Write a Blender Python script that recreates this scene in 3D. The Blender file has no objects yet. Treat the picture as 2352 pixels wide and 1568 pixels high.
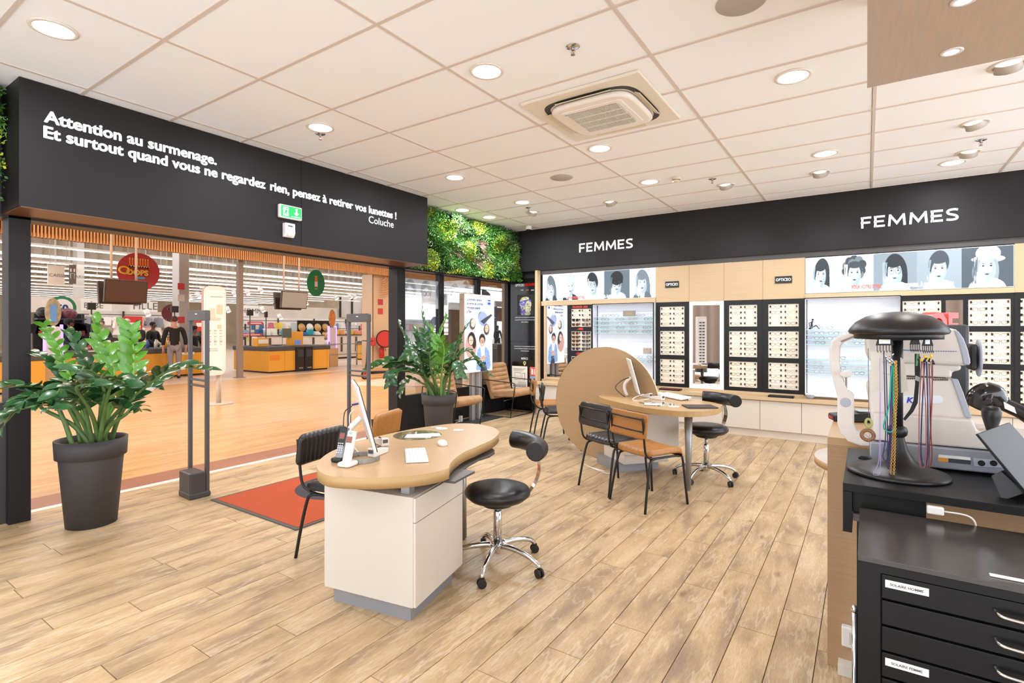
import bpy, bmesh, math, random
from math import sin, cos, pi, radians as R
from mathutils import Vector as V, Matrix as M4, Euler
import numpy as np
random.seed(7)
S = bpy.context.scene
COL = S.collection
# ------------------------------------------------------------ camera, world, exposure, big lights
FPX, HOR, YAW, CAMH = 1212.0, 754.45, 0.5915, 1.45
HC = CAMH + 1.7314          # ceiling height
cam = bpy.data.cameras.new('camera'); camo = bpy.data.objects.new('camera', cam); COL.objects.link(camo)
camo.location = (0, 0, CAMH); camo.rotation_euler = (pi/2, 0, YAW)
cam.sensor_width = 36; cam.lens = FPX/2352*36; cam.shift_y = (HOR-784)/2352
cam.clip_start = .05; cam.clip_end = 300
S.camera = camo
S.view_settings.view_transform = 'Standard'; S.view_settings.look = 'None'
S.view_settings.gamma = 1; S.view_settings.use_curve_mapping = False
S.view_settings.exposure = 0.0
w = bpy.data.worlds.new('world'); S.world = w; w.use_nodes = True
bg = w.node_tree.nodes['Background']; bg.inputs[0].default_value = (.90, .965, 1.05, 1); bg.inputs[1].default_value = 4.1
def area(name, loc, sx, sy, power, col=(1, .9, .8), shape='RECTANGLE', rot=(0, 0, 0), spread=180):
    l = bpy.data.lights.new(name, 'AREA'); l.shape = shape; l.size = sx
    if shape in ('RECTANGLE', 'ELLIPSE'): l.size_y = sy
    l.energy = power; l.color = col; l.spread = R(spread)
    o = bpy.data.objects.new(name, l); COL.objects.link(o); o.location = loc; o.rotation_euler = rot
    return o
for i, (x, y) in enumerate([(-11.5, 2), (-11.5, 9), (-11.5, 16), (-8.0, 2), (-8.0, 9), (-8.0, 16)]):
    area('mall_light', (x, y, 4.2), .9, 4, 170, (1, .93, .84))
for x in (-19.5, -25, -33):
    for y in (0, 10, 20): area('market_light', (x, y, 5.35), .5, 9, 260, (.98, .98, 1))

# ------------------------------------------------------------ helpers
cY, sY = cos(YAW), sin(YAW)
def ray(u, v):
    r = (u-1176)/FPX; return V((-sY+r*cY, cY+r*sY, (HOR-v)/FPX))
def G(u, v, x=None, y=None, z=None):
    d = ray(u, v)
    t = x/d.x if x is not None else y/d.y if y is not None else (z-CAMH)/d.z
    return V((0, 0, CAMH)) + d*t
def lin(c):
    if isinstance(c, str): c = [int(c[i:i+2], 16)/255 for i in (0, 2, 4)]
    return tuple((x/12.92 if x <= .04045 else ((x+.055)/1.055)**2.4) for x in c)
MATS = {}
def mat(name, color='cccccc', rough=.5, metal=0, spec=.5, emit=0, var=0, bump=0, scale=20, stretch=(1, 1, 1), coat=0, vcol=None, color2=None, trans=0, alpha=1, objrand=0, emcol=None):
    if name in MATS: return MATS[name]
    m = bpy.data.materials.new(name); m.use_nodes = True; nt = m.node_tree; b = nt.nodes['Principled BSDF']
    c = lin(color); b.inputs['Base Color'].default_value = (*c, 1); b.inputs['Roughness'].default_value = rough
    b.inputs['Metallic'].default_value = metal; b.inputs['Specular IOR Level'].default_value = spec
    b.inputs['Coat Weight'].default_value = coat; b.inputs['Transmission Weight'].default_value = trans
    b.inputs['Alpha'].default_value = alpha
    if emit:
        b.inputs['Emission Color'].default_value = (*lin(emcol or color), 1); b.inputs['Emission Strength'].default_value = emit
    if vcol:
        a = nt.nodes.new('ShaderNodeVertexColor'); a.layer_name = 'Col'
        nt.links.new(a.outputs[0], b.inputs['Base Color'])
        if emit: nt.links.new(a.outputs[0], b.inputs['Emission Color'])
    if var or bump or color2:
        tc = nt.nodes.new('ShaderNodeTexCoord'); mp = nt.nodes.new('ShaderNodeMapping'); mp.inputs['Scale'].default_value = stretch
        n = nt.nodes.new('ShaderNodeTexNoise'); n.inputs['Scale'].default_value = scale; n.inputs['Detail'].default_value = 5
        nt.links.new(tc.outputs['Object'], mp.inputs[0]); nt.links.new(mp.outputs[0], n.inputs['Vector'])
        if var or color2:
            r = nt.nodes.new('ShaderNodeValToRGB'); r.color_ramp.elements[0].position = .3; r.color_ramp.elements[1].position = .7
            c2 = lin(color2) if color2 else tuple(min(1, x*(1+var)) for x in c)
            c1 = c if color2 else tuple(x*(1-var) for x in c)
            r.color_ramp.elements[0].color = (*c1, 1); r.color_ramp.elements[1].color = (*c2, 1)
            nt.links.new(n.outputs[0], r.inputs[0]); nt.links.new(r.outputs[0], b.inputs['Base Color'])
        if bump:
            bp = nt.nodes.new('ShaderNodeBump'); bp.inputs['Strength'].default_value = bump; bp.inputs['Distance'].default_value = .002
            nt.links.new(n.outputs[0], bp.inputs['Height']); nt.links.new(bp.outputs[0], b.inputs['Normal'])
    if objrand:
        oi = nt.nodes.new('ShaderNodeObjectInfo'); hv = nt.nodes.new('ShaderNodeHueSaturation'); mr = nt.nodes.new('ShaderNodeMapRange')
        mr.inputs['To Min'].default_value = 1-objrand; mr.inputs['To Max'].default_value = 1+objrand
        nt.links.new(oi.outputs['Random'], mr.inputs[0]); nt.links.new(mr.outputs[0], hv.inputs['Value'])
        src = b.inputs['Base Color'].links[0].from_socket if b.inputs['Base Color'].links else None
        if src: nt.links.new(src, hv.inputs['Color'])
        else: hv.inputs['Color'].default_value = (*c, 1)
        nt.links.new(hv.outputs[0], b.inputs['Base Color'])
    MATS[name] = m; return m
def glassmat(name, tint=(1, 1, 1), refl=.08):
    if name in MATS: return MATS[name]
    m = bpy.data.materials.new(name); m.use_nodes = True; nt = m.node_tree; nt.nodes.clear()
    o = nt.nodes.new('ShaderNodeOutputMaterial'); mx = nt.nodes.new('ShaderNodeMixShader'); t = nt.nodes.new('ShaderNodeBsdfTransparent'); g = nt.nodes.new('ShaderNodeBsdfGlossy')
    lw = nt.nodes.new('ShaderNodeLayerWeight'); lw.inputs[0].default_value = .35
    ma = nt.nodes.new('ShaderNodeMath'); ma.operation = 'MULTIPLY_ADD'; ma.inputs[1].default_value = .6; ma.inputs[2].default_value = refl
    nt.links.new(lw.outputs['Fresnel'], ma.inputs[0]); nt.links.new(ma.outputs[0], mx.inputs[0])
    t.inputs[0].default_value = (*tint, 1); g.inputs['Roughness'].default_value = .02
    nt.links.new(t.outputs[0], mx.inputs[1]); nt.links.new(g.outputs[0], mx.inputs[2]); nt.links.new(mx.outputs[0], o.inputs[0])
    MATS[name] = m; return m

def tag(o, label=None, cat=None, group=None, kind=None):
    if label: o['label'] = label
    if cat: o['category'] = cat
    if group: o['group'] = group
    if kind: o['kind'] = kind
    return o
def thing(name, label, cat, loc=(0, 0, 0), rz=0, group=None):
    o = bpy.data.objects.new(name, None); COL.objects.link(o); o.empty_display_size = .1
    o.location = loc; o.rotation_euler = (0, 0, rz); return tag(o, label, cat, group)
def copy_tree(o, parent=None):
    c = o.copy(); COL.objects.link(c)
    if parent is not None: c.parent = parent
    for ch in KIDS.get(o.name, []): copy_tree2(ch, c)
    return c
KIDS = {}
def copy_tree2(o, p):
    c = o.copy(); COL.objects.link(c); c.parent = p
    KIDS.setdefault(p.name, []).append(c)
    for ch in KIDS.get(o.name, []): copy_tree2(ch, c)
class MB:
    def __init__(s): s.v = []; s.f = []; s.m = []; s.cur = 0; s.sm = []
    def add(s, vs, fs, sm=False):
        n = len(s.v); s.v += [tuple(a) for a in vs]; s.f += [tuple(i+n for i in f) for f in fs]
        s.m += [s.cur]*len(fs); s.sm += [sm]*len(fs); return s
    def box(s, c, d, rz=0, mtx=None):
        x, y, z = [q/2 for q in d]; c = V(c); vs = []
        rot = M4.Rotation(rz, 3, 'Z') if rz else None
        for a in (-x, x):
            for b in (-y, y):
                for e in (-z, z):
                    p = V((a, b, e))
                    if rot: p = rot @ p
                    if mtx: p = mtx @ p
                    vs.append(p+c)
        return s.add(vs, [(0, 1, 3, 2), (4, 6, 7, 5), (0, 4, 5, 1), (2, 3, 7, 6), (0, 2, 6, 4), (1, 5, 7, 3)])
    def bb(s, x0, x1, y0, y1, z0, z1): return s.box(((x0+x1)/2, (y0+y1)/2, (z0+z1)/2), (abs(x1-x0), abs(y1-y0), abs(z1-z0)))
    def tube(s, pts, r, n=8, closed=False, caps=True):
        pts = [V(p) for p in pts]; rs = r if isinstance(r, (list, tuple)) else [r]*len(pts); L = len(pts); vs = []
        up = None
        for i, p in enumerate(pts):
            a = pts[i-1] if (i > 0 or closed) else p; b = pts[(i+1) % L] if (i < L-1 or closed) else p
            t = (b-a).normalized() if (b-a).length > 1e-9 else V((0, 0, 1))
            if up is None:
                up = V((0, 0, 1)) if abs(t.z) < .9 else V((1, 0, 0))
            x = up - t*up.dot(t)
            if x.length < 1e-5: x = t.orthogonal()
            x.normalize(); y = t.cross(x); up = x
            for k in range(n):
                an = 2*pi*k/n; vs.append(p + (x*cos(an)+y*sin(an))*rs[i])
        fs = []
        for i in range(L if closed else L-1):
            j = (i+1) % L
            for k in range(n): fs.append((i*n+k, i*n+(k+1) % n, j*n+(k+1) % n, j*n+k))
        s.add(vs, fs, True)
        if caps and not closed:
            m = len(s.v)-len(vs); s.f += [tuple(m+k for k in range(n))[::-1], tuple(m+(L-1)*n+k for k in range(n))]; s.m += [s.cur]*2; s.sm += [False]*2
        return s
    def cyl(s, a, b, r, r2=None, n=16): return s.tube([a, b], [r, r if r2 is None else r2], n)
    def lathe(s, prof, c=(0, 0, 0), n=24, sx=1, sy=1, caps=True, smooth=True):
        vs = []; c = V(c)
        for r, z in prof:
            for k in range(n):
                an = 2*pi*k/n; vs.append(c+V((cos(an)*r*sx, sin(an)*r*sy, z)))
        fs = []
        for i in range(len(prof)-1):
            for k in range(n): fs.append((i*n+k, i*n+(k+1) % n, (i+1)*n+(k+1) % n, (i+1)*n+k))
        s.add(vs, fs, smooth)
        if caps:
            m = len(s.v)-len(vs); L = len(prof)
            s.f += [tuple(m+k for k in range(n))[::-1], tuple(m+(L-1)*n+k for k in range(n))]; s.m += [s.cur]*2; s.sm += [False]*2
        return s
    def prism(s, pts, vec, smooth=False):
        pts = [V(p) for p in pts]; vec = V(vec); n = len(pts)
        nrm = V((0, 0, 0))
        for i in range(n): nrm += pts[i].cross(pts[(i+1) % n])
        if nrm.dot(vec) < 0: pts = pts[::-1]
        vs = pts + [p+vec for p in pts]
        s.add(vs, [tuple(range(n))[::-1], tuple(range(n, 2*n))])
        s.f += [(i+len(s.v)-2*n, (i+1) % n+len(s.v)-2*n, (i+1) % n+n+len(s.v)-2*n, i+n+len(s.v)-2*n) for i in range(n)]
        s.m += [s.cur]*n; s.sm += [smooth]*n; return s
    def pz(s, pts, z0, z1, smooth=False): return s.prism([(p[0], p[1], z0) for p in pts], (0, 0, z1-z0), smooth)
    def ell(s, c, r, n=12, m=8, mtx=None):
        c = V(c); vs = []; r = r if isinstance(r, (tuple, list)) else (r, r, r)
        for i in range(m+1):
            a = pi*i/m
            for k in range(n):
                b = 2*pi*k/n; p = V((sin(a)*cos(b)*r[0], sin(a)*sin(b)*r[1], -cos(a)*r[2]))
                if mtx: p = mtx @ p
                vs.append(c+p)
        return s.add(vs, [(i*n+k, i*n+(k+1) % n, (i+1)*n+(k+1) % n, (i+1)*n+k) for i in range(m) for k in range(n)], True)
    def build(s, name, mats, parent=None, at=(0, 0, 0), bevel=0, seg=2, link=True):
        me = bpy.data.meshes.new(name); at = V(at)
        me.from_pydata([V(v)-at for v in s.v] if at.length else s.v, [], s.f)
        mats = mats if isinstance(mats, (list, tuple)) else [mats]
        for m in mats: me.materials.append(m)
        me.polygons.foreach_set('material_index', s.m); me.polygons.foreach_set('use_smooth', s.sm)
        me.update()
        o = bpy.data.objects.new(name, me); COL.objects.link(o)
        if parent is not None:
            o.parent = parent; KIDS.setdefault(parent.name, []).append(o)
        else: o.location = at
        if bevel:
            b = o.modifiers.new('b', 'BEVEL'); b.width = bevel; b.segments = seg; b.limit_method = 'ANGLE'; b.angle_limit = R(40)
        return o
def rrect(w, h, r, n=5, cx=0, cy=0):
    out = []
    for sx, sy, a0 in ((1, 1, 0), (-1, 1, 90), (-1, -1, 180), (1, -1, 270)):
        for k in range(n+1):
            a = R(a0+90*k/n); out.append((cx+sx*(w/2-r)+cos(a)*r, cy+sy*(h/2-r)+sin(a)*r))
    return out
def arcpts(c, r, a0, a1, n, ax=0, ay=1):
    out = []
    for k in range(n+1):
        a = R(a0+(a1-a0)*k/n); p = list(c); p[ax] += cos(a)*r; p[ay] += sin(a)*r; out.append(V(p))
    return out
def smoothpath(pts, n=6):
    pts = [V(p) for p in pts]; out = []
    P = [pts[0]*2-pts[1]]+pts+[pts[-1]*2-pts[-2]]
    for i in range(1, len(P)-2):
        for k in range(n):
            t = k/n; a, b, c, d = P[i-1:i+3]
            out.append(.5*((2*b)+(c-a)*t+(2*a-5*b+4*c-d)*t*t+(3*b-a-3*c+d)*t**3))
    out.append(pts[-1]); return out
def text_mesh(name, body, size, mtl, mtx, parent, bold=0, ext=.002, align='LEFT', xs=1, shear=0):
    cu = bpy.data.curves.new(name, 'FONT'); cu.body = body; cu.size = size; cu.extrude = ext; cu.offset = bold; cu.align_x = align; cu.shear = shear; cu.resolution_u = 3
    t = bpy.data.objects.new(name, cu); COL.objects.link(t)
    bpy.context.view_layer.update()
    me = bpy.data.meshes.new_from_object(t.evaluated_get(bpy.context.evaluated_depsgraph_get()))
    bpy.data.objects.remove(t); me.materials.clear(); me.materials.append(mtl)
    me.transform(mtx @ M4.Diagonal((xs, 1, 1, 1))); me.name = name
    o = bpy.data.objects.new(name, me); COL.objects.link(o)
    if parent is not None: o.parent = parent; KIDS.setdefault(parent.name, []).append(o)
    return o
def frame(o, ux, uy):       # matrix with local x->ux, y->uy at origin o
    ux = V(ux).normalized(); uy = V(uy).normalized(); uz = ux.cross(uy)
    m = M4((ux, uy, uz)).transposed().to_4x4(); m.translation = V(o); return m
# flat prints: a grid of quads coloured by a small numpy painter
class Paint:
    def __init__(s, w, h, bgc): s.a = np.zeros((h, w, 3)); s.a[:] = lin(bgc); s.w, s.h = w, h; s.X, s.Y = np.meshgrid((np.arange(w)+.5)/w, 1-(np.arange(h)+.5)/h)
    def put(s, mask, c): mask = np.clip(mask, 0, 1)[..., None]; s.a = s.a*(1-mask)+np.array(lin(c))*mask
    def ell(s, cx, cy, rx, ry, c, rot=0, asp=None):
        x, y = s.X-cx, s.Y-cy
        if rot:
            k = (s.h/s.w); y2 = y*k; a = R(rot); x, y2 = x*cos(a)+y2*sin(a), -x*sin(a)+y2*cos(a); y = y2/k
        d = 1-np.sqrt((x/rx)**2+(y/ry)**2); s.put(d*min(rx*s.w, ry*s.h)+.5, c)
    def rect(s, x0, y0, x1, y1, c): s.put(((s.X >= x0) & (s.X <= x1) & (s.Y >= y0) & (s.Y <= y1)).astype(float), c)
    def poly(s, pts, c):
        ins = np.zeros(s.X.shape, bool); n = len(pts)
        for i in range(n):
            (x1, y1), (x2, y2) = pts[i], pts[(i+1) % n]
            if y1 == y2: continue
            ins ^= ((s.Y < y1) != (s.Y < y2)) & (s.X < (x2-x1)*(s.Y-y1)/(y2-y1)+x1)
        s.put(ins.astype(float), c)
    def ring(s, cx, cy, rx, ry, t, c):
        d = np.abs(1-np.sqrt(((s.X-cx)/rx)**2+((s.Y-cy)/ry)**2)); s.put((t-d)*rx*s.w+.6, c)
    def line(s, x0, y0, x1, y1, t, c):
        k = s.h/s.w; ax, ay, bx, by = x0, y0*k, x1, y1*k; px, py = s.X, s.Y*k
        L = max(1e-9, (bx-ax)**2+(by-ay)**2); tt = np.clip(((px-ax)*(bx-ax)+(py-ay)*(by-ay))/L, 0, 1)
        d = np.hypot(px-ax-tt*(bx-ax), py-ay-tt*(by-ay)); s.put((t-d)*s.w+.5, c)
    def build(s, name, o, ux, uy, wd, ht, mtl, parent, at=(0, 0, 0)):
        o, ux, uy = V(o)-V(at), V(ux), V(uy); W, H = s.w, s.h
        gx, gy = np.meshgrid(np.arange(W+1)/W*wd, (1-np.arange(H+1)/H)*ht)
        co = (np.array(o)[None, None]+gx[..., None]*np.array(ux)+gy[..., None]*np.array(uy)).reshape(-1, 3)
        i = np.arange(W)[None, :]+np.arange(H)[:, None]*(W+1)
        q = np.stack([i, i+W+1, i+W+2, i+1], -1).reshape(-1, 4)
        me = bpy.data.meshes.new(name); me.vertices.add(len(co)); me.vertices.foreach_set('co', co.ravel())
        me.loops.add(q.size); me.loops.foreach_set('vertex_index', q.ravel()); me.polygons.add(len(q)); me.polygons.foreach_set('loop_start', np.arange(len(q))*4)
        me.update(calc_edges=True)
        ca = me.color_attributes.new('Col', 'FLOAT_COLOR', 'CORNER'); c = np.ones((len(q), 4, 4)); c[..., :3] = s.a.reshape(-1, 1, 3); ca.data.foreach_set('color', c.ravel())
        me.materials.append(mtl); ob = bpy.data.objects.new(name, me); COL.objects.link(ob)
        if parent is not None: ob.parent = parent; KIDS.setdefault(parent.name, []).append(ob)
        return ob
BLK = mat('black_laminate', '1f1c1d', .55, spec=.3)
BLKM = mat('black_metal', '141414', .4, spec=.4)
WOODL = mat('light_oak_laminate', 'c6aa84', .45, var=.05, scale=6, stretch=(.4, .4, 14))
WHITE = mat('white_laminate', 'd2c7ba', .35)
CHROME = mat('chrome', 'd8d8d8', .12, metal=1)
STEEL = mat('brushed_steel', 'a8a6a4', .35, metal=1)
SATIN = mat('satin_grey_metal', '9b9a9a', .4, metal=.6)
BPLAS = mat('black_plastic', '1a1a1b', .4)
GPLAS = mat('grey_plastic', '55504e', .5)
WPLAS = mat('white_plastic', 'ebe6e0', .35)
PAPER = mat('paper', 'f4f0ea', .7)
LETTER = mat('white_lettering', 'ffffff', .6, emit=.12)
# ------------------------------------------------------------ floor
def plankmat():
    m = bpy.data.materials.new('oak_plank'); m.use_nodes = True; nt = m.node_tree; b = nt.nodes['Principled BSDF']; N = nt.nodes.new; L = nt.links.new
    tc = N('ShaderNodeTexCoord'); oi = N('ShaderNodeObjectInfo'); add = N('ShaderNodeVectorMath'); add.operation = 'ADD'
    sc = N('ShaderNodeVectorMath'); sc.operation = 'SCALE'; sc.inputs[3].default_value = 37
    cmb = N('ShaderNodeCombineXYZ'); L(oi.outputs['Random'], cmb.inputs[0]); L(oi.outputs['Random'], cmb.inputs[2]); L(cmb.outputs[0], sc.inputs[0])
    L(tc.outputs['Object'], add.inputs[0]); L(sc.outputs[0], add.inputs[1])
    def noise(scale, st, det=4, dist=0):
        mp = N('ShaderNodeMapping'); mp.inputs['Scale'].default_value = st; L(add.outputs[0], mp.inputs[0])
        n = N('ShaderNodeTexNoise'); n.inputs['Scale'].default_value = scale; n.inputs['Detail'].default_value = det; n.inputs['Distortion'].default_value = dist
        L(mp.outputs[0], n.inputs['Vector']); return n
    n1 = noise(2.6, (3.4, .9, 1), 7, .35); n2 = noise(46, (7, .55, 1), 5, .8); n3 = noise(1.2, (4, 1.6, 1), 2)
    r1 = N('ShaderNodeValToRGB'); e = r1.color_ramp; e.elements[0].position = .28; e.elements[0].color = (*lin('9a8066'), 1); e.elements[1].position = .72; e.elements[1].color = (*lin('d0b48c'), 1)
    k = e.elements.new(.43); k.color = (*lin('b4976f'), 1); k = e.elements.new(.54); k.color = (*lin('c5a67a'), 1)
    L(n1.outputs[0], r1.inputs[0])
    r2 = N('ShaderNodeValToRGB'); r2.color_ramp.elements[0].position = .35; r2.color_ramp.elements[0].color = (.84, .80, .75, 1); r2.color_ramp.elements[1].position = .65; r2.color_ramp.elements[1].color = (1.08, 1.08, 1.06, 1)
    L(n2.outputs[0], r2.inputs[0])
    mx = N('ShaderNodeMixRGB'); mx.blend_type = 'MULTIPLY'; mx.inputs[0].default_value = 1; L(r1.outputs[0], mx.inputs[1]); L(r2.outputs[0], mx.inputs[2])
    # dark knots
    vo = N('ShaderNodeTexVoronoi'); vo.inputs['Scale'].default_value = 2.6; mp = N('ShaderNodeMapping'); mp.inputs['Scale'].default_value = (2.2, .9, 1); L(add.outputs[0], mp.inputs[0]); L(mp.outputs[0], vo.inputs['Vector'])
    r3 = N('ShaderNodeValToRGB'); r3.color_ramp.elements[0].position = .01; r3.color_ramp.elements[0].color = (.35, .28, .24, 1); r3.color_ramp.elements[1].position = .14; r3.color_ramp.elements[1].color = (1, 1, 1, 1); L(vo.outputs['Distance'], r3.inputs[0])
    m2 = N('ShaderNodeMixRGB'); m2.blend_type = 'MULTIPLY'; m2.inputs[0].default_value = .8; L(mx.outputs[0], m2.inputs[1]); L(r3.outputs[0], m2.inputs[2])
    # pale cerused grain arcs
    wv = N('ShaderNodeTexWave'); wv.wave_type = 'RINGS'; wv.inputs['Scale'].default_value = 7; wv.inputs['Distortion'].default_value = 9; wv.inputs['Detail'].default_value = 3; wv.inputs['Detail Scale'].default_value = 1.6
    mp2 = N('ShaderNodeMapping'); mp2.inputs['Scale'].default_value = (2.4, .35, 1); L(add.outputs[0], mp2.inputs[0]); L(mp2.outputs[0], wv.inputs['Vector'])
    r4 = N('ShaderNodeValToRGB'); r4.color_ramp.elements[0].position = .86; r4.color_ramp.elements[0].color = (0, 0, 0, 1); r4.color_ramp.elements[1].position = 1; r4.color_ramp.elements[1].color = (.55, .55, .55, 1); L(wv.outputs[0], r4.inputs[0])
    mk = N('ShaderNodeMath'); mk.operation = 'MULTIPLY'; L(r4.outputs[0], mk.inputs[0]); L(n3.outputs[0], mk.inputs[1])
    m3 = N('ShaderNodeMixRGB'); L(mk.outputs[0], m3.inputs[0]); L(m2.outputs[0], m3.inputs[1]); m3.inputs[2].default_value = (*lin('e6d3b6'), 1)
    hv = N('ShaderNodeHueSaturation'); mr = N('ShaderNodeMapRange'); mr.inputs['To Min'].default_value = .84; mr.inputs['To Max'].default_value = 1.0; hv.inputs['Saturation'].default_value = .94; L(oi.outputs['Random'], mr.inputs[0]); L(mr.outputs[0], hv.inputs['Value']); L(m3.outputs[0], hv.inputs['Color'])
    L(hv.outputs[0], b.inputs['Base Color']); b.inputs['Roughness'].default_value = .42; b.inputs['Specular IOR Level'].default_value = .35
    bp = N('ShaderNodeBump'); bp.inputs['Strength'].default_value = .15; bp.inputs['Distance'].default_value = .002; L(n2.outputs[0], bp.inputs['Height']); L(bp.outputs[0], b.inputs['Normal'])
    return m
PLANK = plankmat()
fl = MB().bb(-5.47, 8, -8, 8.1, -.06, -.006).build('floor', mat('plank_joint', '6b503a', .8)); tag(fl, 'oak plank floor of the optician shop', kind='structure')
pw, pl = .1705, 1.24
pm = MB(); g = .0011
pm.add([(g, g, -.006), (pw-g, g, -.006), (pw-g, pl-g, -.006), (g, pl-g, -.006), (g+.0012, g+.0012, 0), (pw-g-.0012, g+.0012, 0), (pw-g-.0012, pl-g-.0012, 0), (g+.0012, pl-g-.0012, 0)],
       [(4, 5, 6, 7), (0, 1, 5, 4), (1, 2, 6, 5), (2, 3, 7, 6), (3, 0, 4, 7)])
pm0 = pm.build('plank', PLANK, fl); first = True
off = {0: .57, 1: .89, 2: .27, 3: .57, -1: 1.2, -2: .85, -3: .54, -4: .22}
PLK = {}
def plank_mesh(ln):
    k = round(ln, 2)
    if k not in PLK:
        me = pm0.data.copy()
        for v in me.vertices:
            if v.co.y > pl/2: v.co.y += ln-pl
        PLK[k] = me
    return PLK[k]
for c in range(-27, 20):
    x = -.867+c*pw
    if x > 2.3: continue
    o0 = off.get(c, (c*.31+.57+random.choice((0, .02, -.3))) % pl)
    y = o0-pl
    ymin = .35 if x < -1 else (1.0 if x < -.1 else 2.5)
    while y < 7.72:
        if y+pl > ymin:
            e = min(y+pl, 7.8); s0 = y
            if not first:
                o = bpy.data.objects.new('plank', plank_mesh(e-s0)); COL.objects.link(o); o.parent = fl
            else: o = pm0; first = False
            o.location = (x, s0, 0)
        y += pl
tag(MB().bb(-5.42, 10, -10, .3, -.055, -.002).bb(3.2, 10, .3, 8.1, -.055, -.002).build('floor_bounce', mat('pale_bounce', 'f6f2ec', .5)), 'unseen pale floor added behind the camera to bounce light onto the ceiling', kind='structure')  # out of view, added pale to bounce world light up at the ceiling
# threshold strips and the mall floor beyond
tag(MB().bb(-5.545, -5.472, -3, 40, -.06, 0).build('trim_1', mat('pale_threshold', 'efe6da', .5)), 'pale threshold strip across the shop entrance', kind='structure')
tag(MB().bb(-5.92, -5.545, -3, 40, -.06, 0).build('trim_2', mat('red_brown_border', '9c6247', .35, var=.12, scale=3, stretch=(2, .6, 1))), 'red brown wooden border strip outside the entrance', kind='structure')
def mallmat():
    m = bpy.data.materials.new('mall_parquet'); m.use_nodes = True; nt = m.node_tree; b = nt.nodes['Principled BSDF']; N = nt.nodes.new; L = nt.links.new
    tc = N('ShaderNodeTexCoord'); mp = N('ShaderNodeMapping'); mp.inputs['Rotation'].default_value = (0, 0, pi/2); L(tc.outputs['Object'], mp.inputs[0])
    br = N('ShaderNodeTexBrick'); br.inputs['Scale'].default_value = 1; br.inputs['Brick Width'].default_value = .9; br.inputs['Row Height'].default_value = .085; br.inputs['Mortar Size'].default_value = .0015
    br.inputs['Color1'].default_value = (*lin('d6a86c'), 1); br.inputs['Color2'].default_value = (*lin('c4935a'), 1); br.inputs['Mortar'].default_value = (*lin('a87a4c'), 1); L(mp.outputs[0], br.inputs['Vector'])
    mp2 = N('ShaderNodeMapping'); mp2.inputs['Scale'].default_value = (6, .5, 1); L(tc.outputs['Object'], mp2.inputs[0])
    n = N('ShaderNodeTexNoise'); n.inputs['Scale'].default_value = 4; L(mp2.outputs[0], n.inputs['Vector'])
    mx = N('ShaderNodeMixRGB'); mx.blend_type = 'OVERLAY'; mx.inputs[0].default_value = .35; L(br.outputs[0], mx.inputs[1]); L(n.outputs[0], mx.inputs[2])
    L(mx.outputs[0], b.inputs['Base Color']); b.inputs['Roughness'].default_value = .3; return m
tag(MB().bb(-15.0, -5.92, -10, 40, -.06, 0).build('floor_mall', mallmat()), 'yellow parquet floor of the shopping mall walkway', kind='structure')
tag(MB().bb(-70, -15.0, -20, 60, -.06, 0.002).build('floor_market', mat('market_vinyl', 'd6c0ac', .3, var=.05, scale=.6)), 'pale floor of the supermarket checkout hall', kind='structure')
tag(MB().pz([(-11.2, 8.9), (-12.6, 14), (-9.0, 14), (-9.4, 9.4)], -.01, .004).build('trim_3', mat('pink_inlay', 'e3c4b0', .35)), 'pale pink inlay patch in the mall parquet', kind='structure')
# ------------------------------------------------------------ ceiling
cb = MB().bb(-5.6, 3.6, -2.3, 8.2, HC+.02, HC+.25).build('ceiling', mat('ceiling_void', '8c7f74', .9)); tag(cb, 'suspended tile ceiling with grid', kind='structure')
TX = [-5.862, -4.68, -3.5, -2.316, -1.133, .05, 1.225, 2.41, 3.59, 4.78, 5.96]
TY = [2.664+.6*j for j in range(-12, 9)]+[7.87]
gb = MB()
for x in TX[:9]: gb.bb(max(x-.012, -5.5), x+.012, -2.3, 7.87, HC-.002, HC+.02)
for y in TY[4:]: gb.bb(-5.5, 3.59, y-.012, y+.012, HC-.003, HC+.019)
gb.build('ceiling_grid', mat('ceiling_bar_shaded', 'dccdc2', .5), cb)  # bars tinted darker to paint in the shadow lines between tiles
TILE = mat('ceiling_tile', 'fcfcfd', .95, bump=.2, scale=160, spec=.1)
hard = {}
tm = None
for i in range(len(TX)-1):
    for j in range(len(TY)-1):
        if TX[i+1] < -5.0 and False: continue
        if TX[i] > 3.5 or TY[j] < -2.2: continue
        if i in (3,) and TY[j] > 3.2 and TY[j] < 4.0 : pass
        x0, x1, y0, y1 = TX[i]+.012, TX[i+1]-.012, TY[j]+.012, TY[j+1]-.012
        if x0 < -5.5: x0 = -5.5
        k = (round(x1-x0, 2), round(y1-y0, 2))
        if k not in hard:
            w2, h2 = x1-x0, y1-y0; q = MB().box((w2/2, h2/2, .008), (w2, h2, .012)); hard[k] = q.build('ceiling_tile', TILE, cb); o = hard[k]
        else:
            o = bpy.data.objects.new('ceiling_tile', hard[k].data); COL.objects.link(o); o.parent = cb
        o.location = (x0, y0, HC+random.choice((0, .0006, .001)))

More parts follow.
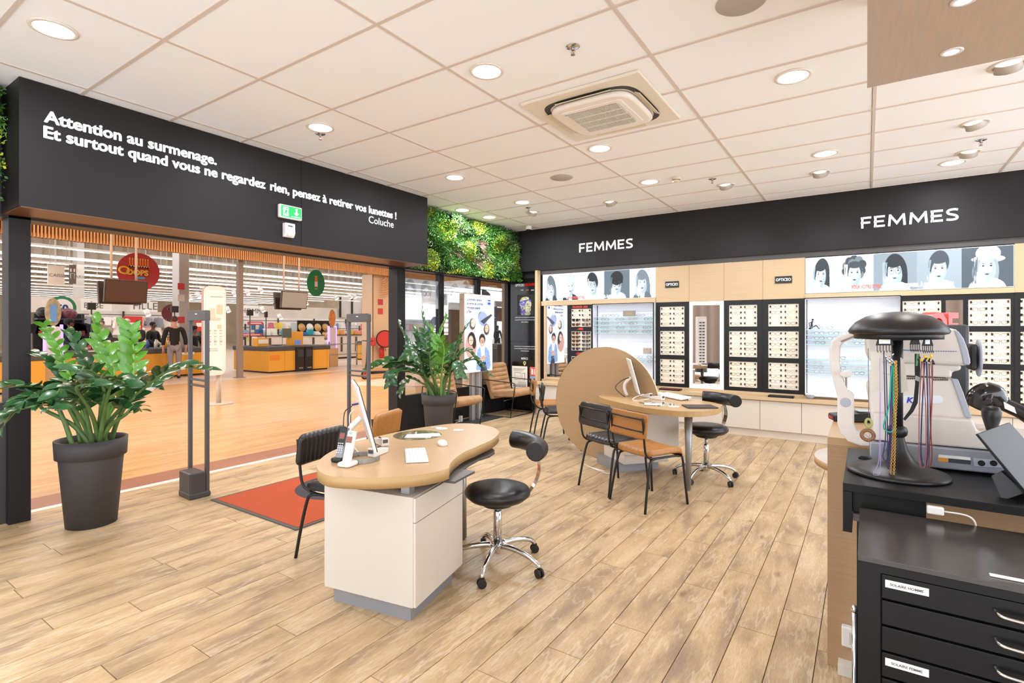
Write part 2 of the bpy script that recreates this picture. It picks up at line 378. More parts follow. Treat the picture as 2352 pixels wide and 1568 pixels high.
# ------------------------------------------------------------ left wall: fascia, soffit, pillars
wl = MB().bb(-5.25, -4.83, 1.12, 5.18, 2.295, HC).bb(-5.45, -5.25, -5, 8.0, 2.30, HC).build('wall_left', BLK); tag(wl, 'black fascia wall over the shop entrance', kind='structure')
MB().bb(-4.8302, -4.8285, 3.298, 3.304, 2.295, HC).build('joint', mat('joint_black', '050505', .9), wl)
MB().bb(-5.25, -4.832, 1.13, 5.17, 2.288, 2.295).build('soffit_panel', mat('soffit_warm_reflection', '6b4429', .4, var=.08, scale=4, stretch=(1, .2, 1)), wl)  # dark laminate soffit; its brown paints in the warm reflected mall light
MB().bb(-5.45, -5.25, 1.0, 8.0, 2.27, 2.30).build('door_track', BLKM, wl)
Lm = lambda y, z: frame((-4.829, y, z), (0, 1, 0), (0, 0, 1))
# slogan lettering; positions read from the fascia plane
def ftext(s, u0, v0, u1, v1, size, bold, nm='lettering'):
    a = G(u0, v0, x=-4.829); b = G(u1, v1, x=-4.829); y0, y1 = a.y, b.y
    o = text_mesh(nm, s, size, LETTER, Lm(0, 0), wl, bold=bold, ext=.001)
    xs = [v.co.y for v in o.data.vertices]; k = (y1-y0)/(max(xs)-min(xs)); mn = min(xs)
    for v in o.data.vertices: v.co.y = y0+(v.co.y-mn)*k; v.co.z += a.z
    if bold > .001:      # heavier strokes: the outline repeated with tiny offsets
        me = o.data; vs = [v.co.copy() for v in me.vertices]; fs = [tuple(p.vertices) for p in me.polygons]; n = len(vs); V_, F_ = [], []
        for i, (a_, b_) in enumerate(((0, 0), (.0035, 0), (-.0035, 0), (0, .0025), (0, -.0025), (.0025, .002), (-.0025, -.002))): V_ += [v+V((i*.00025, a_, b_)) for v in vs]; F_ += [tuple(q+i*n for q in f) for f in fs]
        m2 = bpy.data.meshes.new('lettering'); m2.from_pydata(V_, [], F_); m2.materials.append(LETTER); o.data = m2
    return o
ftext('Attention au surmenage.', 102, 279, 497, 373, .118, .0012)
ftext('Et surtout quand vous ne regardez', 101, 315, 609, 430, .118, .0012)
ftext('rien, pensez à retirer vos lunettes !', 621, 436, 910, 499, .118, .0012)
ftext('Coluche', 847, 511, 904, 522, .118, .0005)
# pillars
tag(MB().bb(-5.42, -5.25, 1.16, 1.285, 0, 2.29).build('trim_4', BLK), 'black entrance pillar left of the opening', kind='structure')
pr = MB().bb(-5.47, -5.3, 5.09, 5.24, 0, 2.29); pr.build('trim_5', BLK); tag(bpy.data.objects['trim_5'], 'black entrance pillar right of the opening', kind='structure')
tag(MB().bb(-5.46, -5.32, -3, 1.16, 0, .9).bb(-5.46, -5.32, -3, .35, 0, 2.3).build('wall_left_front', mat('grey_black_panel', '3a3636', .5)), 'dark panel beside the left entrance pillar', kind='structure')
# glazed shopfront between pillar and corner
sf = MB().bb(-5.47, -5.41, 5.24, 8.0, 0, .5).build('wall_left_low', mat('black_parapet', '0e0d0d', .6)); tag(sf, 'black low wall under the shopfront glass', kind='structure')
wn = thing('window_1', 'shopfront glazing with black mullions', None, (-5.45, 5.24, .5)); wn['kind'] = 'structure'; del wn['label']; wn['label'] = 'shopfront glazing with black mullions'
for a, b in ((6.06, 6.16), (6.985, 7.09), (7.92, 8.0)): MB().bb(-5.48, -5.40, a, b, .5, 2.3).build('mullion', BLKM, wn, at=(-5.45, 5.24, .5))
SG = glassmat('shop_glass', (.97, .98, .98), .05)
for a, b in ((5.24, 6.06), (6.16, 6.985), (7.09, 7.92)): MB().bb(-5.448, -5.442, a, b, .5, 2.3).build('pane', SG, wn, at=(-5.45, 5.24, .5))
MB().bb(-5.48, -5.40, 5.24, 8.0, 2.27, 2.32).build('head_rail', BLKM, wn, at=(-5.45, 5.24, .5))
# mall ceiling and far side
tag(MB().bb(-15.6, -5.46, -10, 40, 4.3, 4.5).build('ceiling_mall', mat('mall_ceiling', 'd8cfc4', .9)), 'ceiling over the mall walkway', kind='structure')
tag(MB().bb(-5.6, -5.46, -10, 40, HC, 4.3).bb(-5.6, -5.46, 8.0, 40, 0, HC).build('wall_mall', mat('mall_wall', 'cbb79f', .8)), 'mall side wall above and beside the shop', kind='structure')

# ------------------------------------------------------------ back wall
wb = MB().bb(-5.45, 4.5, 7.865, 8.2, 2.455, HC+.02).bb(-5.45, 4.5, 7.96, 8.2, 0, 2.455).build('wall_back', BLK); tag(wb, 'black back wall with fascia above the displays', kind='structure')
MB().bb(-4.70, 4.5, 7.895, 7.962, 2.385, 2.455).build('shadow_gap', mat('dark_grey_trim', '4a4644', .6), wb)
def ribbon(q, pts, w, y, dep):
    pts = [V((a, 0, b)) for a, b in pts]; n = len(pts); Lp, Rp = [], []
    for i in range(n):
        d = (pts[min(n-1, i+1)]-pts[max(0, i-1)]).normalized(); nn = V((-d.z, 0, d.x)); 
        if 0 < i < n-1:
            d1 = (pts[i]-pts[i-1]).normalized(); n1 = V((-d1.z, 0, d1.x)); nn = nn/max(.35, nn.dot(n1))
        Lp.append(pts[i]+nn*w/2); Rp.append(pts[i]-nn*w/2)
    for i in range(n-1): q.prism([V((p.x, y, p.z)) for p in (Lp[i], Lp[i+1], Rp[i+1], Rp[i])], (0, -dep, 0))
GLY = {'F': (.62, [[(.09, 0), (.09, 1)], [(0, .91), (.6, .91)], [(0, .48), (.54, .48)]]), 'E': (.64, [[(.09, 0), (.09, 1)], [(0, .91), (.62, .91)], [(0, .5), (.56, .5)], [(0, .09), (.62, .09)]]),
       'M': (1.02, [[(.09, 0), (.15, 1)], [(.13, .95), (.51, .22), (.89, .95)], [(.87, 1), (.93, 0)]]),
       'S': (.66, [[(.04, .13), (.16, .09), (.36, .085), (.52, .14), (.57, .26), (.5, .4), (.33, .5), (.16, .58), (.09, .72), (.15, .86), (.3, .915), (.46, .915), (.6, .87)]])}
def wtext(u0, u1, v0, v1, s):
    a = G(u0, v1, y=7.863); b = G(u1, v0, y=7.863); tot = sum(GLY[c][0]+.12 for c in s)-.12; kx = (b.x-a.x)/tot; kz = b.z-a.z; x = 0
    for c in s:
        q = MB()
        for st in GLY[c][1]: 
            if c == 'S': st = [(p.x, p.z) for p in smoothpath([V((m_, 0, n_)) for m_, n_ in st], 3)]
            ribbon(q, [(a.x+(x+m_)*kx, a.z+n_*kz) for m_, n_ in st], .175*kz, 7.865, .006)
        q.build('letter', LETTER, wb); x += GLY[c][0]+.12
wtext(1330, 1454, 547, 580, 'FEMMES'); wtext(1977, 2203, 477, 525, 'FEMMES')
# overhead canopy
cn = thing('ceiling_canopy', 'beige wood panel canopy hanging over the till counter', 'canopy', (1.2, 1.2, 2.75))
MB().bb(0.003, 3.2, -2.2, 3.44, 2.75, 2.765).build('canopy_panel', mat('canopy_wood', 'b39c87', .4, var=.05, scale=9, stretch=(9, .5, 1), bump=.3), cn, at=(1.2, 1.2, 2.75))
MB().bb(0.02, 3.2, -2.2, 3.42, 2.765, HC).build('canopy_box', mat('canopy_side', 'e8ddcf', .6), cn, at=(1.2, 1.2, 2.75))
# ------------------------------------------------------------ ceiling fittings
LENS = mat('lamp_lens', 'fff4e6', .5, emit=9); RINGM = mat('lamp_ring', 'efe4da', .5)
def ringmesh(name, r0, r1, z0, z1, m, par, n=32, at=(0, 0, 0)):
    return MB().lathe([(r0, z1), (r0, z0), (r1, z0+.002), (r1, z1), (r0, z1)], at, n=n, caps=False).build(name, m, par)
def downlight(u, v, where, xy=None, power=30, lit=True):
    p = V((*xy, HC)) if xy else G(u, v, z=HC)
    t = thing('downlight', 'lit round downlight '+where, 'ceiling light', (p.x, p.y, HC), group='lit round downlights')
    if hasattr(downlight, 'a'):
        for q in downlight.a:
            c = bpy.data.objects.new(q.name.split('.')[0], q.data); COL.objects.link(c); c.parent = t
    else:
        downlight.a = [ringmesh('ring', .094, .116, -.008, .0, RINGM, t), MB().lathe([(0.001, -.007), (.06, -.0065), (.0945, -.003), (.0945, 0)], n=28, caps=False).build('lens', LENS, t)]
    if power: area('lamp', (p.x, p.y, HC-.02), .19, .19, power, (.93, .97, 1.05), 'DISK')
    return t
DL = [(123, 66, 'nearest the left fascia corner'), (1118, 163, 'left of the air conditioner, nearest the camera'), (736, 292, 'above the green exit sign'), (1045, 407, 'above the right end of the slogan fascia'), (1200, 464, 'between the speaker and the plant wall'), (1062, 482, 'first one beside the plant wall'), (1124, 498, 'second one beside the plant wall'), (1378, 340, 'just beyond the air conditioner'), (1822, 175, 'left of the wooden canopy'), (1896, 352, 'between the two FEMMES words, in the middle of the ceiling'), (1492, 417, 'beside the smoke detector'), (2188, 373, 'above the second FEMMES word, nearest the black wall')]
for a in DL: downlight(*a, power=(30 if a[0] in (1062, 1124) else 16))
for i, (x, y) in enumerate([(-2.1, 1.05), (-.4, -.8), (-2.1, -.8), (-3.9, -.8), (3.4, 4.6), (3.4, 6.9)]):
    area('lamp', (x, y, HC-.02), .19, .19, 16, (.93, .97, 1.05), 'DISK')
def gimbal(u, v, where, tx, ty, lit=False, power=5):
    p = G(u, v, z=HC); ang = math.atan2(ty-p.y, tx-p.x)
    t = thing('gimbal_spotlight', 'tilting ceiling spotlight '+where, 'spotlight', (p.x, p.y, HC), group='tilting ceiling spotlights')
    ringmesh('ring', .075, .105, -.006, 0, RINGM, t)
    m = M4.Rotation(ang, 3, 'Z') @ M4.Rotation(R(-38), 3, 'Y')
    q = MB(); q.lathe([(.072, .02), (.074, -.035), (.066, -.036), (.060, -.02)], n=24, caps=False)
    q.v = [tuple(m @ V(a)) for a in q.v]; q.build('lamp_head', mat('gimbal_grey', 'bdb2a8', .4), t)
    q = MB(); q.lathe([(.061, -.022), (.03, -.026), (.001, -.027)], n=24, caps=False)
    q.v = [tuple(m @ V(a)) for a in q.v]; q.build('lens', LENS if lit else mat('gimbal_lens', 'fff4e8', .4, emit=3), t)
    l = bpy.data.lights.new('spot', 'SPOT'); l.energy = power*6; l.spot_size = R(75); l.spot_blend = .8; l.shadow_soft_size = .06; l.color = (.93, .97, 1.05)
    o = bpy.data.objects.new('spot', l); COL.objects.link(o); o.location = (p.x, p.y, HC-.05); o.rotation_euler = (V((tx, ty, 1.5))-V((p.x, p.y, HC-.05))).to_track_quat('-Z', 'Y').to_euler()
gimbal(1403, 464, 'above the first lit portrait strip', -2.9, 8.2); gimbal(1222, 487, 'near the plant wall', -5.1, 7.2, power=14)
gimbal(1667, 425, 'above the plain wood panels', -1.4, 8.2); gimbal(1884, 396, 'left of the second FEMMES word', -.4, 8.2)
gimbal(2224, 350, 'second from the right edge', .8, 8.2); gimbal(2241, 283, 'with a pale open head', 1.6, 7.5); gimbal(2316, 150, 'lit beside the canopy edge', 1.2, 7.9, lit=True)
for (u, v, wtx) in ((2186, 119, 'whole'), (2214, 1, 'cut by the top edge of the picture')):
    p = G(u, v, z=2.75); t = thing('canopy_spotlight', 'small lit spotlight in the wooden canopy, '+wtx, 'spotlight', (p.x, p.y, 2.75))
    ringmesh('ring', .028, .045, -.004, 0, mat('lamp_ring_pale', 'e0dad4', .3), t); MB().lathe([(.001, -.002), (.028, -.002)], n=20, caps=False).build('lens', LENS, t)
    area('lamp', (p.x, p.y, 2.73), .05, .05, 5, (1, .95, .9), 'DISK')
for u, v, s in ((1702, 5, 'cut by the top edge of the picture'), (1290, 408, 'between the downlights before the plant wall')):
    p = G(u, v, z=HC); t = thing('ceiling_speaker', 'round flat grey ceiling speaker, '+s, 'speaker', (p.x, p.y, HC))
    MB().lathe([(.001, -.006), (.12, -.006), (.128, 0)], n=36, caps=False).build('grille', mat('speaker_grille', 'bdb4ae', .7, bump=.6, scale=400), t)
for u, v, s in ((1316, 112, 'before the air conditioner'), (736, 312, 'above the green exit sign'), (1214, 481, 'near the plant wall'), (1636, 415, 'right of the smoke detector'), (2253, 326, 'between two tilting spots at right')):
    p = G(u, v-4, z=HC); t = thing('sprinkler', 'chrome fire sprinkler head '+s, 'sprinkler', (p.x, p.y, HC))
    MB().lathe([(.001, -.004), (.03, -.005), (.043, 0)], n=20, caps=False).build('escutcheon', CHROME, t)
    q = MB().cyl((0, 0, 0), (0, 0, -.02), .011, n=10)
    for sx in (-1, 1): q.tube([(sx*.009, 0, -.018), (sx*.014, 0, -.03), (sx*.004, 0, -.045)], .002, 6)
    q.lathe([(.001, -.044), (.014, -.046), (.014, -.049), (.001, -.049)], n=12, caps=False); q.build('nozzle', STEEL, t)
    MB().cyl((0, 0, -.02), (0, 0, -.044), .0025, n=6).build('bulb', mat('red_bulb', 'c23a2a', .2), t)
p = G(1553, 408, z=HC); t = thing('smoke_detector', 'cream round smoke detector between two downlights', 'smoke detector', (p.x, p.y, HC))
MB().lathe([(.05, 0), (.05, -.02), (.043, -.022), (.04, -.045), (.02, -.05), (.001, -.05)], n=24, caps=False).build('body', mat('cream_plastic', 'e6d8bf', .5), t)
q = MB()
for k in range(16): q.box((cos(k*pi/8)*.042, sin(k*pi/8)*.042, -.03), (.004, .009, .008), k*pi/8)
q.build('vents', BPLAS, t)
p = G(1214, 519, z=HC); t = thing('dome_camera', 'small white dome security camera in the ceiling corner', 'camera', (p.x, p.y, HC))
MB().lathe([(.055, 0), (.055, -.05), (.045, -.06), (.001, -.06)], n=24, caps=False).build('housing', WPLAS, t)
MB().lathe([(.042, -.055), (.036, -.085), (.02, -.1), (.001, -.104)], n=20, caps=False).build('dome', mat('black_dome', '0c0c0c', .05), t)
# ceiling cassette air conditioner
cx, cy_ = -1.735, 3.87; t = thing('air_conditioner', 'square ceiling cassette air conditioner with slatted intake grille', 'air conditioner', (cx, cy_, HC))
CRM = mat('cassette_cream', 'eadfce', .4)
MB().pz(rrect(.95, .95, .015), -.022, .002).build('frame_panel', CRM, t, bevel=.006)
def sup(a, b, e, n=48): return [(abs(cos(q))**e*a*(1 if cos(q) > 0 else -1), abs(sin(q))**e*b*(1 if sin(q) > 0 else -1)) for q in [2*pi*k/n for k in range(n)]]
o_, i_ = sup(.385, .385, .42), sup(.345, .345, .42)
q = MB(); vs = [(x, y, -.0225) for x, y in o_]+[(x, y, -.0225) for x, y in i_]; q.add(vs, [(k, (k+1) % 48, 48+(k+1) % 48, 48+k) for k in range(48)][::1]); q.build('air_slot', mat('slot_dark', '3c3835', .6), t)
q = MB()
vs = [(x*s, y*s, z) for s, z in ((.96, -.03), (.98, -.05), (.9, -.062)) for x, y in i_]; q.add(vs, [(a*48+k, a*48+(k+1) % 48, (a+1)*48+(k+1) % 48, (a+1)*48+k) for a in range(2) for k in range(48)], True); q.f.append(tuple(range(96, 144))); q.m.append(0); q.sm.append(False)
q.build('core_panel', mat('cassette_white', 'f1e8dc', .4), t)
for a in range(4):
    rz = a*pi/2; m = M4.Rotation(rz, 3, 'Z') @ M4.Rotation(R(28 if a != 3 else 8), 3, 'X'); c = M4.Rotation(rz, 3, 'Z') @ V((0, -.366, -.034))
    MB().box(c, (.44, .045, .006), mtx=m).build('louvre', mat('louvre_beige', 'd8c9ab' if a == 0 else 'cfc6ba', .3), t, bevel=.002)
q = MB().pz(rrect(.5, .5, .03), -.0665, -.06); q.build('grille_surround', mat('cassette_white', ''), t, bevel=.002)
MB().pz(rrect(.42, .42, .02), -.0672, -.066).build('grille_backing', mat('grille_dark', '2a2422', .8), t)
q = MB()
for k in range(37): q.box((-.205+k*.0114, 0, -.0695), (.0046, .42, .005))
for k in (-.105, 0, .105): q.box((0, k, -.070), (.42, .007, .006))
q.build('grille_bars', mat('cassette_white', ''), t)
MB().box((-.21, -.21, -.068), (.03, .01, .002)).build('badge', SATIN, t)

# ------------------------------------------------------------ exit sign and sensor on the fascia
p = G(667, 488, x=-4.80); t = thing('exit_sign', 'green and white running man emergency exit sign on the black fascia', 'exit sign', (-4.829, p.y, p.z))
MB().box((.022, 0, 0), (.044, .25, .135)).build('housing', WPLAS, t, bevel=.012)
P = Paint(96, 44, '12a050')
P.rect(.1, .1, .36, .9, 'e9fbe9'); P.ell(.27, .78, .035, .07, '12a050')
P.poly([(.2, .62), (.27, .7), (.3, .55), (.27, .4), (.33, .2), (.3, .16), (.23, .36), (.14, .22), (.11, .27), (.19, .42)], '12a050'); P.poly([(.27, .65), (.37, .5), (.36, .45), (.26, .58)], '12a050')
P.rect(.72, .45, .8, .9, 'e9fbe9'); P.poly([(.62, .5), (.9, .5), (.76, .22)], 'e9fbe9'); P.poly([(.5, .1), (.95, .1), (.95, .17), (.5, .17)], 'e9fbe9')
PRT_E = mat('print_glow_sign', 'ffffff', .4, emit=.9, vcol=1)
P.build('pictogram', (.0448, -.112, -.055), (0, 1, 0), (0, 0, 1), .224, .11, PRT_E, t)
p = G(664, 529, x=-4.80); t = thing('motion_sensor', 'white presence sensor box below the green exit sign', 'sensor', (-4.829, p.y, p.z))
q = MB().prism([(0, -.055, .07), (.05, -.055, .07), (.055, -.055, -.03), (.03, -.055, -.07), (0, -.055, -.07)], (0, .11, 0)); q.build('housing', WPLAS, t, bevel=.006)
MB().box((.054, 0, -.035), (.006, .05, .045)).build('sensor_window', mat('sensor_window', 'faf6f0', .2), t); MB().box((.053, 0, .04), (.004, .05, .012)).build('slot_marks', GPLAS, t)
# ------------------------------------------------------------ eyeglasses
def glasses_mesh(name, rimr, shape, col, lens, w=.13):
    q = MB(); h = shape
    def lensloop(sx, n=16):
        out = []
        for k in range(n):
            a = 2*pi*k/n; x, z = cos(a), sin(a); e = .75
            x = abs(x)**e*(1 if x > 0 else -1); z = abs(z)**e*(1 if z > 0 else -1)
            out.append(V((sx*.031+x*.0245, 0, z*h*(1.0 if z > 0 else 1.05))))
        return out
    for sx in (-1, 1): q.tube(lensloop(sx), rimr, 5, closed=True)
    q.tube([(-.008, 0, h*.35), (0, -.003, h*.5), (.008, 0, h*.35)], rimr*1.1, 5)
    for sx in (-1, 1):
        q.tube([(sx*.055, 0, h*.5), (sx*.063, .004, h*.55), (sx*.066, .02, h*.5), (sx*.064, .085, h*.3), (sx*.058, .13, -h*.4)], rimr*1.05, 5)
    q.cur = 1
    for sx in (-1, 1):
        L_ = lensloop(sx); q.add([p+V((0, .0005, 0)) for p in L_], [tuple(range(16))])
    s = w/.13; q.v = [(a*s, b*s, c*s) for a, b, c in q.v]
    o = q.build(name, [col, lens]); me = o.data; bpy.data.objects.remove(o); return me
LCL = glassmat('clear_lens', (.96, .96, .95), .04)
LDK = mat('sun_lens', '241c1a', .12); LBR = mat('sun_lens_brown', '5a3a22', .12); LBL = mat('sun_lens_blue', '26364a', .12)
GL = [('black', glasses_mesh('g', .0017, .0185, mat('acetate_black', '1b1715', .3), LCL)), ('thin dark metal', glasses_mesh('g', .0009, .019, mat('thin_gunmetal', '4a4442', .3, metal=.5), LCL)),
      ('tortoiseshell', glasses_mesh('g', .0016, .018, mat('acetate_tortoise', '6b432a', .3, var=.4, scale=80), LCL)), ('pale transparent', glasses_mesh('g', .0015, .0185, mat('acetate_clear', 'd9c2b0', .3), LCL)),
      ('thin gold', glasses_mesh('g', .0008, .019, mat('thin_gold', 'b08b52', .3, metal=.6), LCL)), ('dark blue', glasses_mesh('g', .0016, .0185, mat('acetate_blue', '2c3a57', .3), LCL))]
SUN = [('black framed dark lensed', glasses_mesh('g', .0022, .02, mat('acetate_black', ''), LDK, .14)), ('brown lensed', glasses_mesh('g', .0017, .021, mat('acetate_tortoise', ''), LBR, .14)), ('blue black lensed', glasses_mesh('g', .0018, .021, mat('thin_gold', ''), LBL, .14))]
ORD = ['top', 'second', 'third', 'fourth', 'fifth', 'sixth', 'seventh', 'eighth']
NTH = ['leftmost', 'second', 'third', 'fourth', 'fifth']
def put_glasses(me, kind, p, rz, where, group, tilt=0, name='eyeglasses', cat='glasses'):
    o = bpy.data.objects.new(name, me); COL.objects.link(o); o.location = p; o.rotation_euler = (tilt, 0, rz)
    tag(o, f'{kind} {where}', cat, group); return o
CLIP = None
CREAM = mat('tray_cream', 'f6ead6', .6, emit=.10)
def display_panel(x0, x1, where, trays, z0=.58, z1=1.845, yf=7.90, sun=False, wlabel=None, skip=None, short=''):
    t = thing('eyewear_display', f'tall black panel with cream eyewear trays, {where}', 'display panel', (x0, yf, z0))
    q = MB()
    # frame as boxes around the tray openings
    zs = sorted(set([z0, z1]+[z for tr in trays for z in (tr[2], tr[3])])); cols = sorted(set((tr[0], tr[1]) for tr in trays))
    xs = [x0]+[v for c in cols for v in c]+[x1]
    for k in range(0, len(xs), 2): q.bb(xs[k]+(.001 if k == 0 else 0), xs[k+1]-(.001 if k == len(xs)-2 else 0), yf, yf+.04, z0, z1)
    for c in cols:
        tz = sorted([(tr[2], tr[3]) for tr in trays if (tr[0], tr[1]) == c]); b = z0
        for a, e in tz: q.bb(c[0], c[1], yf, yf+.04, b, a); b = e
        q.bb(c[0], c[1], yf, yf+.04, b, z1)
    q.build('frame', BLKM if not sun else BLKM, t, at=(x0, yf, z0))
    for n, (a, b, c, d, rows, kind) in enumerate(trays):
        if kind == 'mirror': MB().bb(a, b, yf+.02, yf+.03, c, d).build('mirror', MIRROR, t, at=(x0, yf, z0)); continue
        MB().bb(a, b, yf+.012, yf+.04, c, d).build('tray', CREAM, t, at=(x0, yf, z0))
        q = MB(); cw = (b-a)/2
        for ci in range(2):
            xc = a+cw*(ci+.5)
            for r_ in range(rows):
                z = d-(d-c)*(r_+.5)/rows
                for s in (-1, 1): q.box((xc+s*.066, yf+.006, z+.008), (.014, .03, .026))
        q.build('clip', mat('clip_black', '181412', .4), t, at=(x0, yf, z0))['kind'] = 'stuff'
        tn = ('upper', 'middle', 'lower')[2-sorted(set(tr[2] for tr in trays if tr[0] == a)).index(c)] if len([tr for tr in trays if tr[0] == a]) == 3 else 'only'
        for ci in range(2):
            xc = a+cw*(ci+.5)
            for r_ in range(rows):
                z = d-(d-c)*(r_+.5)/rows
                if sun: kd, me = random.choice(SUN if kind == 'sun' or r_ > 1 else GL[1:3]); nm, ct = 'sunglasses', 'sunglasses'
                else: kd, me = random.choices(GL, [5, 4, 2, 2, 2, 1])[0]; nm, ct = 'eyeglasses', 'glasses'
                if skip and skip(n, ci, r_): continue
                half = ((' left half' if a < (x0+x1)/2-.1 else ' right half') if wlabel else '')
                put_glasses(me, kd+(' sunglasses,' if sun else ' eyeglasses,'), (xc+random.uniform(-.002, .002), yf-.022+random.uniform(-.004, 0), z), 0, f'{ORD[r_]} row {"left" if ci == 0 else "right"}, {tn} tray, {short}{half}', f'eyewear on {short}', tilt=R(random.uniform(-6, 2)), name=nm, cat=ct)
    return t
MIRROR = mat('mirror', 'e8e8ea', .01, metal=1)
TZ = [(1.48, 1.78, 4), (1.055, 1.415, 5), (.633, .99, 5)]
X0, Xm = -4.67, [-2.668, -2.165, -1.681, -1.177, -.668]
gx = lambda u, v=800: G(u, v, y=7.9).x
def trio(a, b, kind='opt'): return [(a, b, c, d, r_, kind) for c, d, r_ in TZ]
display_panel(Xm[0], Xm[1], 'right of the first lit shelf box', trio(gx(1516), gx(1572)), short='panel left of the mirror')
display_panel(Xm[2], Xm[3], 'right of the narrow mirror', trio(gx(1674.5), gx(1739)), short='panel right of the mirror')
display_panel(Xm[3], Xm[4], 'left of the second lit shelf box', trio(gx(1764.5), gx(1834.5)), short='panel left of the second niche')
XR = [.341, 1.35, 2.36]
a1, a2, m1, m2, b1, b2 = gx(2073), gx(2162), gx(2172), gx(2212), gx(2224), gx(2322)
tr = trio(a1, a2)+[(m1, m2, 1.48, 1.78, 0, 'mirror')]+trio(b1, b2)
display_panel(XR[0], XR[1], 'with a small square mirror, behind the white instrument', tr, wlabel=1, short='wide panel,')
display_panel(XR[1], XR[2], 'cut by the right edge of the picture', trio(XR[1]+.05, XR[1]+.35), skip=lambda n, ci, r_: ci == 1, short='rightmost panel')
sx0, sx1 = gx(1303), gx(1367)
display_panel(sx0, sx1, 'left of the first lit shelf box, holding sunglasses', [(gx(1312), gx(1357.5), TZ[0][0], TZ[0][1], 4, 'mix'), (gx(1312), gx(1357.5), TZ[1][0]+.03, TZ[1][1]-.01, 5, 'sun'), (gx(1312), gx(1357.5), TZ[2][0], TZ[2][1], 5, 'sun')], sun=True, short='sunglasses panel')
RED = mat('red_lettering', 'e2402a', .5, emit=.3); par = bpy.data.objects['eyewear_display.005']
for s, z, u0, u1 in (('PROMOS -50%', 1.795, 1315, 1350), ('-40%', 1.43, 1326, 1340), ('-30%', 1.02, 1322, 1339)):
    a, b = gx(u0), gx(u1); o = text_mesh('price_lettering', s, .045, RED, frame((a, 7.897, z), (1, 0, 0), (0, 0, 1)), None, bold=.0015, ext=.0008)
    k = (b-a)/max(v.co.x-a for v in o.data.vertices)
    for v in o.data.vertices: v.co.x = a+(v.co.x-a)*k; v.co -= par.location
    o.parent = par
# plain wood upper panels + small black brand plates
for i in range(4):
    a, b = Xm[i], Xm[i+1]; o = MB().bb(a+.0015, b-.0015, 7.90, 7.925, 1.848, 2.385).build('upper_panel', WOODL, at=(a, 7.9, 1.848))
    tag(o, f'pale oak upper panel {["right of the first portrait strip, with a black plate","above the narrow mirror","between the mirror panel and the plated panel","left of the second portrait strip, with a black plate"][i]}', 'panel')
tag(MB().bb(XR[1]+.003, XR[2], 7.90, 7.925, 1.848, 2.385).build('upper_panel', WOODL, at=(XR[1], 7.9, 1.848)), 'plain pale oak upper panel cut by the right edge of the picture', 'panel')
for u0, u1, v0, v1, s in ((1528, 1559, 645, 661, 'above the first eyewear panel'), (1780, 1819, 633, 651, 'left of the second portrait light box')):
    a, b = G(u0, v1, y=7.89), G(u1, v0, y=7.89); t = thing('brand_plate', 'small black rectangular plate with white lettering '+s, 'sign', (a.x, 7.9, a.z))
    MB().bb(a.x, b.x, 7.888, 7.9, a.z, b.z).build('plate', BPLAS, t, at=t.location)
    o = text_mesh('lettering', 'OPTICEO', (b.z-a.z)*.55, LETTER, frame((a.x+.012-t.location.x, -.0125, (b.z-a.z)*.32), (1, 0, 0), (0, 0, 1)), t, bold=.0008, ext=.0004)
    xs = max(v.co.x for v in o.data.vertices); k = (b.x-a.x-.02)/(xs-.01)
    for v in o.data.vertices: v.co.x *= k
    MB().bb(.6*(b.x-a.x), .64*(b.x-a.x), -.0133, -.0128, .72*(b.z-a.z), .8*(b.z-a.z)).build('red_accent', RED, t)
# narrow white framed mirror
a, b = Xm[1], Xm[2]; t = thing('wall_mirror', 'tall narrow mirror in a white frame between two eyewear panels', 'mirror', (a, 7.9, .58))
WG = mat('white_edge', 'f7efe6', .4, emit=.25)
q = MB().bb(a+.002, a+.055, 7.9, 7.93, .58, 1.845).bb(b-.055, b-.002, 7.9, 7.93, .58, 1.845).bb(a+.055, b-.055, 7.9, 7.93, .58, .65).bb(a+.055, b-.055, 7.9, 7.93, 1.79, 1.845); q.build('frame', WG, t, at=(a, 7.9, .58))
MB().bb(a+.055, b-.055, 7.955, 7.96, .65, 1.79).build('mirror_backing', WG, t, at=(a, 7.9, .58))
MB().box(((b-a)/2, .015, .64), (b-a-.11, .006, 1.14), R(13)).build('mirror_glass', MIRROR, t)
# left mirror next to the corner
a, b = gx(1254), sx0; t = thing('wall_mirror', 'tall mirror left of the sunglasses panel reflecting the poster display', 'mirror', (a, 7.9, .58))
MB().bb(a+.004, b-.002, 7.905, 7.92, .62, 1.84).build('mirror_glass', MIRROR, t, at=(a, 7.9, .58))
q = MB().bb(a-.03, a+.004, 7.88, 7.93, .58, 1.845).bb(a+.004, b-.002, 7.89, 7.93, .58, .62); q.build('frame', WOODL, t, at=(a, 7.9, .58))
# wooden side post at the left end of the display wall
tag(MB().bb(-4.735, -4.688, 7.76, 7.86, .0, 2.45).build('oak_upright', WOODL, at=(-4.71, 7.88, 0)), 'pale oak upright at the left end of the display wall', 'panel')
tag(MB().bb(-4.685, Xm[0], 7.88, 7.925, 1.846, 1.922).build('oak_rail', WOODL, at=(-4.6, 7.9, 1.85)), 'oak rail below the first portrait light box', 'panel')
tag(MB().bb(Xm[4], XR[1], 7.885, 7.925, 1.846, 1.905).build('oak_rail', WOODL, at=(-.6, 7.9, 1.85)), 'oak rail below the second portrait light box', 'panel')
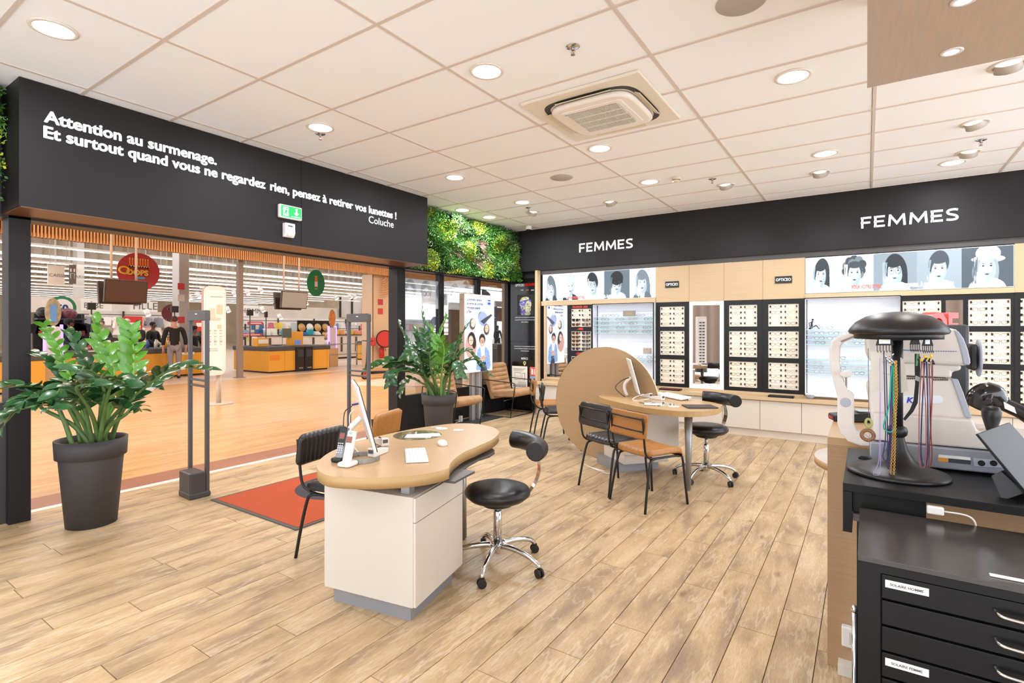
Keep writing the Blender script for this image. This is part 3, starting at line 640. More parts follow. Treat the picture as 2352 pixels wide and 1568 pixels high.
# lit shelf boxes
BOXW = mat('lit_white_panel', 'e0e4ea', .6, emit=.22, emcol='e4ecff'); SHG = mat('shelf_glass_edge', '9fdcd8', .2, emit=.1)
def litbox(a, b, where, shelves):
    t = thing('lit_shelf_box', 'white back-lit display niche with glass shelves, '+where, 'display case', (a, 7.9, .58)); at = (a, 7.9, .58)
    MB().bb(a+.02, b-.01, 7.958, 7.97, .6, 1.83).build('lit_back', BOXW, t, at=at)
    q = MB().bb(a, a+.012, 7.80, 7.95, .58, 1.845).bb(b-.01, b, 7.80, 7.95, .58, 1.845).bb(a, b, 7.80, 7.95, 1.83, 1.845).bb(a, b, 7.80, 7.95, .58, .6); q.build('niche_sides', mat('niche_white', 'e8e8f0', .5), t, at=at)
    q = MB().bb(a-.004, a+.006, 7.79, 7.81, .58, 1.845).bb(b-.006, b+.004, 7.79, 7.81, .58, 1.845).bb(a, b, 7.79, 7.81, 1.838, 1.848); q.build('edge_trim', BLKM, t, at=at)
    for n, (z, items) in enumerate(shelves):
        s_ = MB().bb(a+.012, b-.01, 7.815, 7.945, z-.006, z).build('glass_shelf', glassmat('shelf_glass', (.96, .995, .995), .03), t, at=at)
        MB().bb(a+.012, b-.01, 7.812, 7.8155, z-.006, z).build('shelf_edge', SHG, s_, at=at)
        for i, x in enumerate(items):
            kd, me = random.choices(GL, [6, 5, 1, 1, 0, 1])[0]
            put_glasses(me, kd+' eyeglasses,', (x, 7.835, z+.0195), R(random.uniform(12, 28)), f'{ORD[n]} shelf, {NTH[i]} from left, lit niche {where}', 'eyewear on the shelves of the niche '+where)
zz = lambda u, v: G(u, v, y=7.815).z
nx = lambda *us: [G(u, 750, y=7.84).x for u in us]
k = 4.127
litbox(sx1, Xm[0], 'behind the round screen', [(zz(1450, 726.5), nx(1392, 1412, 1472, 1497)), (zz(1450, 735.8), nx(1390, 1424, 1452, 1489)), (zz(1450, 745.5), nx(1390, 1427, 1455, 1491)), (zz(1450, 755), nx(1390, 1425, 1457, 1486)), (zz(1450, 764.5), nx(1390, 1427, 1454, 1485)), (zz(1490, 823), nx(1467, 1496)), (zz(1490, 833), nx(1470, 1497))])
for u0, u1, v0, v1, c, nm in ((1431, 1458, 713, 726, '8f8676', 'grey sign block with gold lettering on the top glass shelf'), (1477, 1495, 799, 812, 'a9a195', 'small grey sign block on a green-edged shelf above the round screen')):
    a, b = G(u0, v1, y=7.84), G(u1, v0, y=7.84); t = thing('brand_block', nm, 'sign', (a.x, 7.84, a.z)); MB().bb(0, b.x-a.x, 0, .03, 0, b.z-a.z).build('block', mat('block_'+c, c, .5), t, bevel=.002)
    text_mesh('lettering', 'Chloé' if u0 == 1431 else 'optique', .04 if u0 == 1431 else .02, mat('gold_lettering', 'd8a860', .4, metal=.3), frame(((b.x-a.x)/2, -.0006, (b.z-a.z)*.3), (1, 0, 0), (0, 0, 1)), t, align='CENTER', ext=.0003)
litbox(Xm[4], XR[0], 'behind the display stand', [(zz(1950, 756), nx(1873, 1900, 1940)), (zz(1950, 769), nx(1882, 1915, 1945)), (zz(1950, 780.5), nx(1882, 1912, 1970)), (zz(1950, 791.5), nx(1884, 1950, 1975)), (zz(1950, 826), nx(1874, 1930, 1970)), (zz(1950, 838), nx(1878, 1935)), (zz(1950, 849), nx(1880, 1930, 1976)), (zz(1950, 860), nx(1882, 1932, 1974))])
p = G(1864, 755, y=7.84); t = thing('figurine', 'small black seated figure sculpture on the upper glass shelf', 'ornament', (p.x, 7.86, zz(1864, 756)))
q = MB(); q.tube([(-.03, 0, .005), (0, 0, .02), (.0, 0, .075), (.01, 0, .11)], [.012, .016, .012, .008], 8).ell((.012, 0, .125), .013).tube([(0, 0, .02), (.05, 0, .05), (.085, 0, .005)], .008, 8).tube([(.01, 0, .1), (-.03, 0, .08), (-.02, 0, .03)], .005, 6); q.build('figure', BPLAS, t)
p = G(1861, 906, y=7.75); t = thing('crystal_ornament', 'faceted clear crystal lying on the counter end', 'ornament', (p.x, 7.78, .548))
MB().lathe([(.001, 0), (.02, .002), (.055, .035), (.04, .055), (.001, .056)], n=8, smooth=False, caps=False).build('crystal', mat('crystal', 'e8f0f8', .03, trans=.8), t)

# ------------------------------------------------------------ portrait light boxes
PRT_L = mat('print_backlit', 'ffffff', .4, emit=.22, vcol=1); PRT = mat('print_matte', 'ffffff', .6, vcol=1)
def portrait(P, x0, w, hair, skin, bgc, style, tilt=0, gl='202830', top='303c44'):
    sh = '9fb0bc'
    cx = x0+w*.5; f = lambda a: a*w; P.rect(x0, 0, x0+w, 1, bgc); hw = w
    E = lambda dx, cy, rx, ry, c, rot=0: P.ell(cx+dx*hw, cy, rx*hw, ry, c, rot)
    inx = lambda: None
    if style == 'long': E(.02, .5, .27, .48, hair, tilt); P.rect(cx-.24*hw, 0, cx+.3*hw, .45, hair)
    elif style == 'curly':
        for n in range(30):
            a = n*2.4; E(cos(a)*.26*((n % 5)/6+.25), .62+sin(a)*.28*((n % 5)/6+.3), .11, .12, hair if n % 3 else '6c757c')
    elif style == 'short': E(0, .66, .23, .33, hair, tilt)
    elif style == 'hat': E(.02, .84, .24, .2, 'f6f8fa'); E(.02, .7, .32, .09, 'e4ecf2'); E(-.17, .35, .12, .35, hair); E(.15, .4, .08, .3, hair)
    E(0, -.02, .36, .26, top); E(0, .14, .09, .2, skin); E(0, .46, .16, .3, skin, tilt); E(.06, .44, .11, .27, sh, tilt); E(-.035, .48, .115, .235, skin, tilt); E(.0, .345, .09, .03, sh); E(.02, .2, .07, .06, sh)
    if style == 'long': E(-.02, .72, .17, .12, hair)
    if style == 'fringe': E(0, .72, .25, .25, hair); P.rect(cx-.24*hw, .55, cx+.24*hw, .74, hair)
    if style == 'curly': E(0, .74, .17, .1, hair)
    if style == 'short': E(0, .76, .19, .12, hair)
    for s in (-1, 1): E(s*.075, .53, .024, .022, '222a30'); E(s*.075, .585, .035, .012, '3a444c')
    for s in (-1, 1): P.ring(cx+s*.078*hw, .52, .062*hw, .085, .12, gl)
    P.line(cx-.02*hw, .53, cx+.02*hw, .53, .0012, gl)
    E(.01, .43, .015, .03, 'a9b8c2'); E(0, .32, .045, .02, '3e4850')
    for n in range(3): E(-.2+.05*n, .18+.05*n, .035, .16, skin, 20)
    for n in range(14): P.line(cx+random.uniform(-.28, -.17)*hw, .75, cx+random.uniform(-.3, -.2)*hw, .1, .0007, '9fb2be' if style == 'long' else bgc)
def lightbox(x0, x1, z0, z1, people, where, W, H):
    t = thing('portrait_light_box', f'back-lit strip of black and white portraits, {where}', 'light box', (x0, 7.9, z0))
    MB().bb(x0, x1, 7.9, 7.94, z0, z1).build('case', mat('box_edge', 'f2f4f8', .5), t, at=t.location, bevel=.001)
    P = Paint(W, H, 'eef4f8'); n = len(people)
    ws = [p[0] for p in people]; s = sum(ws); x = 0
    for p in people: portrait(P, x, p[0]/s, *p[1:]); x += p[0]/s
    P.build('print', (x0+.006, 7.8985, z0+.006), (1, 0, 0), (0, 0, 1), x1-x0-.012, z1-z0-.012, PRT_L, t, at=t.location)
    return t
t = lightbox(-4.665, Xm[0], 1.925, 2.383, [(.8, '5c6870', 'e6eef2', 'f4f8fa', 'long', 8), (1, 'b9c6ce', 'e9f1f5', 'f0f5f8', 'short', -6, 'd5dde2', '20282e'), (1, '10161a', 'cfdce4', 'd4dde3', 'short', 10, '8a98a2', 'b8c4cc'), (1.05, '0c1014', 'eaf2f6', '5a6a76', 'fringe', 0, '101418', 'e8f0f4'), (1, '6c7a84', 'eef5f8', 'f6f9fb', 'long', 5, 'b8c6d0', '586670')], 'at the left of the display wall', 300, 70)
def strap(t, s1, s2, u0, u1, u2, z, size):
    loc = t.location
    for s, m, a, b in ((s1, mat('coral_lettering', 'ee5a48', .5, emit=.6), u0, u1), (s2, mat('white_glow_lettering', 'ffffff', .5, emit=.9), u1, u2)):
        xa, xb = gx(a)-loc.x, gx(b)-loc.x; o = text_mesh('lettering', s, size, m, frame((xa, -.0035, z-loc.z), (1, 0, 0), (0, 0, 1)), t, bold=.002, ext=.0006)
        k = (xb-xa-.03)/max(v.co.x-xa for v in o.data.vertices)
        for v in o.data.vertices: v.co.x = xa+(v.co.x-xa)*k
strap(t, 'POUR VOTRE STYLE,', 'DEMANDEZ CONSEIL À VOTRE OPTICIEN', 1305, 1347, 1440, 1.95, .055)
t = lightbox(Xm[4]+.003, XR[1], 1.91, 2.375, [(1.15, '2a3238', 'eef4f6', 'eef3f6', 'long', -4, 'd8e2e8', 'dfe8ec'), (1.35, '39424a', 'd9e3e8', 'e9f0f4', 'curly', 0, 'f4f8fa', 'f2f6f8'), (1.45, '20282e', 'eaf2f4', '7f8e98', 'long', 4, '6c7880', 'eef4f6'), (1.4, '3c464e', 'd6e2e8', '8e9ca6', 'short', -8, 'c2ccd2', 'c8d4da'), (1.5, '8d9aa2', 'e4ecf0', '49545c', 'hat', 0, '9aa6ae', 'eef4f6')], 'above the white instrument', 480, 100)
strap(t, 'POUR VOTRE STYLE,', 'DEMANDEZ CONSEIL À VOTRE OPTICIEN', 1956, 2032, 2198, 1.95, .062)

# ------------------------------------------------------------ counter and base cabinets along the back wall
o = MB().bb(-4.685, 4.2, 7.65, 7.94, .503, .546).build('worktop', WOODL, at=(-4.7, 7.8, .503), bevel=.002); tag(o, 'long pale oak worktop below the eyewear wall', 'worktop')
o = MB().bb(-4.685, 4.2, 7.9, 7.93, .546, .58).build('upstand', WOODL, at=(-4.7, 7.9, .546)); tag(o, 'pale oak upstand strip behind the worktop', 'panel')
xb = [-4.68, -4.17, -3.66, -3.15, -2.64, -2.13, -1.655, -1.178, -.69, -.2, .3, .8, 1.3, 1.8, 2.3, 2.8, 3.3]
for i in range(len(xb)-1):
    a, b = xb[i], xb[i+1]; t = thing('base_cabinet', 'white base cabinet under the long worktop, '+['leftmost', 'second', 'third', 'fourth', 'fifth', 'sixth', 'seventh', 'eighth', 'ninth', 'tenth', 'eleventh', 'twelfth', 'thirteenth', 'fourteenth', 'fifteenth', 'sixteenth'][i]+' from the left', 'cabinet', (a, 7.7, 0), group='white base cabinets in a row under the long worktop')
    MB().bb(.001, b-a-.001, .0, .24, .106, .5).build('body', WHITE, t); MB().bb(.0025, b-a-.0025, -.018, .0, .106, .49).build('door', WHITE, t, bevel=.0015)
    MB().bb(0, b-a, .02, .24, 0, .106).build('plinth', mat('pale_wood_plinth', 'd2c5b6', .5, var=.05, scale=4, stretch=(1, 1, 12)), t)
# trays on the worktop
for u, v, inner, lb in ((1542, 894, 'd94a3c', 'black rectangular tray with a red felt lining on the worktop'), (1793, 912, '1c1a1a', 'black closed rectangular tray on the worktop')):
    p = G(u, v, z=.552); t = thing('eyewear_tray', lb, 'tray', (p.x, 7.745, .546))
    wdt = .30 if u == 1542 else .30
    q = MB().bb(-wdt/2, wdt/2, -.07, .07, 0, .006)
    for a in ((-wdt/2, -wdt/2+.008, -.07, .07), (wdt/2-.008, wdt/2, -.07, .07), (-wdt/2, wdt/2, -.07, -.062), (-wdt/2, wdt/2, .062, .07)): q.bb(*a, .006, .022)
    q.build('tray_body', BPLAS, t); MB().bb(-wdt/2+.008, wdt/2-.008, -.062, .062, .006, .012 if u == 1542 else .022).build('lining', mat('felt_'+inner, inner, .9), t)

# ------------------------------------------------------------ black solidarity cabinet in the corner
t = thing('recycling_cabinet', 'tall black cabinet with a fist poster and white text, for used glasses', 'cabinet', (-5.36, 7.9, 0)); L0 = V((-5.36, 7.9, 0))
ax, bx = gx(1172), -4.737
MB().bb(ax, bx, 7.92, 7.955, 0, 2.34).build('carcass', mat('gloss_black', '121010', .18, coat=.3), t, at=L0)
zs_ = Y_ = lambda v: G(1205, v, y=7.9).z
for z0, z1 in ((zs_(784)+.004, 2.33), (.02, zs_(784)-.004)):
    d = MB().bb(ax+.004, bx-.004, 7.9, 7.92, z0, z1).build('door', mat('gloss_black', ''), t, at=L0, bevel=.002)
    zc = z0+.1 if z0 > 1 else z1-.1
    zc = {True: zs_(771), False: zs_(799)}[z0 > 1]
    MB().tube(arcpts((bx-.05, 7.90, zc), .1, -50, 50, 8, ax=1, ay=2), .006, 8)
    pts = [V((bx-.05, 7.9-.045*cos(a), zc+.085*sin(a))) for a in [R(-90+180*k/10) for k in range(11)]]
    MB().tube(pts, .006, 8).build('handle', STEEL, d, at=L0)
def ctext(s, u0, u1, v, size, m, bold=.001):
    a, b = G(u0, v, y=7.898), G(u1, v, y=7.898)
    o = text_mesh('lettering', s, size, m, frame((0, 0, 0), (1, 0, 0), (0, 0, 1)), t, bold=bold, ext=.0005, align='LEFT')
    xs = [q.co.x for q in o.data.vertices]; mn, mx_ = min(xs), max(xs); k = (b.x-a.x)/(mx_-mn)
    for q in o.data.vertices: q.co = V((a.x+(q.co.x-mn)*k, 7.8985, a.z+q.co.z))-L0
ctext('OPTICEO', 1183, 1204, 658, .06, LETTER, .0015); ctext('SOLIDAIRE', 1205, 1228, 656.5, .06, RED, .0015)
ctext("OPÉRATION DE SOLIDARITÉ ET D'ACTION", 1183, 1228, 730, .022, LETTER, .0005); ctext('COLLECTIVE AUX POPULATIONS LES PLUS', 1183, 1228, 735.5, .022, LETTER, .0005); ctext('DÉFAVORISÉES', 1197, 1213, 740.5, .022, LETTER, .0005)
ctext('EN RECYCLANT VOS ANCIENNES LUNETTES,', 1181, 1230, 796, .022, LETTER, .0005); ctext('VOUS CONTRIBUEZ À ÉQUIPER CEUX QUI SONT', 1181, 1230, 801, .022, LETTER, .0005); ctext('DANS LE BESOIN.', 1196, 1215, 806.5, .022, LETTER, .0005)
ctext('MERCI', 1197, 1212, 825, .05, LETTER, .0012)
P = Paint(70, 90, '15120f')
for n, (x, y, rx, ry, c, ro) in enumerate([(.5, .3, .26, .3, '8a8f6a', 0), (.33, .3, .12, .3, '3d3f86', 8), (.5, .55, .36, .22, 'a9a878', 0), (.42, .78, .3, .11, 'b9b48a', 12), (.5, .66, .36, .09, '4a4a9a', 10), (.48, .54, .36, .08, '5b5aa8', 8), (.52, .42, .34, .08, '9a9a7e', 12), (.68, .52, .17, .2, 'b8b08a', 0), (.66, .28, .16, .2, 'a8a582', 0), (.4, .1, .2, .12, '4a4788', 0), (.62, .08, .18, .1, '8f8f6c', 0)]): P.ell(x, y, rx, ry, c, ro)
for n in range(60): P.ell(random.uniform(.2, .8), random.uniform(.05, .85), .03, .02, random.choice(['2e2c5a', 'd8d2a8', '6a6a5a', '3a3878']))
P.a[(np.hypot((P.X-.5)/.42, (P.Y-.42)/.5) > 1)] = lin('15120f')
a = G(1188, 724, y=7.8985); b = G(1226, 676, y=7.8985); P.build('fist_print', (a.x, 7.8985, a.z), (1, 0, 0), (0, 0, 1), b.x-a.x, b.z-a.z, PRT, t, at=L0)
for i, (u, c) in enumerate(((1187, 'b06a3a'), (1199, 'e8e0d8'), (1211, 'c8a050'), (1223, 'f0f0f0'), (1205, '705030'))):
    v = 666 if i < 4 else 759; k = .55 if i < 4 else 1.0; p = G(u, v, y=7.8985)-L0; q = MB()
    for s in (-1, 1): q.tube([p+V((s*.03*k+.022*k*cos(a_), 0, .018*k*sin(a_))) for a_ in [2*pi*n/12 for n in range(12)]], .002, 4, closed=True)
    q.tube([p+V((-.008*k, 0, 0)), p+V((.008*k, 0, 0))], .002, 4); q.build('glasses_icon', mat('icon_'+c, c, .5), t)
p = G(1205, 833, y=7.8985)-L0; q = MB().prism([p+V((.03*cos(a_), -.001, .03*sin(a_))) for a_ in [R(-40+260*n/16) for n in range(17)]]+[p+V((0, -.001, -.055))], (0, .001, 0)); q.build('map_pin_print', mat('pin_yellow', 'd8d060', .6), t)
MB().lathe([(.001, 0), (.017, 0)], n=14, caps=False)
q = MB().prism([p+V((.017*cos(a_), -.0018, .017*sin(a_))) for a_ in [2*pi*n/14 for n in range(14)]], (0, .0008, 0)); q.build('pin_centre', mat('pin_blue', '4a68a8', .6), t)
def poster(name, lb, cat, u0, v0, u1, v1, P, y=7.896):
    a = G(u0, v1, y=y); b = G(u1, v0, y=y); t = thing(name, lb, cat, (a.x, y, a.z)); MB().bb(0, b.x-a.x, 0, .004, 0, b.z-a.z).build('sheet', PAPER, t)
    P.build('print', (.002, -.0008, .002), (1, 0, 0), (0, 0, 1), b.x-a.x-.004, b.z-a.z-.004, PRT, t); return t
P = Paint(60, 90, 'f2e8d8')
for n in range(3): P.rect(.1, .88-.05*n, .9-.1*n, .9-.05*n, '8a8078')
P.rect(.16, .38, .62, .72, '7a7068'); P.rect(.18, .395, .6, .705, 'f2e8d8'); P.rect(.16, .55, .6, .56, '7a7068'); P.rect(.68, .38, .86, .7, '7a7068'); P.rect(.7, .4, .84, .68, 'f2e8d8'); P.rect(.05, .05, .95, .2, 'c9c4b8')
for n in range(9): P.rect(.08+.1*n, .07, .13+.1*n, .12, random.choice(['3c7a58', 'b05038', '403c38']))
for n in range(6): P.rect(.4, .3-.03*n, .9, .31-.03*n, '9a9088')
poster('evacuation_plan', 'cream framed evacuation plan leaning low on the black cabinet', 'sign', 1176, 841.5, 1211, 890, P)
P = Paint(40, 66, 'e4502c')
P.rect(0, 0, 1, .22, '3f9ad8'); P.rect(.22, .36, .48, .78, 'ffffff'); P.rect(.28, .78, .42, .86, 'ffffff'); P.rect(.15, .84, .4, .88, 'ffffff')
for n in range(5): P.line(.6, .4+.1*n, .85, .42+.1*n, .04, 'ffffff')
for n in range(5): P.line(.1+.17*n, .08, .18+.17*n, .15, .02, 'ffffff')
poster('extinguisher_sign', 'red and blue fire extinguisher pictogram sign on the black cabinet', 'sign', 1217, 843.5, 1232, 869, P)
tag(MB().bb(-5.44, -5.372, 7.86, 7.95, 0, 2.34).build('corner_post', BLKM, at=(-5.4, 7.9, 0)), 'narrow black post between shopfront and corner cabinet', 'panel')
# ------------------------------------------------------------ chairs
LBK = mat('black_leather', '1f1b1a', .38, bump=.3, scale=60, coat=.1); LBR_ = mat('cognac_leather', 'a56e32', .42, bump=.3, scale=60, var=.12); FRM = mat('chair_frame_black', '121212', .35)
def padded(w, h, th, nrib, axis_rib=0, curve=0, puff=.006, nx_=40, ny_=10, rr=.05):
    """quilted pad in local xy (w along x, h along y), ribs across x, thickness z; curve bends it"""
    q = MB(); 
    def pt(i, j, side):
        x = -w/2+w*i/nx_; y = -h/2+h*j/ny_
        ex = min(1, (min(i, nx_-i)/nx_*w)/.03); ey = min(1, (min(j, ny_-j)/ny_*h)/.03)
        # rounded corners
        dx = max(0, abs(x)-(w/2-rr)); dy = max(0, abs(y)-(h/2-rr)); d = math.hypot(dx, dy)
        if d > rr: x -= (dx/d*(d-rr))*(1 if x > 0 else -1); y -= (dy/d*(d-rr))*(1 if y > 0 else -1); e = 0
        else: e = min(math.sqrt(max(0, 1-(1-ex)**2)), math.sqrt(max(0, 1-(1-ey)**2)))
        t = th*(.35+.65*e)
        if side and nrib: t += puff*(abs(sin(pi*nrib*(i/nx_)))**.5-.6)*e
        z = t if side else 0
        return V((x, y, z+curve*((x/(w/2))**2)))
    vs = [pt(i, j, s) for s in (1, 0) for i in range(nx_+1) for j in range(ny_+1)]; n = ny_+1; N0 = (nx_+1)*n
    fs = [(i*n+j, (i+1)*n+j, (i+1)*n+j+1, i*n+j+1) for i in range(nx_) for j in range(ny_)]
    fs += [(N0+i*n+j, N0+i*n+j+1, N0+(i+1)*n+j+1, N0+(i+1)*n+j) for i in range(nx_) for j in range(ny_)]
    for i in range(nx_): fs += [(i*n, N0+i*n, N0+(i+1)*n, (i+1)*n), (i*n+ny_, (i+1)*n+ny_, N0+(i+1)*n+ny_, N0+i*n+ny_)]
    for j in range(ny_): fs += [(j, j+1, N0+j+1, N0+j), (nx_*n+j, N0+nx_*n+j, N0+nx_*n+j+1, nx_*n+j+1)]
    return q.add(vs, fs, True)
def xf(q, m): q.v = [tuple(m @ V(a)) for a in q.v]; return q
def make_chair(lb, leather, loc, rz, group=None):
    t = thing('dining_chair', lb, 'chair', loc, rz, group)
    # local: +y forward, x across. seat top z .45
    q = xf(padded(.40, .40, .045, 9, nx_=54, ny_=14, puff=.009), M4.Translation((0, 0.01, .425)))
    q.v = [(x, y, z-.035*max(0, (y-.13)/.08)**2+.012*abs(x/.2)**2) for x, y, z in q.v]
    q.build('seat', leather, t)
    m = M4.Translation((0, -.2375, .678)) @ M4.Rotation(R(90-8), 4, 'X') @ M4.Rotation(pi, 4, 'Y')
    q = padded(.43, .205, .028, 11, nx_=66, ny_=12, curve=.008, puff=.009, rr=.045); q = xf(q, m); q.build('backrest', leather, t)
    for s in (-1, 1):
        up = [(s*.19, -.246, .745), (s*.19, -.236, .66), (s*.188, -.222, .52), (s*.184, -.205, .455), (s*.174, -.17, .425), (s*.176, -.1, .41), (s*.178, .1, .408), (s*.18, .17, .40)]
        MB().tube(smoothpath(up, 3), .009, 8).build('back_upright', FRM, t)
        MB().tube(smoothpath([(s*.172, -.08, .408), (s*.182, -.135, .402), (s*.188, -.165, .37), (s*.2, -.205, .2), (s*.212, -.24, .0)], 4), .0105, 8).build('leg', FRM, t)
        MB().tube(smoothpath([(s*.12, .19, .402), (s*.168, .195, .4), (s*.185, .2, .37), (s*.195, .215, .2), (s*.205, .235, .0)], 4), .0105, 8).build('leg', FRM, t)
    MB().tube([(-.15, .19, .402), (.15, .19, .402)], .0095, 8).build('seat_rail', FRM, t)
    for z, yy in ((.735, -.246), (.635, -.236)):
        MB().tube([(-.19, yy, z), (0, yy-.006, z), (.19, yy, z)], .0075, 6).build('back_crossbar', FRM, t)
    return t
make_chair('black leather dining chair facing the second desk, beside the cognac one', LBK, (-1.92, 4.53, 0), R(-26))
make_chair('cognac leather dining chair with black frame at the second desk, nearest the camera', LBR_, (-1.515, 4.31, 0), R(-27))
make_chair('black leather dining chair half hidden behind the round screen', LBK, (-3.12, 5.70, 0), R(-56))
make_chair('cognac leather dining chair behind the black one, left of the round screen', LBR_, (-3.52, 6.13, 0), R(-52))
make_chair('black leather dining chair behind the first desk, left of the screen', LBK, (-2.80, 2.26, 0), R(-80))
make_chair('cognac leather dining chair behind the first desk, right of the screen', LBR_, (-3.02, 3.06, 0), R(-72))
# ------------------------------------------------------------ saddle stools
SEATL = mat('stool_black_vinyl', '151414', .36)
def make_stool(lb, loc, rz, brz, sz=.47, arm=.26):
    t = thing('rolling_stool', lb, 'stool', loc, rz)
    MB().lathe([(.001, sz-.052), (.12, sz-.052), (.17, sz-.045), (.2, sz-.018), (.203, sz), (.19, sz+.02), (.15, sz+.034), (.08, sz+.038), (.001, sz+.036)], n=40, caps=False).build('seat', SEATL, t)
    MB().lathe([(.02, sz-.09), (.09, sz-.085), (.12, sz-.06), (.11, sz-.05)], n=32).build('seat_plate', BPLAS, t)
    MB().cyl((0, 0, .3), (0, 0, sz-.08), .014, n=16).build('gas_lift', STEEL, t)
    MB().lathe([(.026, .13), (.026, .335), (.02, .34)], n=20).build('column', CHROME, t)
    q = MB().lathe([(.022, .075), (.034, .09), (.036, .13), (.028, .145)], n=20)
    q.build('hub', CHROME, t)
    for k in range(5):
        a = brz+2*pi*k/5; pr_ = [(.03, .125), (.1, .125), (.18, .115), (.25, .095), (.29, .07), (.295, .055)]
        q = MB(); pts = smoothpath([(cos(a)*r, sin(a)*r, z) for r, z in pr_], 3); q.tube(pts, [.02-.009*i/len(pts) for i in range(len(pts))], 8)
        q.build('base_leg', CHROME, t)
        c = V((cos(a)*.298, sin(a)*.298, .026)); b = a+random.uniform(.3, 1.4); q = MB()
        for s in (-1, 1): 
            d = V((cos(b), sin(b), 0))*s; q.tube([c+d*.006, c+d*.018], .026, 16)
        q.tube([c, c+V((0, 0, .03))], .006, 8); q.box(c+V((0, 0, .02)), (.03, .012, .022), b+pi/2); q.build('caster', BPLAS, t)
    # side armrest on a chromed strip
    q = MB(); prof = [(.12, sz-.06), (.19, sz-.04), (.245, sz+.02), (.275, sz+.10), (.27, sz+.17), (.25, sz+.215)]
    pp = smoothpath([(r, 0, z) for r, z in prof], 4); vs = []; 
    for p_ in pp: vs += [p_+V((0, -.022, 0)), p_+V((0, .022, 0)), p_+V((-.005, .022, .002)), p_+V((-.005, -.022, .002))]
    q.add(vs, [(4*i+k, 4*i+(k+1) % 4, 4*i+4+(k+1) % 4, 4*i+4+k) for i in range(len(pp)-1) for k in range(4)]); q.build('arm_strip', CHROME, t)
    pts = smoothpath([(.17, -.2, sz+.27), (.225, -.12, sz+.268), (.25, 0, sz+.265), (.225, .12, sz+.268), (.17, .2, sz+.27)], 4)
    q = MB().tube(pts, .058, 18); q.build('arm_roll', SEATL, t, bevel=.006)
    return t
make_stool('black rolling stool with chrome star base and curved arm roll beside the first desk', (-1.88, 2.64, 0), R(52), R(20), sz=.455)
make_stool('black rolling stool with chrome star base behind the table leg of the second desk', (-1.285, 5.28, 0), R(62), R(-22), sz=.49)
# ------------------------------------------------------------ desk 1
DT = mat('desk_maple', 'b8956a', .32, var=.03, scale=8, stretch=(1, 8, 8)); DE = mat('desk_edge', 'b39060', .45)
PGREY = mat('aluminium_plinth', '9a9ca2', .4, metal=.4)
def top_outline(px, z, ox, oy, k, n=6):
    pts = [G(ox+a/k, oy+b/k, z=z) for a, b in px]; return pts
L1 = V((-2.2, 2.2, 0)); t = thing('desk', 'kidney shaped desk with pale wood top and white drawer pedestal, nearest the camera', 'desk', L1)
A = top_outline([(1722, 612), (1728, 575), (1750, 540), (1800, 492), (1900, 425), (2000, 385), (2100, 340), (2200, 295), (2265, 245), (2285, 205), (2260, 170), (2180, 140), (2050, 115), (1900, 107), (1750, 111), (1550, 135), (1300, 172), (1000, 235), (700, 312), (500, 380), (380, 432), (290, 495), (240, 555), (236, 600), (260, 645), (340, 688), (460, 708), (650, 718), (900, 720), (1150, 708), (1400, 685), (1600, 650)], .74, 680, 950, 4.9)
sm = smoothpath([A[0]]+A[1:]+[A[0]+V((-.001, -.001, 0))], 2)
q = MB().pz([(p_.x, p_.y) for p_ in sm], .685, .7385, True); q.build('edge_band', DE, t, at=L1)
MB().pz([(p_.x, p_.y) for p_ in sm], .7385, .74).build('tabletop', DT, t, at=L1)
ang = R(9.5); c0 = V((-1.835, 1.865, 0)); e1 = V((-cos(ang), -sin(ang)*1.05, 0)).normalized(); e2 = V((-.23, .973, 0)).normalized()
def quad(c, a, b, z0, z1, la, lb, o=(0, 0)):
    p0 = c+a*o[0]+b*o[1]; return [p0, p0+a*la, p0+a*la+b*lb, p0+b*lb]
wb_, db_ = .56, .52
qd = quad(c0, e1, e2, 0, 0, wb_, db_); MB().pz([(p_.x, p_.y) for p_ in qd], .085, .625).build('pedestal_body', WHITE, t, at=L1, bevel=.002)
qd = quad(c0, e1, e2, 0, 0, wb_-.07, db_-.07, (.035, .035)); MB().pz([(p_.x, p_.y) for p_ in qd], 0, .085).build('plinth', PGREY, t, at=L1)
for z0, z1, nm in ((.09, .50, 'door'), (.504, .622, 'drawer')):
    qd = [c0-e1*.016, c0-e1*.001, c0-e1*.001+e2*db_, c0-e1*.016+e2*db_]; MB().pz([(p_.x, p_.y) for p_ in qd], z0, z1).build(nm, WHITE, t, at=L1, bevel=.0015)
p = G(930, 1120, z=.655); q = MB().box((p.x, p.y+.02, .655), (.05, .05, .06), .2).box((p.x-.2, p.y+.03, .655), (.36, .02, .05), .12); q.build('support_bracket', SATIN, t, at=L1, bevel=.002)
MB().box((-1.86, 2.16, .665), (.2, .22, .012), R(10)).build('pull_tray', GPLAS, t, at=L1)
MB().cyl((-2.313, 2.83, .012), (-2.313, 2.83, .69), .03, .026, n=20).cyl((-2.313, 2.83, 0), (-2.313, 2.83, .014), .018).build('table_leg', STEEL, t, at=L1)
kt = [G(680+a/4.9, 950+b/4.9, z=.66) for a, b in [(1740, 620), (1850, 520), (1950, 460), (2060, 400), (2120, 360), (2180, 368), (2232, 400), (2235, 430), (2180, 468), (2060, 505), (1960, 560), (1880, 612), (1830, 628)]]
MB().pz([(p_.x, p_.y) for p_ in kt], .645, .66).build('keyboard_tray', mat('tray_dark_grey', '5c5a58', .35), t, at=L1, bevel=.004)
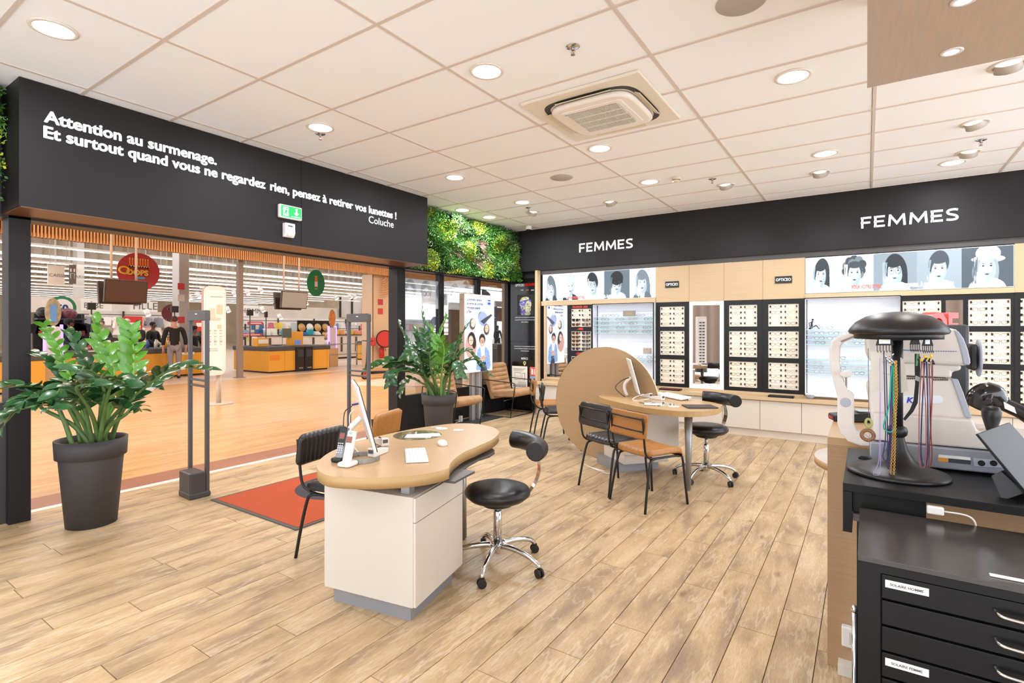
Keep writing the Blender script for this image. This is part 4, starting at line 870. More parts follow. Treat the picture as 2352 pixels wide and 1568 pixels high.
# round glass inset and cable port rim
def disc_on(desk, L, u, v, r, z, name, m, h=.0015, sx=1, sy=1, rz=0):
    p = G(u, v, z=z); pts = [(p.x+cos(a)*r*sx*cos(rz)-sin(a)*r*sy*sin(rz), p.y+cos(a)*r*sx*sin(rz)+sin(a)*r*sy*cos(rz)) for a in [2*pi*n/40 for n in range(40)]]
    return MB().pz(pts, z-.001, z+h).build(name, m, desk, at=L)
disc_on(t, L1, 959, 999, .16, .74, 'glass_inset', mat('inset_glass', '8d7f5c', .04, coat=1), .0012)
for n, (dx, dy, c) in enumerate(((.0, 0, 'e6efe8'), (.03, .05, 'dfe8ec'))):
    p = G(962, 1001, z=.742); MB().box((p.x+dx, p.y+dy, .7425+n*.0006), (.17, .11, .0006), R(35+n*12)).build('paper_sheet', mat('sheet_'+c, c, .6), t, at=L1)
disc_on(t, L1, 1053, 988, .036, .74, 'cable_port', mat('port_grey', 'c9c2ba', .4), .003)
# items on desk 1
Zt = .741
def imac(lb, base, az, foot=True, ts=.0, tilt=15):
    t = thing('desktop_monitor', lb, 'monitor', base, az)
    # local: width along x, front faces -y... (screen normal +y)
    m = M4.Translation((0, 0, .225)) @ M4.Rotation(R(tilt), 4, 'X')
    xf(MB().box((0, 0, 0), (.50, .016, .36)), m).build('screen_body', WPLAS, t, bevel=.006)
    xf(MB().box((0, .0095, .012), (.48, .002, .30)), m).build('screen', mat('black_screen', '0d0e12', .1), t)
    xf(MB().box((0, .009, 0), (.5, .004, .36)), m).build('front_bezel', BPLAS, t)
    MB().tube(smoothpath([(0, -.012, .2), (0, -.07, .14), (0, -.075, .07), (0, -.05, .012)], 3), .017, 10).build('stand_arm', SATIN if not foot else WPLAS, t)
    return t
imac('white backed desktop monitor seen edge-on at the left of the first desk', V((-2.39, 2.03, Zt)), R(54-90))
p = G(832, 1055, z=Zt); t = thing('monitor_ring_stand', 'open curved aluminium ring foot standing on the first desk below the monitor', 'stand', p)
q = MB(); r0, r1 = .085, .095; a0, a1 = R(100), R(395); n = 24; vs = []
for k_ in range(n+1):
    a = a0+(a1-a0)*k_/n
    for r in (r0, r1):
        for z in (0, .022): vs.append((cos(a)*r, sin(a)*r*1.0, z))
fs = [];
for k_ in range(n):
    b = 4*k_; fs += [(b, b+1, b+5, b+4), (b+2, b+6, b+7, b+3), (b+1, b+3, b+7, b+5), (b, b+4, b+6, b+2)]
fs += [(0, 2, 3, 1), (4*n, 4*n+1, 4*n+3, 4*n+2)]; q.add(vs, fs).build('ring', SATIN, t)
def phone(u, v, dark, lb, rz):
    t = thing('cordless_phone', lb, 'phone', G(u, v, z=Zt), rz)
    bm_, hm = (BPLAS, mat('phone_silver', '8e8f92', .35)) if dark else (WPLAS, WPLAS)
    MB().pz(rrect(.078, .09, .02, cy=.01), 0, .022).build('charging_cradle', bm_, t, bevel=.008)
    m = M4.Translation((0, 0, .015)) @ M4.Rotation(R(-18), 4, 'X')
    q = MB().pz(rrect(.048, .026, .011), .0, .165); xf(q, m).build('handset', hm if dark else WPLAS, t, bevel=.005)
    if dark: xf(MB().box((0, -.0135, .115), (.046, .002, .10)), m).build('face_panel', BPLAS, t)
    xf(MB().box((0, -.0148, .118), (.032, .002, .032)), m).build('display', mat('phone_lcd', '8c5a4c' if not dark else '3a4038', .15), t)
    q = MB()
    for i in range(3):
        for j in range(5): q.box(((i-1)*.0125, -.0142, .03+j*.012), (.008, .003, .006))
    xf(q, m).build('keypad', mat('key_grey', 'c8c8ca', .4), t)
    xf(MB().tube([(.0+.008*cos(a), -.0135, .152+.004*sin(a)) for a in [2*pi*n/10 for n in range(10)]], .0012, 4, closed=True), m).build('earpiece', GPLAS, t)
phone(796, 1070, False, 'white cordless phone upright in its white cradle on the first desk', R(14))
phone(780, 1059, True, 'black and silver cordless phone upright in its cradle behind the white one', R(14))
t = thing('keyboard', 'slim white aluminium keyboard on the first desk', 'keyboard', G(956, 1047, z=Zt), 0)
ka = (G(984, 1030, z=Zt)-G(986, 1066, z=Zt)); kz = math.atan2(-(G(930, 1065, z=Zt)-G(930, 1025, z=Zt)).x, (G(930, 1065, z=Zt)-G(930, 1025, z=Zt)).y)
kv = G(948, 1022, z=Zt)-G(957, 1068, z=Zt); t.rotation_euler = (0, 0, math.atan2(kv.y, kv.x)); t.scale = (1.1, 1.05, 1)
q = MB().prism([(-.14, -.057, 0), (.14, -.057, 0), (.14, .057, 0), (-.14, .057, 0)], (0, 0, .008)); q.build('keyboard_body', mat('alu_white', 'd9dce0', .3, metal=.3), t, bevel=.003)
KEY = mat('key_white', 'f5f3f0', .4)
q = MB()
for i in range(14):
    for j in range(6): q.box((-.128+i*.0197, -.045+j*.0178, .0095), (.0165, .0148, .004))
q.build('keys', KEY, t)
t = thing('computer_mouse', 'white wireless mouse on the first desk', 'mouse', G(1016, 1021, z=Zt), R(-35)); MB().ell((0, 0, .008), (.055, .029, .022), 20, 12).build('mouse_body', WPLAS, t); MB().box((0, 0, .002), (.07, .035, .004)).build('base_plate', SATIN, t)
def reader(u, v, rz, lb, s=1, z=Zt):
    t = thing('card_terminal', lb, 'card reader', G(u, v, z=z), rz)
    MB().prism([(-.02*s, -.07, 0), (-.02*s, .07, 0), (-.02*s, .07, .025), (-.02*s, -.07, .05)], (.045*s, 0, 0)).build('terminal_body', WPLAS, t, bevel=.004)
    MB().box((.002, -.072, .03), (.03, .004, .02)).build('card_slot', GPLAS, t); MB().box((.0, .01, .0405), (.006, .03, .006)).build('indicator_strip', mat('maroon_strip', '5a1f2a', .4), t); return t
reader(868, 1043, R(14), 'white card reader block lying beside the monitor foot on the first desk')
reader(874, 1020, R(70), 'white slanted card terminal behind the keyboard on the first desk')
for u, v, r, lb in ((1014, 984, .042, 'white round sticker with a dark dot on the far side of the first desk'),):
    p = G(u, v, z=Zt+.001); t = thing('paper_disc', lb, 'paper', p); MB().lathe([(.001, .001), (r, .001), (r, 0)], n=28, caps=False).build('disc', PAPER, t); MB().box((-.06, .01, .0015), (.07, .02, .001), R(30)).build('strip', PAPER, t); MB().lathe([(.001, .0015), (.008, .0015)], c=(.0, 0, 0), n=8, caps=False).build('dot', GPLAS, t)
t = thing('cable_bundle', 'black and blue cables hanging beside the monitor on the first desk', 'cable', G(815, 1040, z=Zt))
b0 = t.location
def cable(name, pts, r, m, par, at): MB().tube(smoothpath(pts, 5), r, 6).build(name, m, par, at=at)
cable('black_cable', [b0+V((-.05, .02, .26)), b0+V((-.09, .0, .22)), b0+V((-.07, -.02, .1)), b0+V((-.03, -.02, .01)), b0+V((.08, -.04, .004))], .003, BPLAS, t, b0)
cable('white_cable', [b0+V((-.05, .04, .24)), b0+V((-.07, .02, .2)), b0+V((-.02, 0, .06)), b0+V((.07, -.01, .004)), b0+V((.12, .05, .004))], .003, WPLAS, t, b0)
MB().tube([b0+V((-.05, .02, .268)), b0+V((-.02, .04, .275))], .006, 8).build('blue_plug', mat('blue_plug', '2c3a8c', .4), t, at=b0)
# ------------------------------------------------------------ desk 2 with its round screen
t = thing('round_screen', 'large upright round beige wood screen standing at the end of the second desk', 'screen', (-2.365, 5.34, .02))
q = MB().prism([(cos(a)*.6, .015, .615+sin(a)*.615) for a in [2*pi*n/96 for n in range(96)]], (0, -.03, 0)); o = q.build('screen_disc', mat('beige_wood_disc', 'a98a63', .5, var=.05, scale=10, stretch=(.3, 1, 12)), t, bevel=.002)
q = MB(); n = 96; vs = [(cos(2*pi*k/n)*r, y, .615+sin(2*pi*k/n)*(r+.015)) for r, y in ((.602, -.0155), (.602, .0155)) for k in range(n)]; q.add(vs, [(k, (k+1) % n, n+(k+1) % n, n+k) for k in range(n)], True).build('edge_strip', mat('pale_edge', 'dcc6a4', .5), t)
L2 = V((-1.8, 5.0, 0)); t = thing('desk', 'boat shaped second desk with pale wood top, tapering metal leg and angled white pedestal', 'desk', L2)
d2 = [G(1320+a/6.19, 880+b/6.19, z=.74) for a, b in [(330, 172), (400, 215), (600, 265), (900, 330), (1200, 370), (1500, 395), (1800, 395), (2000, 370), (2080, 335), (2092, 318)]]
d2 += [V((-1.115, 5.14, 0)), V((-1.2, 5.27, 0)), V((-1.43, 5.42, 0)), V((-1.65, 5.55, 0)), V((-1.88, 5.66, 0)), V((-2.1, 5.62, 0)), V((-2.3, 5.32, 0)), V((-2.37, 5.32, 0))]
sm = smoothpath(d2[:-2], 3)+d2[-2:]
MB().pz([(p_.x, p_.y) for p_ in sm], .69, .7385).build('edge_band', DE, t, at=L2); MB().pz([(p_.x, p_.y) for p_ in sm], .7385, .74).build('tabletop', DT, t, at=L2)
MB().cyl((-1.322, 4.80, .012), (-1.322, 4.80, .69), .021, .036, n=24).cyl((-1.322, 4.80, 0), (-1.322, 4.80, .012), .014).build('table_leg', SATIN, t, at=L2)
a1, a2 = R(50), R(140); u1, u2 = V((cos(a1), sin(a1), 0)), V((cos(a2), sin(a2), 0)); c2 = V((-1.95, 4.93, 0))
qd = quad(c2, u1, u2, 0, 0, .58, .36); MB().pz([(p_.x, p_.y) for p_ in qd], .205, .66).build('pedestal_body', WHITE, t, at=L2, bevel=.002)
qd = quad(c2, u1, u2, 0, 0, .5, .45, (.0, .06)); MB().pz([(p_.x, p_.y) for p_ in qd], .1, .205).build('pedestal_foot', WHITE, t, at=L2, bevel=.002)
qd = quad(V((-2.11, 5.0, 0)), u1, u2, 0, 0, .5, .42); MB().pz([(p_.x, p_.y) for p_ in qd], 0, .1).build('plinth', PGREY, t, at=L2)
MB().box((-2.2, 5.2, .675), (.14, .1, .03)).box((-1.95, 5.15, .675), (.3, .02, .03), R(20)).build('support_bracket', SATIN, t, at=L2); MB().box((-1.78, 4.86, .672), (.26, .1, .035), R(-15)).build('under_desk_holder', BPLAS, t, at=L2, bevel=.004)
disc_on(t, L2, 1508, 927, .17, .74, 'glass_inset', mat('inset_glass', ''), .0012)
p = G(1500, 928, z=.742); MB().box((p.x, p.y, .7425), (.16, .11, .0008), R(20)).build('paper_sheet', mat('sheet_e6efe8', ''), t, at=L2)
t = thing('floor_cable', 'thin white cable lying on the floor below the second desk', 'cable', (-2.3, 5.0, 0)); MB().tube(smoothpath([(-.2, .1, .005), (-.05, .0, .005), (.1, -.04, .005), (-.1, .03, .005), (.14, -.1, .005), (.17, -.07, .005)], 6), .004, 6).build('cable', WPLAS, t)

imac('white backed desktop monitor on the second desk, in front of the round screen', V((-2.03, 5.27, Zt)), R(28-90))
b2 = V((-2.03, 5.27, Zt)); t = thing('cable_bundle', 'black cable looping behind the monitor on the second desk', 'cable', b2)
cable('black_cable', [b2+V((-.02, -.02, .2)), b2+V((-.08, -.08, .17)), b2+V((-.13, -.13, .1)), b2+V((-.08, -.1, .03)), b2+V((-.05, -.06, .0))], .004, BPLAS, t, b2)
reader(1510, 917, R(68), 'white slanted card terminal with grey slot at the middle of the second desk', 1.2)
reader(1484, 912, R(60), 'white card reader with a white cable beside the monitor foot on the second desk')
t = thing('reader_cable', 'white looped cable beside the card reader on the second desk', 'cable', G(1460, 918, z=Zt)); b3 = t.location
cable('cable', [b3+V((.06, .06, .05)), b3+V((.0, .02, .03)), b3+V((-.02, -.03, .004)), b3+V((.05, -.05, .004)), b3+V((.14, .0, .02))], .004, WPLAS, t, b3)
t = thing('keyboard', 'white keyboard tilted on its feet on the second desk', 'keyboard', G(1548, 914, z=Zt), R(-38))
m = M4.Rotation(R(7), 4, 'X'); xf(MB().box((0, 0, .02), (.40, .13, .012)), m).build('keyboard_body', WPLAS, t, bevel=.003)
q = MB()
for i in range(16):
    for j in range(5): q.box((-.185+i*.0246, -.048+j*.024, .028), (.02, .02, .005))
xf(q, m).build('keys', KEY, t)
MB().box((.17, .05, .008), (.02, .02, .016)).box((-.17, .05, .008), (.02, .02, .016)).build('foot', WPLAS, t)
t = thing('computer_mouse', 'white mouse beside the keyboard on the second desk', 'mouse', G(1516, 906, z=Zt), R(-35)); MB().ell((0, 0, .01), (.055, .03, .02), 16, 10).build('mouse_body', WPLAS, t)
t = thing('notepad', 'lime green sticky note block on the second desk', 'notepad', (-1.90, 5.38, Zt), R(10)); MB().box((0, 0, .008), (.1, .08, .016)).build('pad', mat('lime', 'b8e03a', .5), t)
t = thing('stapler', 'small black and white stapler on the far side of the second desk', 'stapler', (-1.93, 5.50, Zt), R(10)); MB().box((0, .03, .02), (.08, .03, .018)).build('arm', BPLAS, t, bevel=.003); MB().box((-.01, .02, .008), (.08, .03, .01)).build('base', WPLAS, t)
t = thing('paper_disc', 'white paper sticker beside the glass inset of the second desk', 'paper', G(1548, 933, z=Zt)); MB().lathe([(.001, .001), (.05, .001), (.05, 0)], n=24, caps=False).build('disc', PAPER, t)
t = thing('folder', 'flat dark grey folder lying at the rounded end of the second desk', 'folder', G(1607, 934.5, z=Zt), R(-56))
MB().box((0, 0, .006), (.19, .27, .009)).build('cover', mat('folder_dark', '3c3739', .5), t, bevel=.001); MB().box((0, 0, .003), (.185, .265, .004)).build('pages', mat('folder_pages', '1a1818', .7), t)
# ------------------------------------------------------------ entrance mat
t = thing('entrance_mat', 'orange red entrance mat with a dark grey round emblem and grey rubber edge', 'mat', (-4.0, 3.2, 0))
MB().box((0, .0, .004), (1.2, 1.84, .008)).build('rubber_edge', mat('mat_rubber', '4c4c48', .7), t, bevel=.002)
MB().box((0, .0, .006), (1.14, 1.78, .009)).build('pile', mat('mat_red', 'ac4620', .95, var=.14, bump=.8, scale=260), t)
MG = mat('mat_grey', '3c383e', .95, var=.1, bump=.8, scale=260); mz = .0106
def mring(r, z, m, nm): MB().pz([(.01+cos(a)*r, -.055+sin(a)*r) for a in [2*pi*n/48 for n in range(48)]], z-.003, z+.0016).build(nm, m, t)
mring(.40, mz, MG, 'emblem_disc'); mring(.25, mz+.0007, mat('mat_cream', 'd8c4a0', .95), 'emblem_ring'); mring(.18, mz+.0014, MG, 'emblem_centre')
# ------------------------------------------------------------ antenna gates
AG = mat('gate_grey', '4c4848', .45)
def gate(lb, x, y, rz, z=1.61):
    t = thing('antenna_gate', lb, 'security gate', (x, y, 0), rz)
    for s in (-1, 1): MB().box((s*.168, 0, .79), (.036, .03, z-.10)).build('post', AG, t, bevel=.004)
    q = MB().prism([(-.187, -.02, z-.09), (.187, -.02, z-.09), (.187, -.02, z-.01), (.177, -.02, z), (-.177, -.02, z), (-.187, -.02, z-.01)], (0, .04, 0)); q.build('top_beam', AG, t, bevel=.004)
    for k in (.995, .945): MB().box((0, 0, k), (.31, .022, .018)).build('crossbar', AG, t)
    MB().box((.09, -.085, .11), (.22, .13, .22)).box((.09, -.07, .025), (.235, .165, .05)).box((0, 0, .02), (.38, .05, .04)).build('base_box', mat('gate_base', '3e3a39', .45), t, bevel=.01)
    MB().box((0, -.0205, z-.03), (.035, .002, .008)).build('badge', LETTER, t); return t
gate('grey anti-theft antenna gate nearest the camera, between the big plant and the mat', -4.93, 2.34, R(-3))
gate('grey anti-theft antenna gate behind the first desk, right side of the entrance', -4.52, 3.78, R(-3))
# ------------------------------------------------------------ armchairs
SUE = mat('tan_suede', 'b38a62', .8, var=.16, scale=9, bump=.25)
def armchair(lb, loc, rz):
    t = thing('armchair', lb, 'armchair', loc, rz)     # faces +x
    q = MB().prism([(-.16, -.28, .30), (.26, -.28, .33), (.33, -.28, .37), (.33, -.28, .43), (.27, -.28, .46), (-.1, -.28, .41), (-.2, -.28, .38)], (0, .56, 0)); q.build('seat_cushion', SUE, t, bevel=.025, seg=3)
    q = MB().prism([(-.20, -.28, .26), (-.13, -.28, .28), (-.28, -.28, .84), (-.36, -.28, .86), (-.42, -.28, .82)], (0, .56, 0)); q.build('backrest', SUE, t, bevel=.02)
    for k in range(7):
        f = (k+.5)/7; x = -.145-.135*f; z = .34+.5*f
        MB().ell((x-.01, 0, z), (.035, .275, .043), 14, 12, M4.Rotation(R(15), 3, 'Y')).build('back_roll', SUE, t)
    for s in (-1, 1):
        y = s*.31
        MB().tube(smoothpath([(.24, y, .0), (.29, y, .28), (.33, y, .52), (.31, y, .56), (.25, y, .57), (-.1, y, .585), (-.34, y, .6)], 3), .008, 8).build('arm_frame', FRM, t)
        MB().tube([(.24, y, .008), (-.34, y, .008), (-.38, y, .25), (-.34, y, .6)], .008, 8).build('side_frame', FRM, t)
    MB().tube([(.24, -.31, .008), (.24, .31, .008)], .008, 8).tube([(-.34, -.31, .008), (-.34, .31, .008)], .008, 8).tube([(.1, -.31, .26), (.1, .31, .3)], .008, 8).build('cross_bars', FRM, t)
    return t
armchair('tan suede armchair with black rod frame beside the corner cabinet', (-5.03, 7.42, 0), R(-2))
armchair('tan suede armchair with black rod frame behind the second potted plant', (-5.08, 6.02, 0), R(-2))
# ------------------------------------------------------------ poster kiosk
t = thing('poster_display', 'back-lit poster display of children on an aluminium stand between the armchairs', 'display', (-5.16, 6.66, 0)); Lk = t.location
MB().bb(-5.2, -5.105, 6.288, 7.025, .76, 1.99).build('box', mat('display_tan', 'b59c86', .5), t, at=Lk, bevel=.003)
for y in (6.55, 6.72): MB().bb(-5.19, -5.12, y-.035, y+.035, .012, .8).build('profile_leg', mat('aluminium', 'b8b6b4', .35, metal=.4), t, at=Lk, bevel=.004)
q = MB()
for y in (6.55, 6.72):
    for k in (-.012, .012): q.box((-5.119, y+k, .4), (.004, .006, .78))
q.build('profile_groove', GPLAS, t, at=Lk)
MB().bb(-5.3, -4.93, 6.25, 7.1, 0, .012).build('base_plate', mat('slate_plate', '2e2c2c', .5), t, at=Lk)
P = Paint(90, 150, 'eef3fb')
P.rect(0, 0, 1, 1, 'edf2fa'); P.ell(.75, .55, .5, .5, 'e2eaf6'); 
for n, (x, y, hr, sk, cl, a) in enumerate([(.27, .62, '5c4a3a', 'e6c8b4', 'b8c8e8', 160), (.58, .71, '2a2a30', 'dcb8a4', 'd0daf0', 180), (.78, .55, '3a302a', 'd8b49c', '8e9ad0', 250)]):
    P.ell(x+.2*cos(R(a-20)), y+.12*sin(R(a-160))+.02, .16, .1, cl, a); P.ell(x, y, .105, .075, hr); P.ell(x-.02*cos(R(a)), y+.012, .07, .052, sk)
    P.ell(x-.04, y+.015, .012, .006, '44383a'); P.ell(x+.01, y+.018, .012, .006, '44383a')
P.poly([(.55, .66), (.95, .76), (1, .74), (.68, .62)], '3a3a44')
P.ell(.22, .34, .2, .16, 'c89a90'); P.ell(.24, .43, .13, .09, '2c2622'); P.ell(.33, .38, .07, .08, '2c2622'); P.ell(.22, .41, .08, .06, 'e2bfa8'); P.line(.16, .41, .28, .41, .004, '44302c')
P.poly([(.4, .05), (.44, .28), (.55, .33), (.72, .33), (.88, .26), (.93, .08), (.9, .02), (.42, .02)], '86a8d4'); P.poly([(.55, .0), (.6, .12), (.75, .12), (.8, 0)], '2a3450'); P.poly([(.55, .33), (.6, .18), (.7, .18), (.72, .33)], 'f0f2f6')
P.ell(.62, .42, .115, .075, '241e1c'); P.ell(.62, .385, .085, .062, 'd8a88c'); P.ring(.585, .39, .03, .016, .15, '2a3a6a'); P.ring(.655, .39, .03, .016, .15, '2a3a6a'); P.ell(.62, .355, .03, .006, 'f0e8e4'); P.ell(.64, .17, .14, .035, 'd8a88c', 15)
for n in range(40): x, y = random.uniform(.42, .9), random.uniform(.05, .3); P.line(x, y, x+.04, y+.01, .006, random.choice(['6f93c4', 'a0bce2', '5a7cb0']))
P.poly([(0, .0), (.38, .0), (.36, .09), (.0, .1)], 'ffffff')
P.rect(.82, .905, .93, .915, '2a3cc0'); P.rect(.82, .925, .93, .945, '2a3cc0'); P.poly([(.82, .88), (.93, .88), (.93, .91), (.82, .91)], '2a3cc0')
P.build('print', (-5.1035, 6.296, .768), (0, 1, 0), (0, 0, 1), .721, 1.214, PRT_L, t, at=Lk)
for n, s in enumerate(('La première gamme', 'de verres de contrôle', 'myopique adaptée', "à l'âge")):
    text_mesh('lettering', s, .058, mat('navy_lettering', '2a3050', .5), frame((-5.1025-Lk.x, 6.35-Lk.y, 1.885-.063*n), (0, 1, 0), (0, 0, 1)), t, bold=.0012, ext=.0004, xs=.8)
MB().cyl((-5.153, 6.286, 1.9), (-5.153, 6.289, 1.9), .008, n=10).build('lock', BPLAS, t, at=Lk)
t = thing('power_plug', 'white power adapter on the floor behind the poster stand', 'adapter', (-5.2, 6.32, 0)); MB().box((0, 0, .06), (.05, .05, .09), .3).build('adapter', WPLAS, t, bevel=.006); MB().cyl((0, 0, .02), (-.03, -.08, .005), .012).build('plug', WPLAS, t)
# ------------------------------------------------------------ till counter at right
t = thing('till_counter', 'high pale wood counter carrying the white instrument at the right', 'counter', (1.2, 3.0, 0)); Lc = t.location
MB().bb(-.14, 2.6, 2.65, 3.35, .95, .984).build('counter_top', DT, t, at=Lc, bevel=.0015)
MB().prism([(-.14, 2.651, .0), (-.14, 2.651, .95), (2.6, 2.651, .95), (2.6, 2.651, 0)], (0, .04, 0)).build('front_panel', mat('beige_wood_panel', 'a98763', .5, var=.06, scale=12, stretch=(.3, 1, 16), bump=.2), t, at=Lc)
MB().bb(-.137, 2.6, 2.69, 3.02, .06, .95).build('body', mat('beige_wood_panel', ''), t, at=Lc)
MB().bb(-.1, 2.6, 2.60, 2.652, 0, .045).build('kick_plate', mat('pale_speckle', 'd8d0c4', .6, var=.05, scale=200), t, at=Lc)
p = G(1946, 1457, y=2.645); t = thing('power_socket', 'white socket box on the wood end panel, low at right', 'socket', (p.x, 2.651, p.z)); MB().box((.01, -.016, 0), (.06, .032, .085)).build('socket_box', WPLAS, t, bevel=.006); MB().box((.02, -.034, 0), (.025, .004, .05)).build('face', WHITE, t)
t = thing('side_table', 'white round table lobe with pale wood edge behind the till counter', 'table', (.22, 3.9, 0)); 
MB().lathe([(.42, .685), (.42, .722)], n=48).build('edge_band', DE, t); MB().lathe([(.001, .7235), (.4195, .7235), (.4195, .722)], n=48, caps=False).build('tabletop', WHITE, t); MB().cyl((0, 0, 0), (0, 0, .69), .04).build('column', SATIN, t); MB().lathe([(.22, 0), (.2, .012), (.03, .02)], n=32).build('foot', SATIN, t)
t.location = G(1876, 1052, z=.72)+V((.40, .12, -.72))
# black high desk
BD = mat('black_desk', '141314', .42, spec=.3)
t = thing('black_desk', 'black side desk carrying the white instrument and the mushroom shaped stand', 'desk', (.6, 2.3, 0)); Ld = t.location
MB().bb(-.063, 1.5, 2.0, 2.6, .930, .955).build('tabletop', BD, t, at=Ld, bevel=.001)
MB().bb(-.063, -.038, 2.0, 2.6, .80, .929).build('side_panel', BD, t, at=Ld)
MB().bb(-.0375, .15, 2.02, 2.58, .862, .929).build('drawer_box', BD, t, at=Ld, bevel=.001); MB().bb(-.035, .0, 2.005, 2.03, .838, .86).build('lock_bracket', GPLAS, t, at=Ld)
for x in (-.03, 1.45):
    for y in (2.36, 2.56): MB().bb(x, x+.03, y, y+.03, 0, .86).build('leg', BPLAS, t, at=Ld)
a, b = G(2128, 1160, y=1.995), G(2168, 1176, y=1.995); tt = thing('cable_adapter', 'white adapter block with a white cable under the edge of the black desk', 'adapter', (a.x, 2.0, a.z))
MB().box(((b.x-a.x)/2, -.008, -.01), (b.x-a.x, .016, .024)).build('adapter', WPLAS, tt, bevel=.004); MB().tube(smoothpath([(b.x-a.x, -.008, -.01), (b.x-a.x+.05, -.006, -.012), (b.x-a.x+.07, .0, -.03), (b.x-a.x+.075, .02, -.07)], 4), .0025, 6).build('cable', WPLAS, tt)
# drawer cabinet
FB = mat('cabinet_black', '100f10', .42, spec=.3); t = thing('drawer_cabinet', 'black multi drawer metal cabinet with white labels and chrome handles, bottom right', 'drawer cabinet', (.3, 2.06, 0)); Lf = t.location
x0_, yf_, yb_, zt_ = -.018, 1.575, 1.998, .885
MB().bb(x0_, .52, yf_+.016, yb_, 0, zt_-.013).build('carcass', FB, t, at=Lf)
MB().bb(x0_, .52, yf_, yb_, zt_-.013, zt_).build('top_plate', mat('cabinet_top_sheen', '403c3a', .22, var=.15, scale=5), t, at=Lf, bevel=.001)  # top lighter than the black carcass: its reflected light is painted in
q = MB().bb(x0_, .028, yf_, yf_+.016, 0, zt_-.013).bb(.028, .52, yf_, yf_+.016, zt_-.033, zt_-.013).bb(.48, .52, yf_, yf_+.016, 0, zt_-.033); q.build('front_frame', FB, t, at=Lf)
zt = zt_-.035; hx = G(2300, 1412, y=yf_-.015).x
for k in range(13):
    d = MB().bb(.031, .478, yf_+.003, yf_+.018, zt-.0595, zt-.001).build('drawer', FB, t, at=Lf, bevel=.002)
    MB().tube(smoothpath([(hx-.008, yf_+.003, zt-.026), (hx+.0, yf_-.014, zt-.031), (hx+.025, yf_-.018, zt-.033), (hx+.075, yf_-.018, zt-.033), (hx+.1, yf_-.014, zt-.031), (hx+.108, yf_+.003, zt-.026)], 4), .0045, 8).build('handle', CHROME, d, at=Lf)
    if k in (0, 3):
        MB().bb(.038, .122, yf_+.0015, yf_+.003, zt-.030, zt-.012).build('label_card', PAPER, d, at=Lf)
        text_mesh('lettering', 'SOLAIRE HOMME' if k == 0 else 'SOLAIRE FEMME', .0085, mat('grey_ink', '55504e', .6), frame((.08-Lf.x, yf_+.0012-Lf.y, zt-.024), (1, 0, 0), (0, 0, 1)), d, bold=.0002, ext=.0001, align='CENTER')
    zt -= .0635
t = thing('white_strip', 'white ruler strip lying on the black drawer cabinet top', 'ruler', G(2300, 1326, z=.8855)); MB().box((.05, 0, .002), (.14, .012, .003)).build('strip', PAPER, t)
t = thing('chrome_rod', 'chrome rod with ball cap standing left of the drawer cabinet', 'rod', (0, 0, 0)); p = G(1963, 1398, y=1.9); t.location = (p.x, 1.9, 0)
MB().cyl((0, 0, 0), (0, 0, p.z-.01), .008).build('rod', CHROME, t); MB().ell((0, 0, p.z), .011).build('ball_cap', CHROME, t); MB().lathe([(.03, 0), (.028, .008), (.009, .014)], n=20).build('foot', CHROME, t)
# ------------------------------------------------------------ white instrument
IW = mat('instrument_white', 'dcd3ca', .35); IG = mat('instrument_grey', 'a9adb8', .35); IS = mat('instrument_silver', '9da0a8', .3, metal=.3)
yi = 2.40; t = thing('autorefractor', 'large white eye testing instrument with chin rest arm on the black desk', 'optical instrument', (.35, yi, .956)); Li = t.location
def gp(pts, y, k=3.409, ox=1860, oy=680): return [G(ox+a/k, oy+b/k, y=y) for a, b in pts]
def slab(name, pts, y, dep, m, bev=.008, **kw):
    P_ = gp(pts, y, **kw); return MB().prism(P_, (0, dep, 0)).build(name, m, t, at=Li, bevel=bev, seg=3)
k5 = dict(k=5.204, ox=1900, oy=900)
slab('base', [(500, 592), (900, 612), (1950, 715), (2352, 750), (2700, 780), (2700, 1080), (2352, 1030), (2000, 980), (900, 872), (560, 828), (505, 780)], 2.36, .22, IS, .006, **k5)
slab('deck', [(545, 250), (1740, 330), (1800, 470), (2352, 540), (2800, 590), (2800, 785), (2352, 745), (1950, 695), (900, 605), (540, 575)], 2.37, .21, IW, .008, **k5)
slab('body', [(470, 590), (750, 632), (1130, 648), (1175, 690), (1220, 800), (1272, 955), (1290, 1000), (480, 990), (462, 760)], 2.41, .16, IW)
slab('body_side_trim', [(1110, 645), (1160, 650), (1205, 760), (1270, 950), (1262, 958), (1215, 945)], 2.405, .02, IG, .003)
slab('neck', [(480, 505), (1190, 540), (1184, 580), (1115, 592), (1112, 640), (500, 610)], 2.42, .14, IW)
slab('head', [(428, 320), (450, 282), (520, 262), (1100, 250), (1150, 262), (1200, 320), (1240, 410), (1262, 500), (1255, 540), (1200, 545), (760, 525), (470, 515), (436, 450)], 2.40, .18, IW, .014)
slab('head_side_trim', [(1130, 262), (1165, 275), (1205, 330), (1240, 420), (1260, 520), (1250, 540), (1205, 535), (1175, 400)], 2.396, .02, IG, .004)
slab('stripe_solid', [(718, 418), (855, 424), (855, 430), (718, 424)], 2.3985, .002, mat('stripe_blue', '3c48b0', .5), 0)
for i in range(15): slab('stripe_dash', [(868+i*19.4, 425+i*.3), (878+i*19.4, 425+i*.3), (878+i*19.4, 431+i*.3), (868+i*19.4, 431+i*.3)], 2.3985, .002, mat('stripe_blue', ''), 0)
q = MB()
for i in range(8): q.prism(gp([(755+i*15, 636), (762+i*15, 636), (766+i*15, 652), (759+i*15, 652)], 2.4085), (0, .004, 0))
for i in range(9): q.prism(gp([(965+i*13.5, 645), (971+i*13.5, 645), (976+i*13.5, 662), (970+i*13.5, 662)], 2.4085), (0, .004, 0))
q.build('vent_slot', BPLAS, t, at=Li)
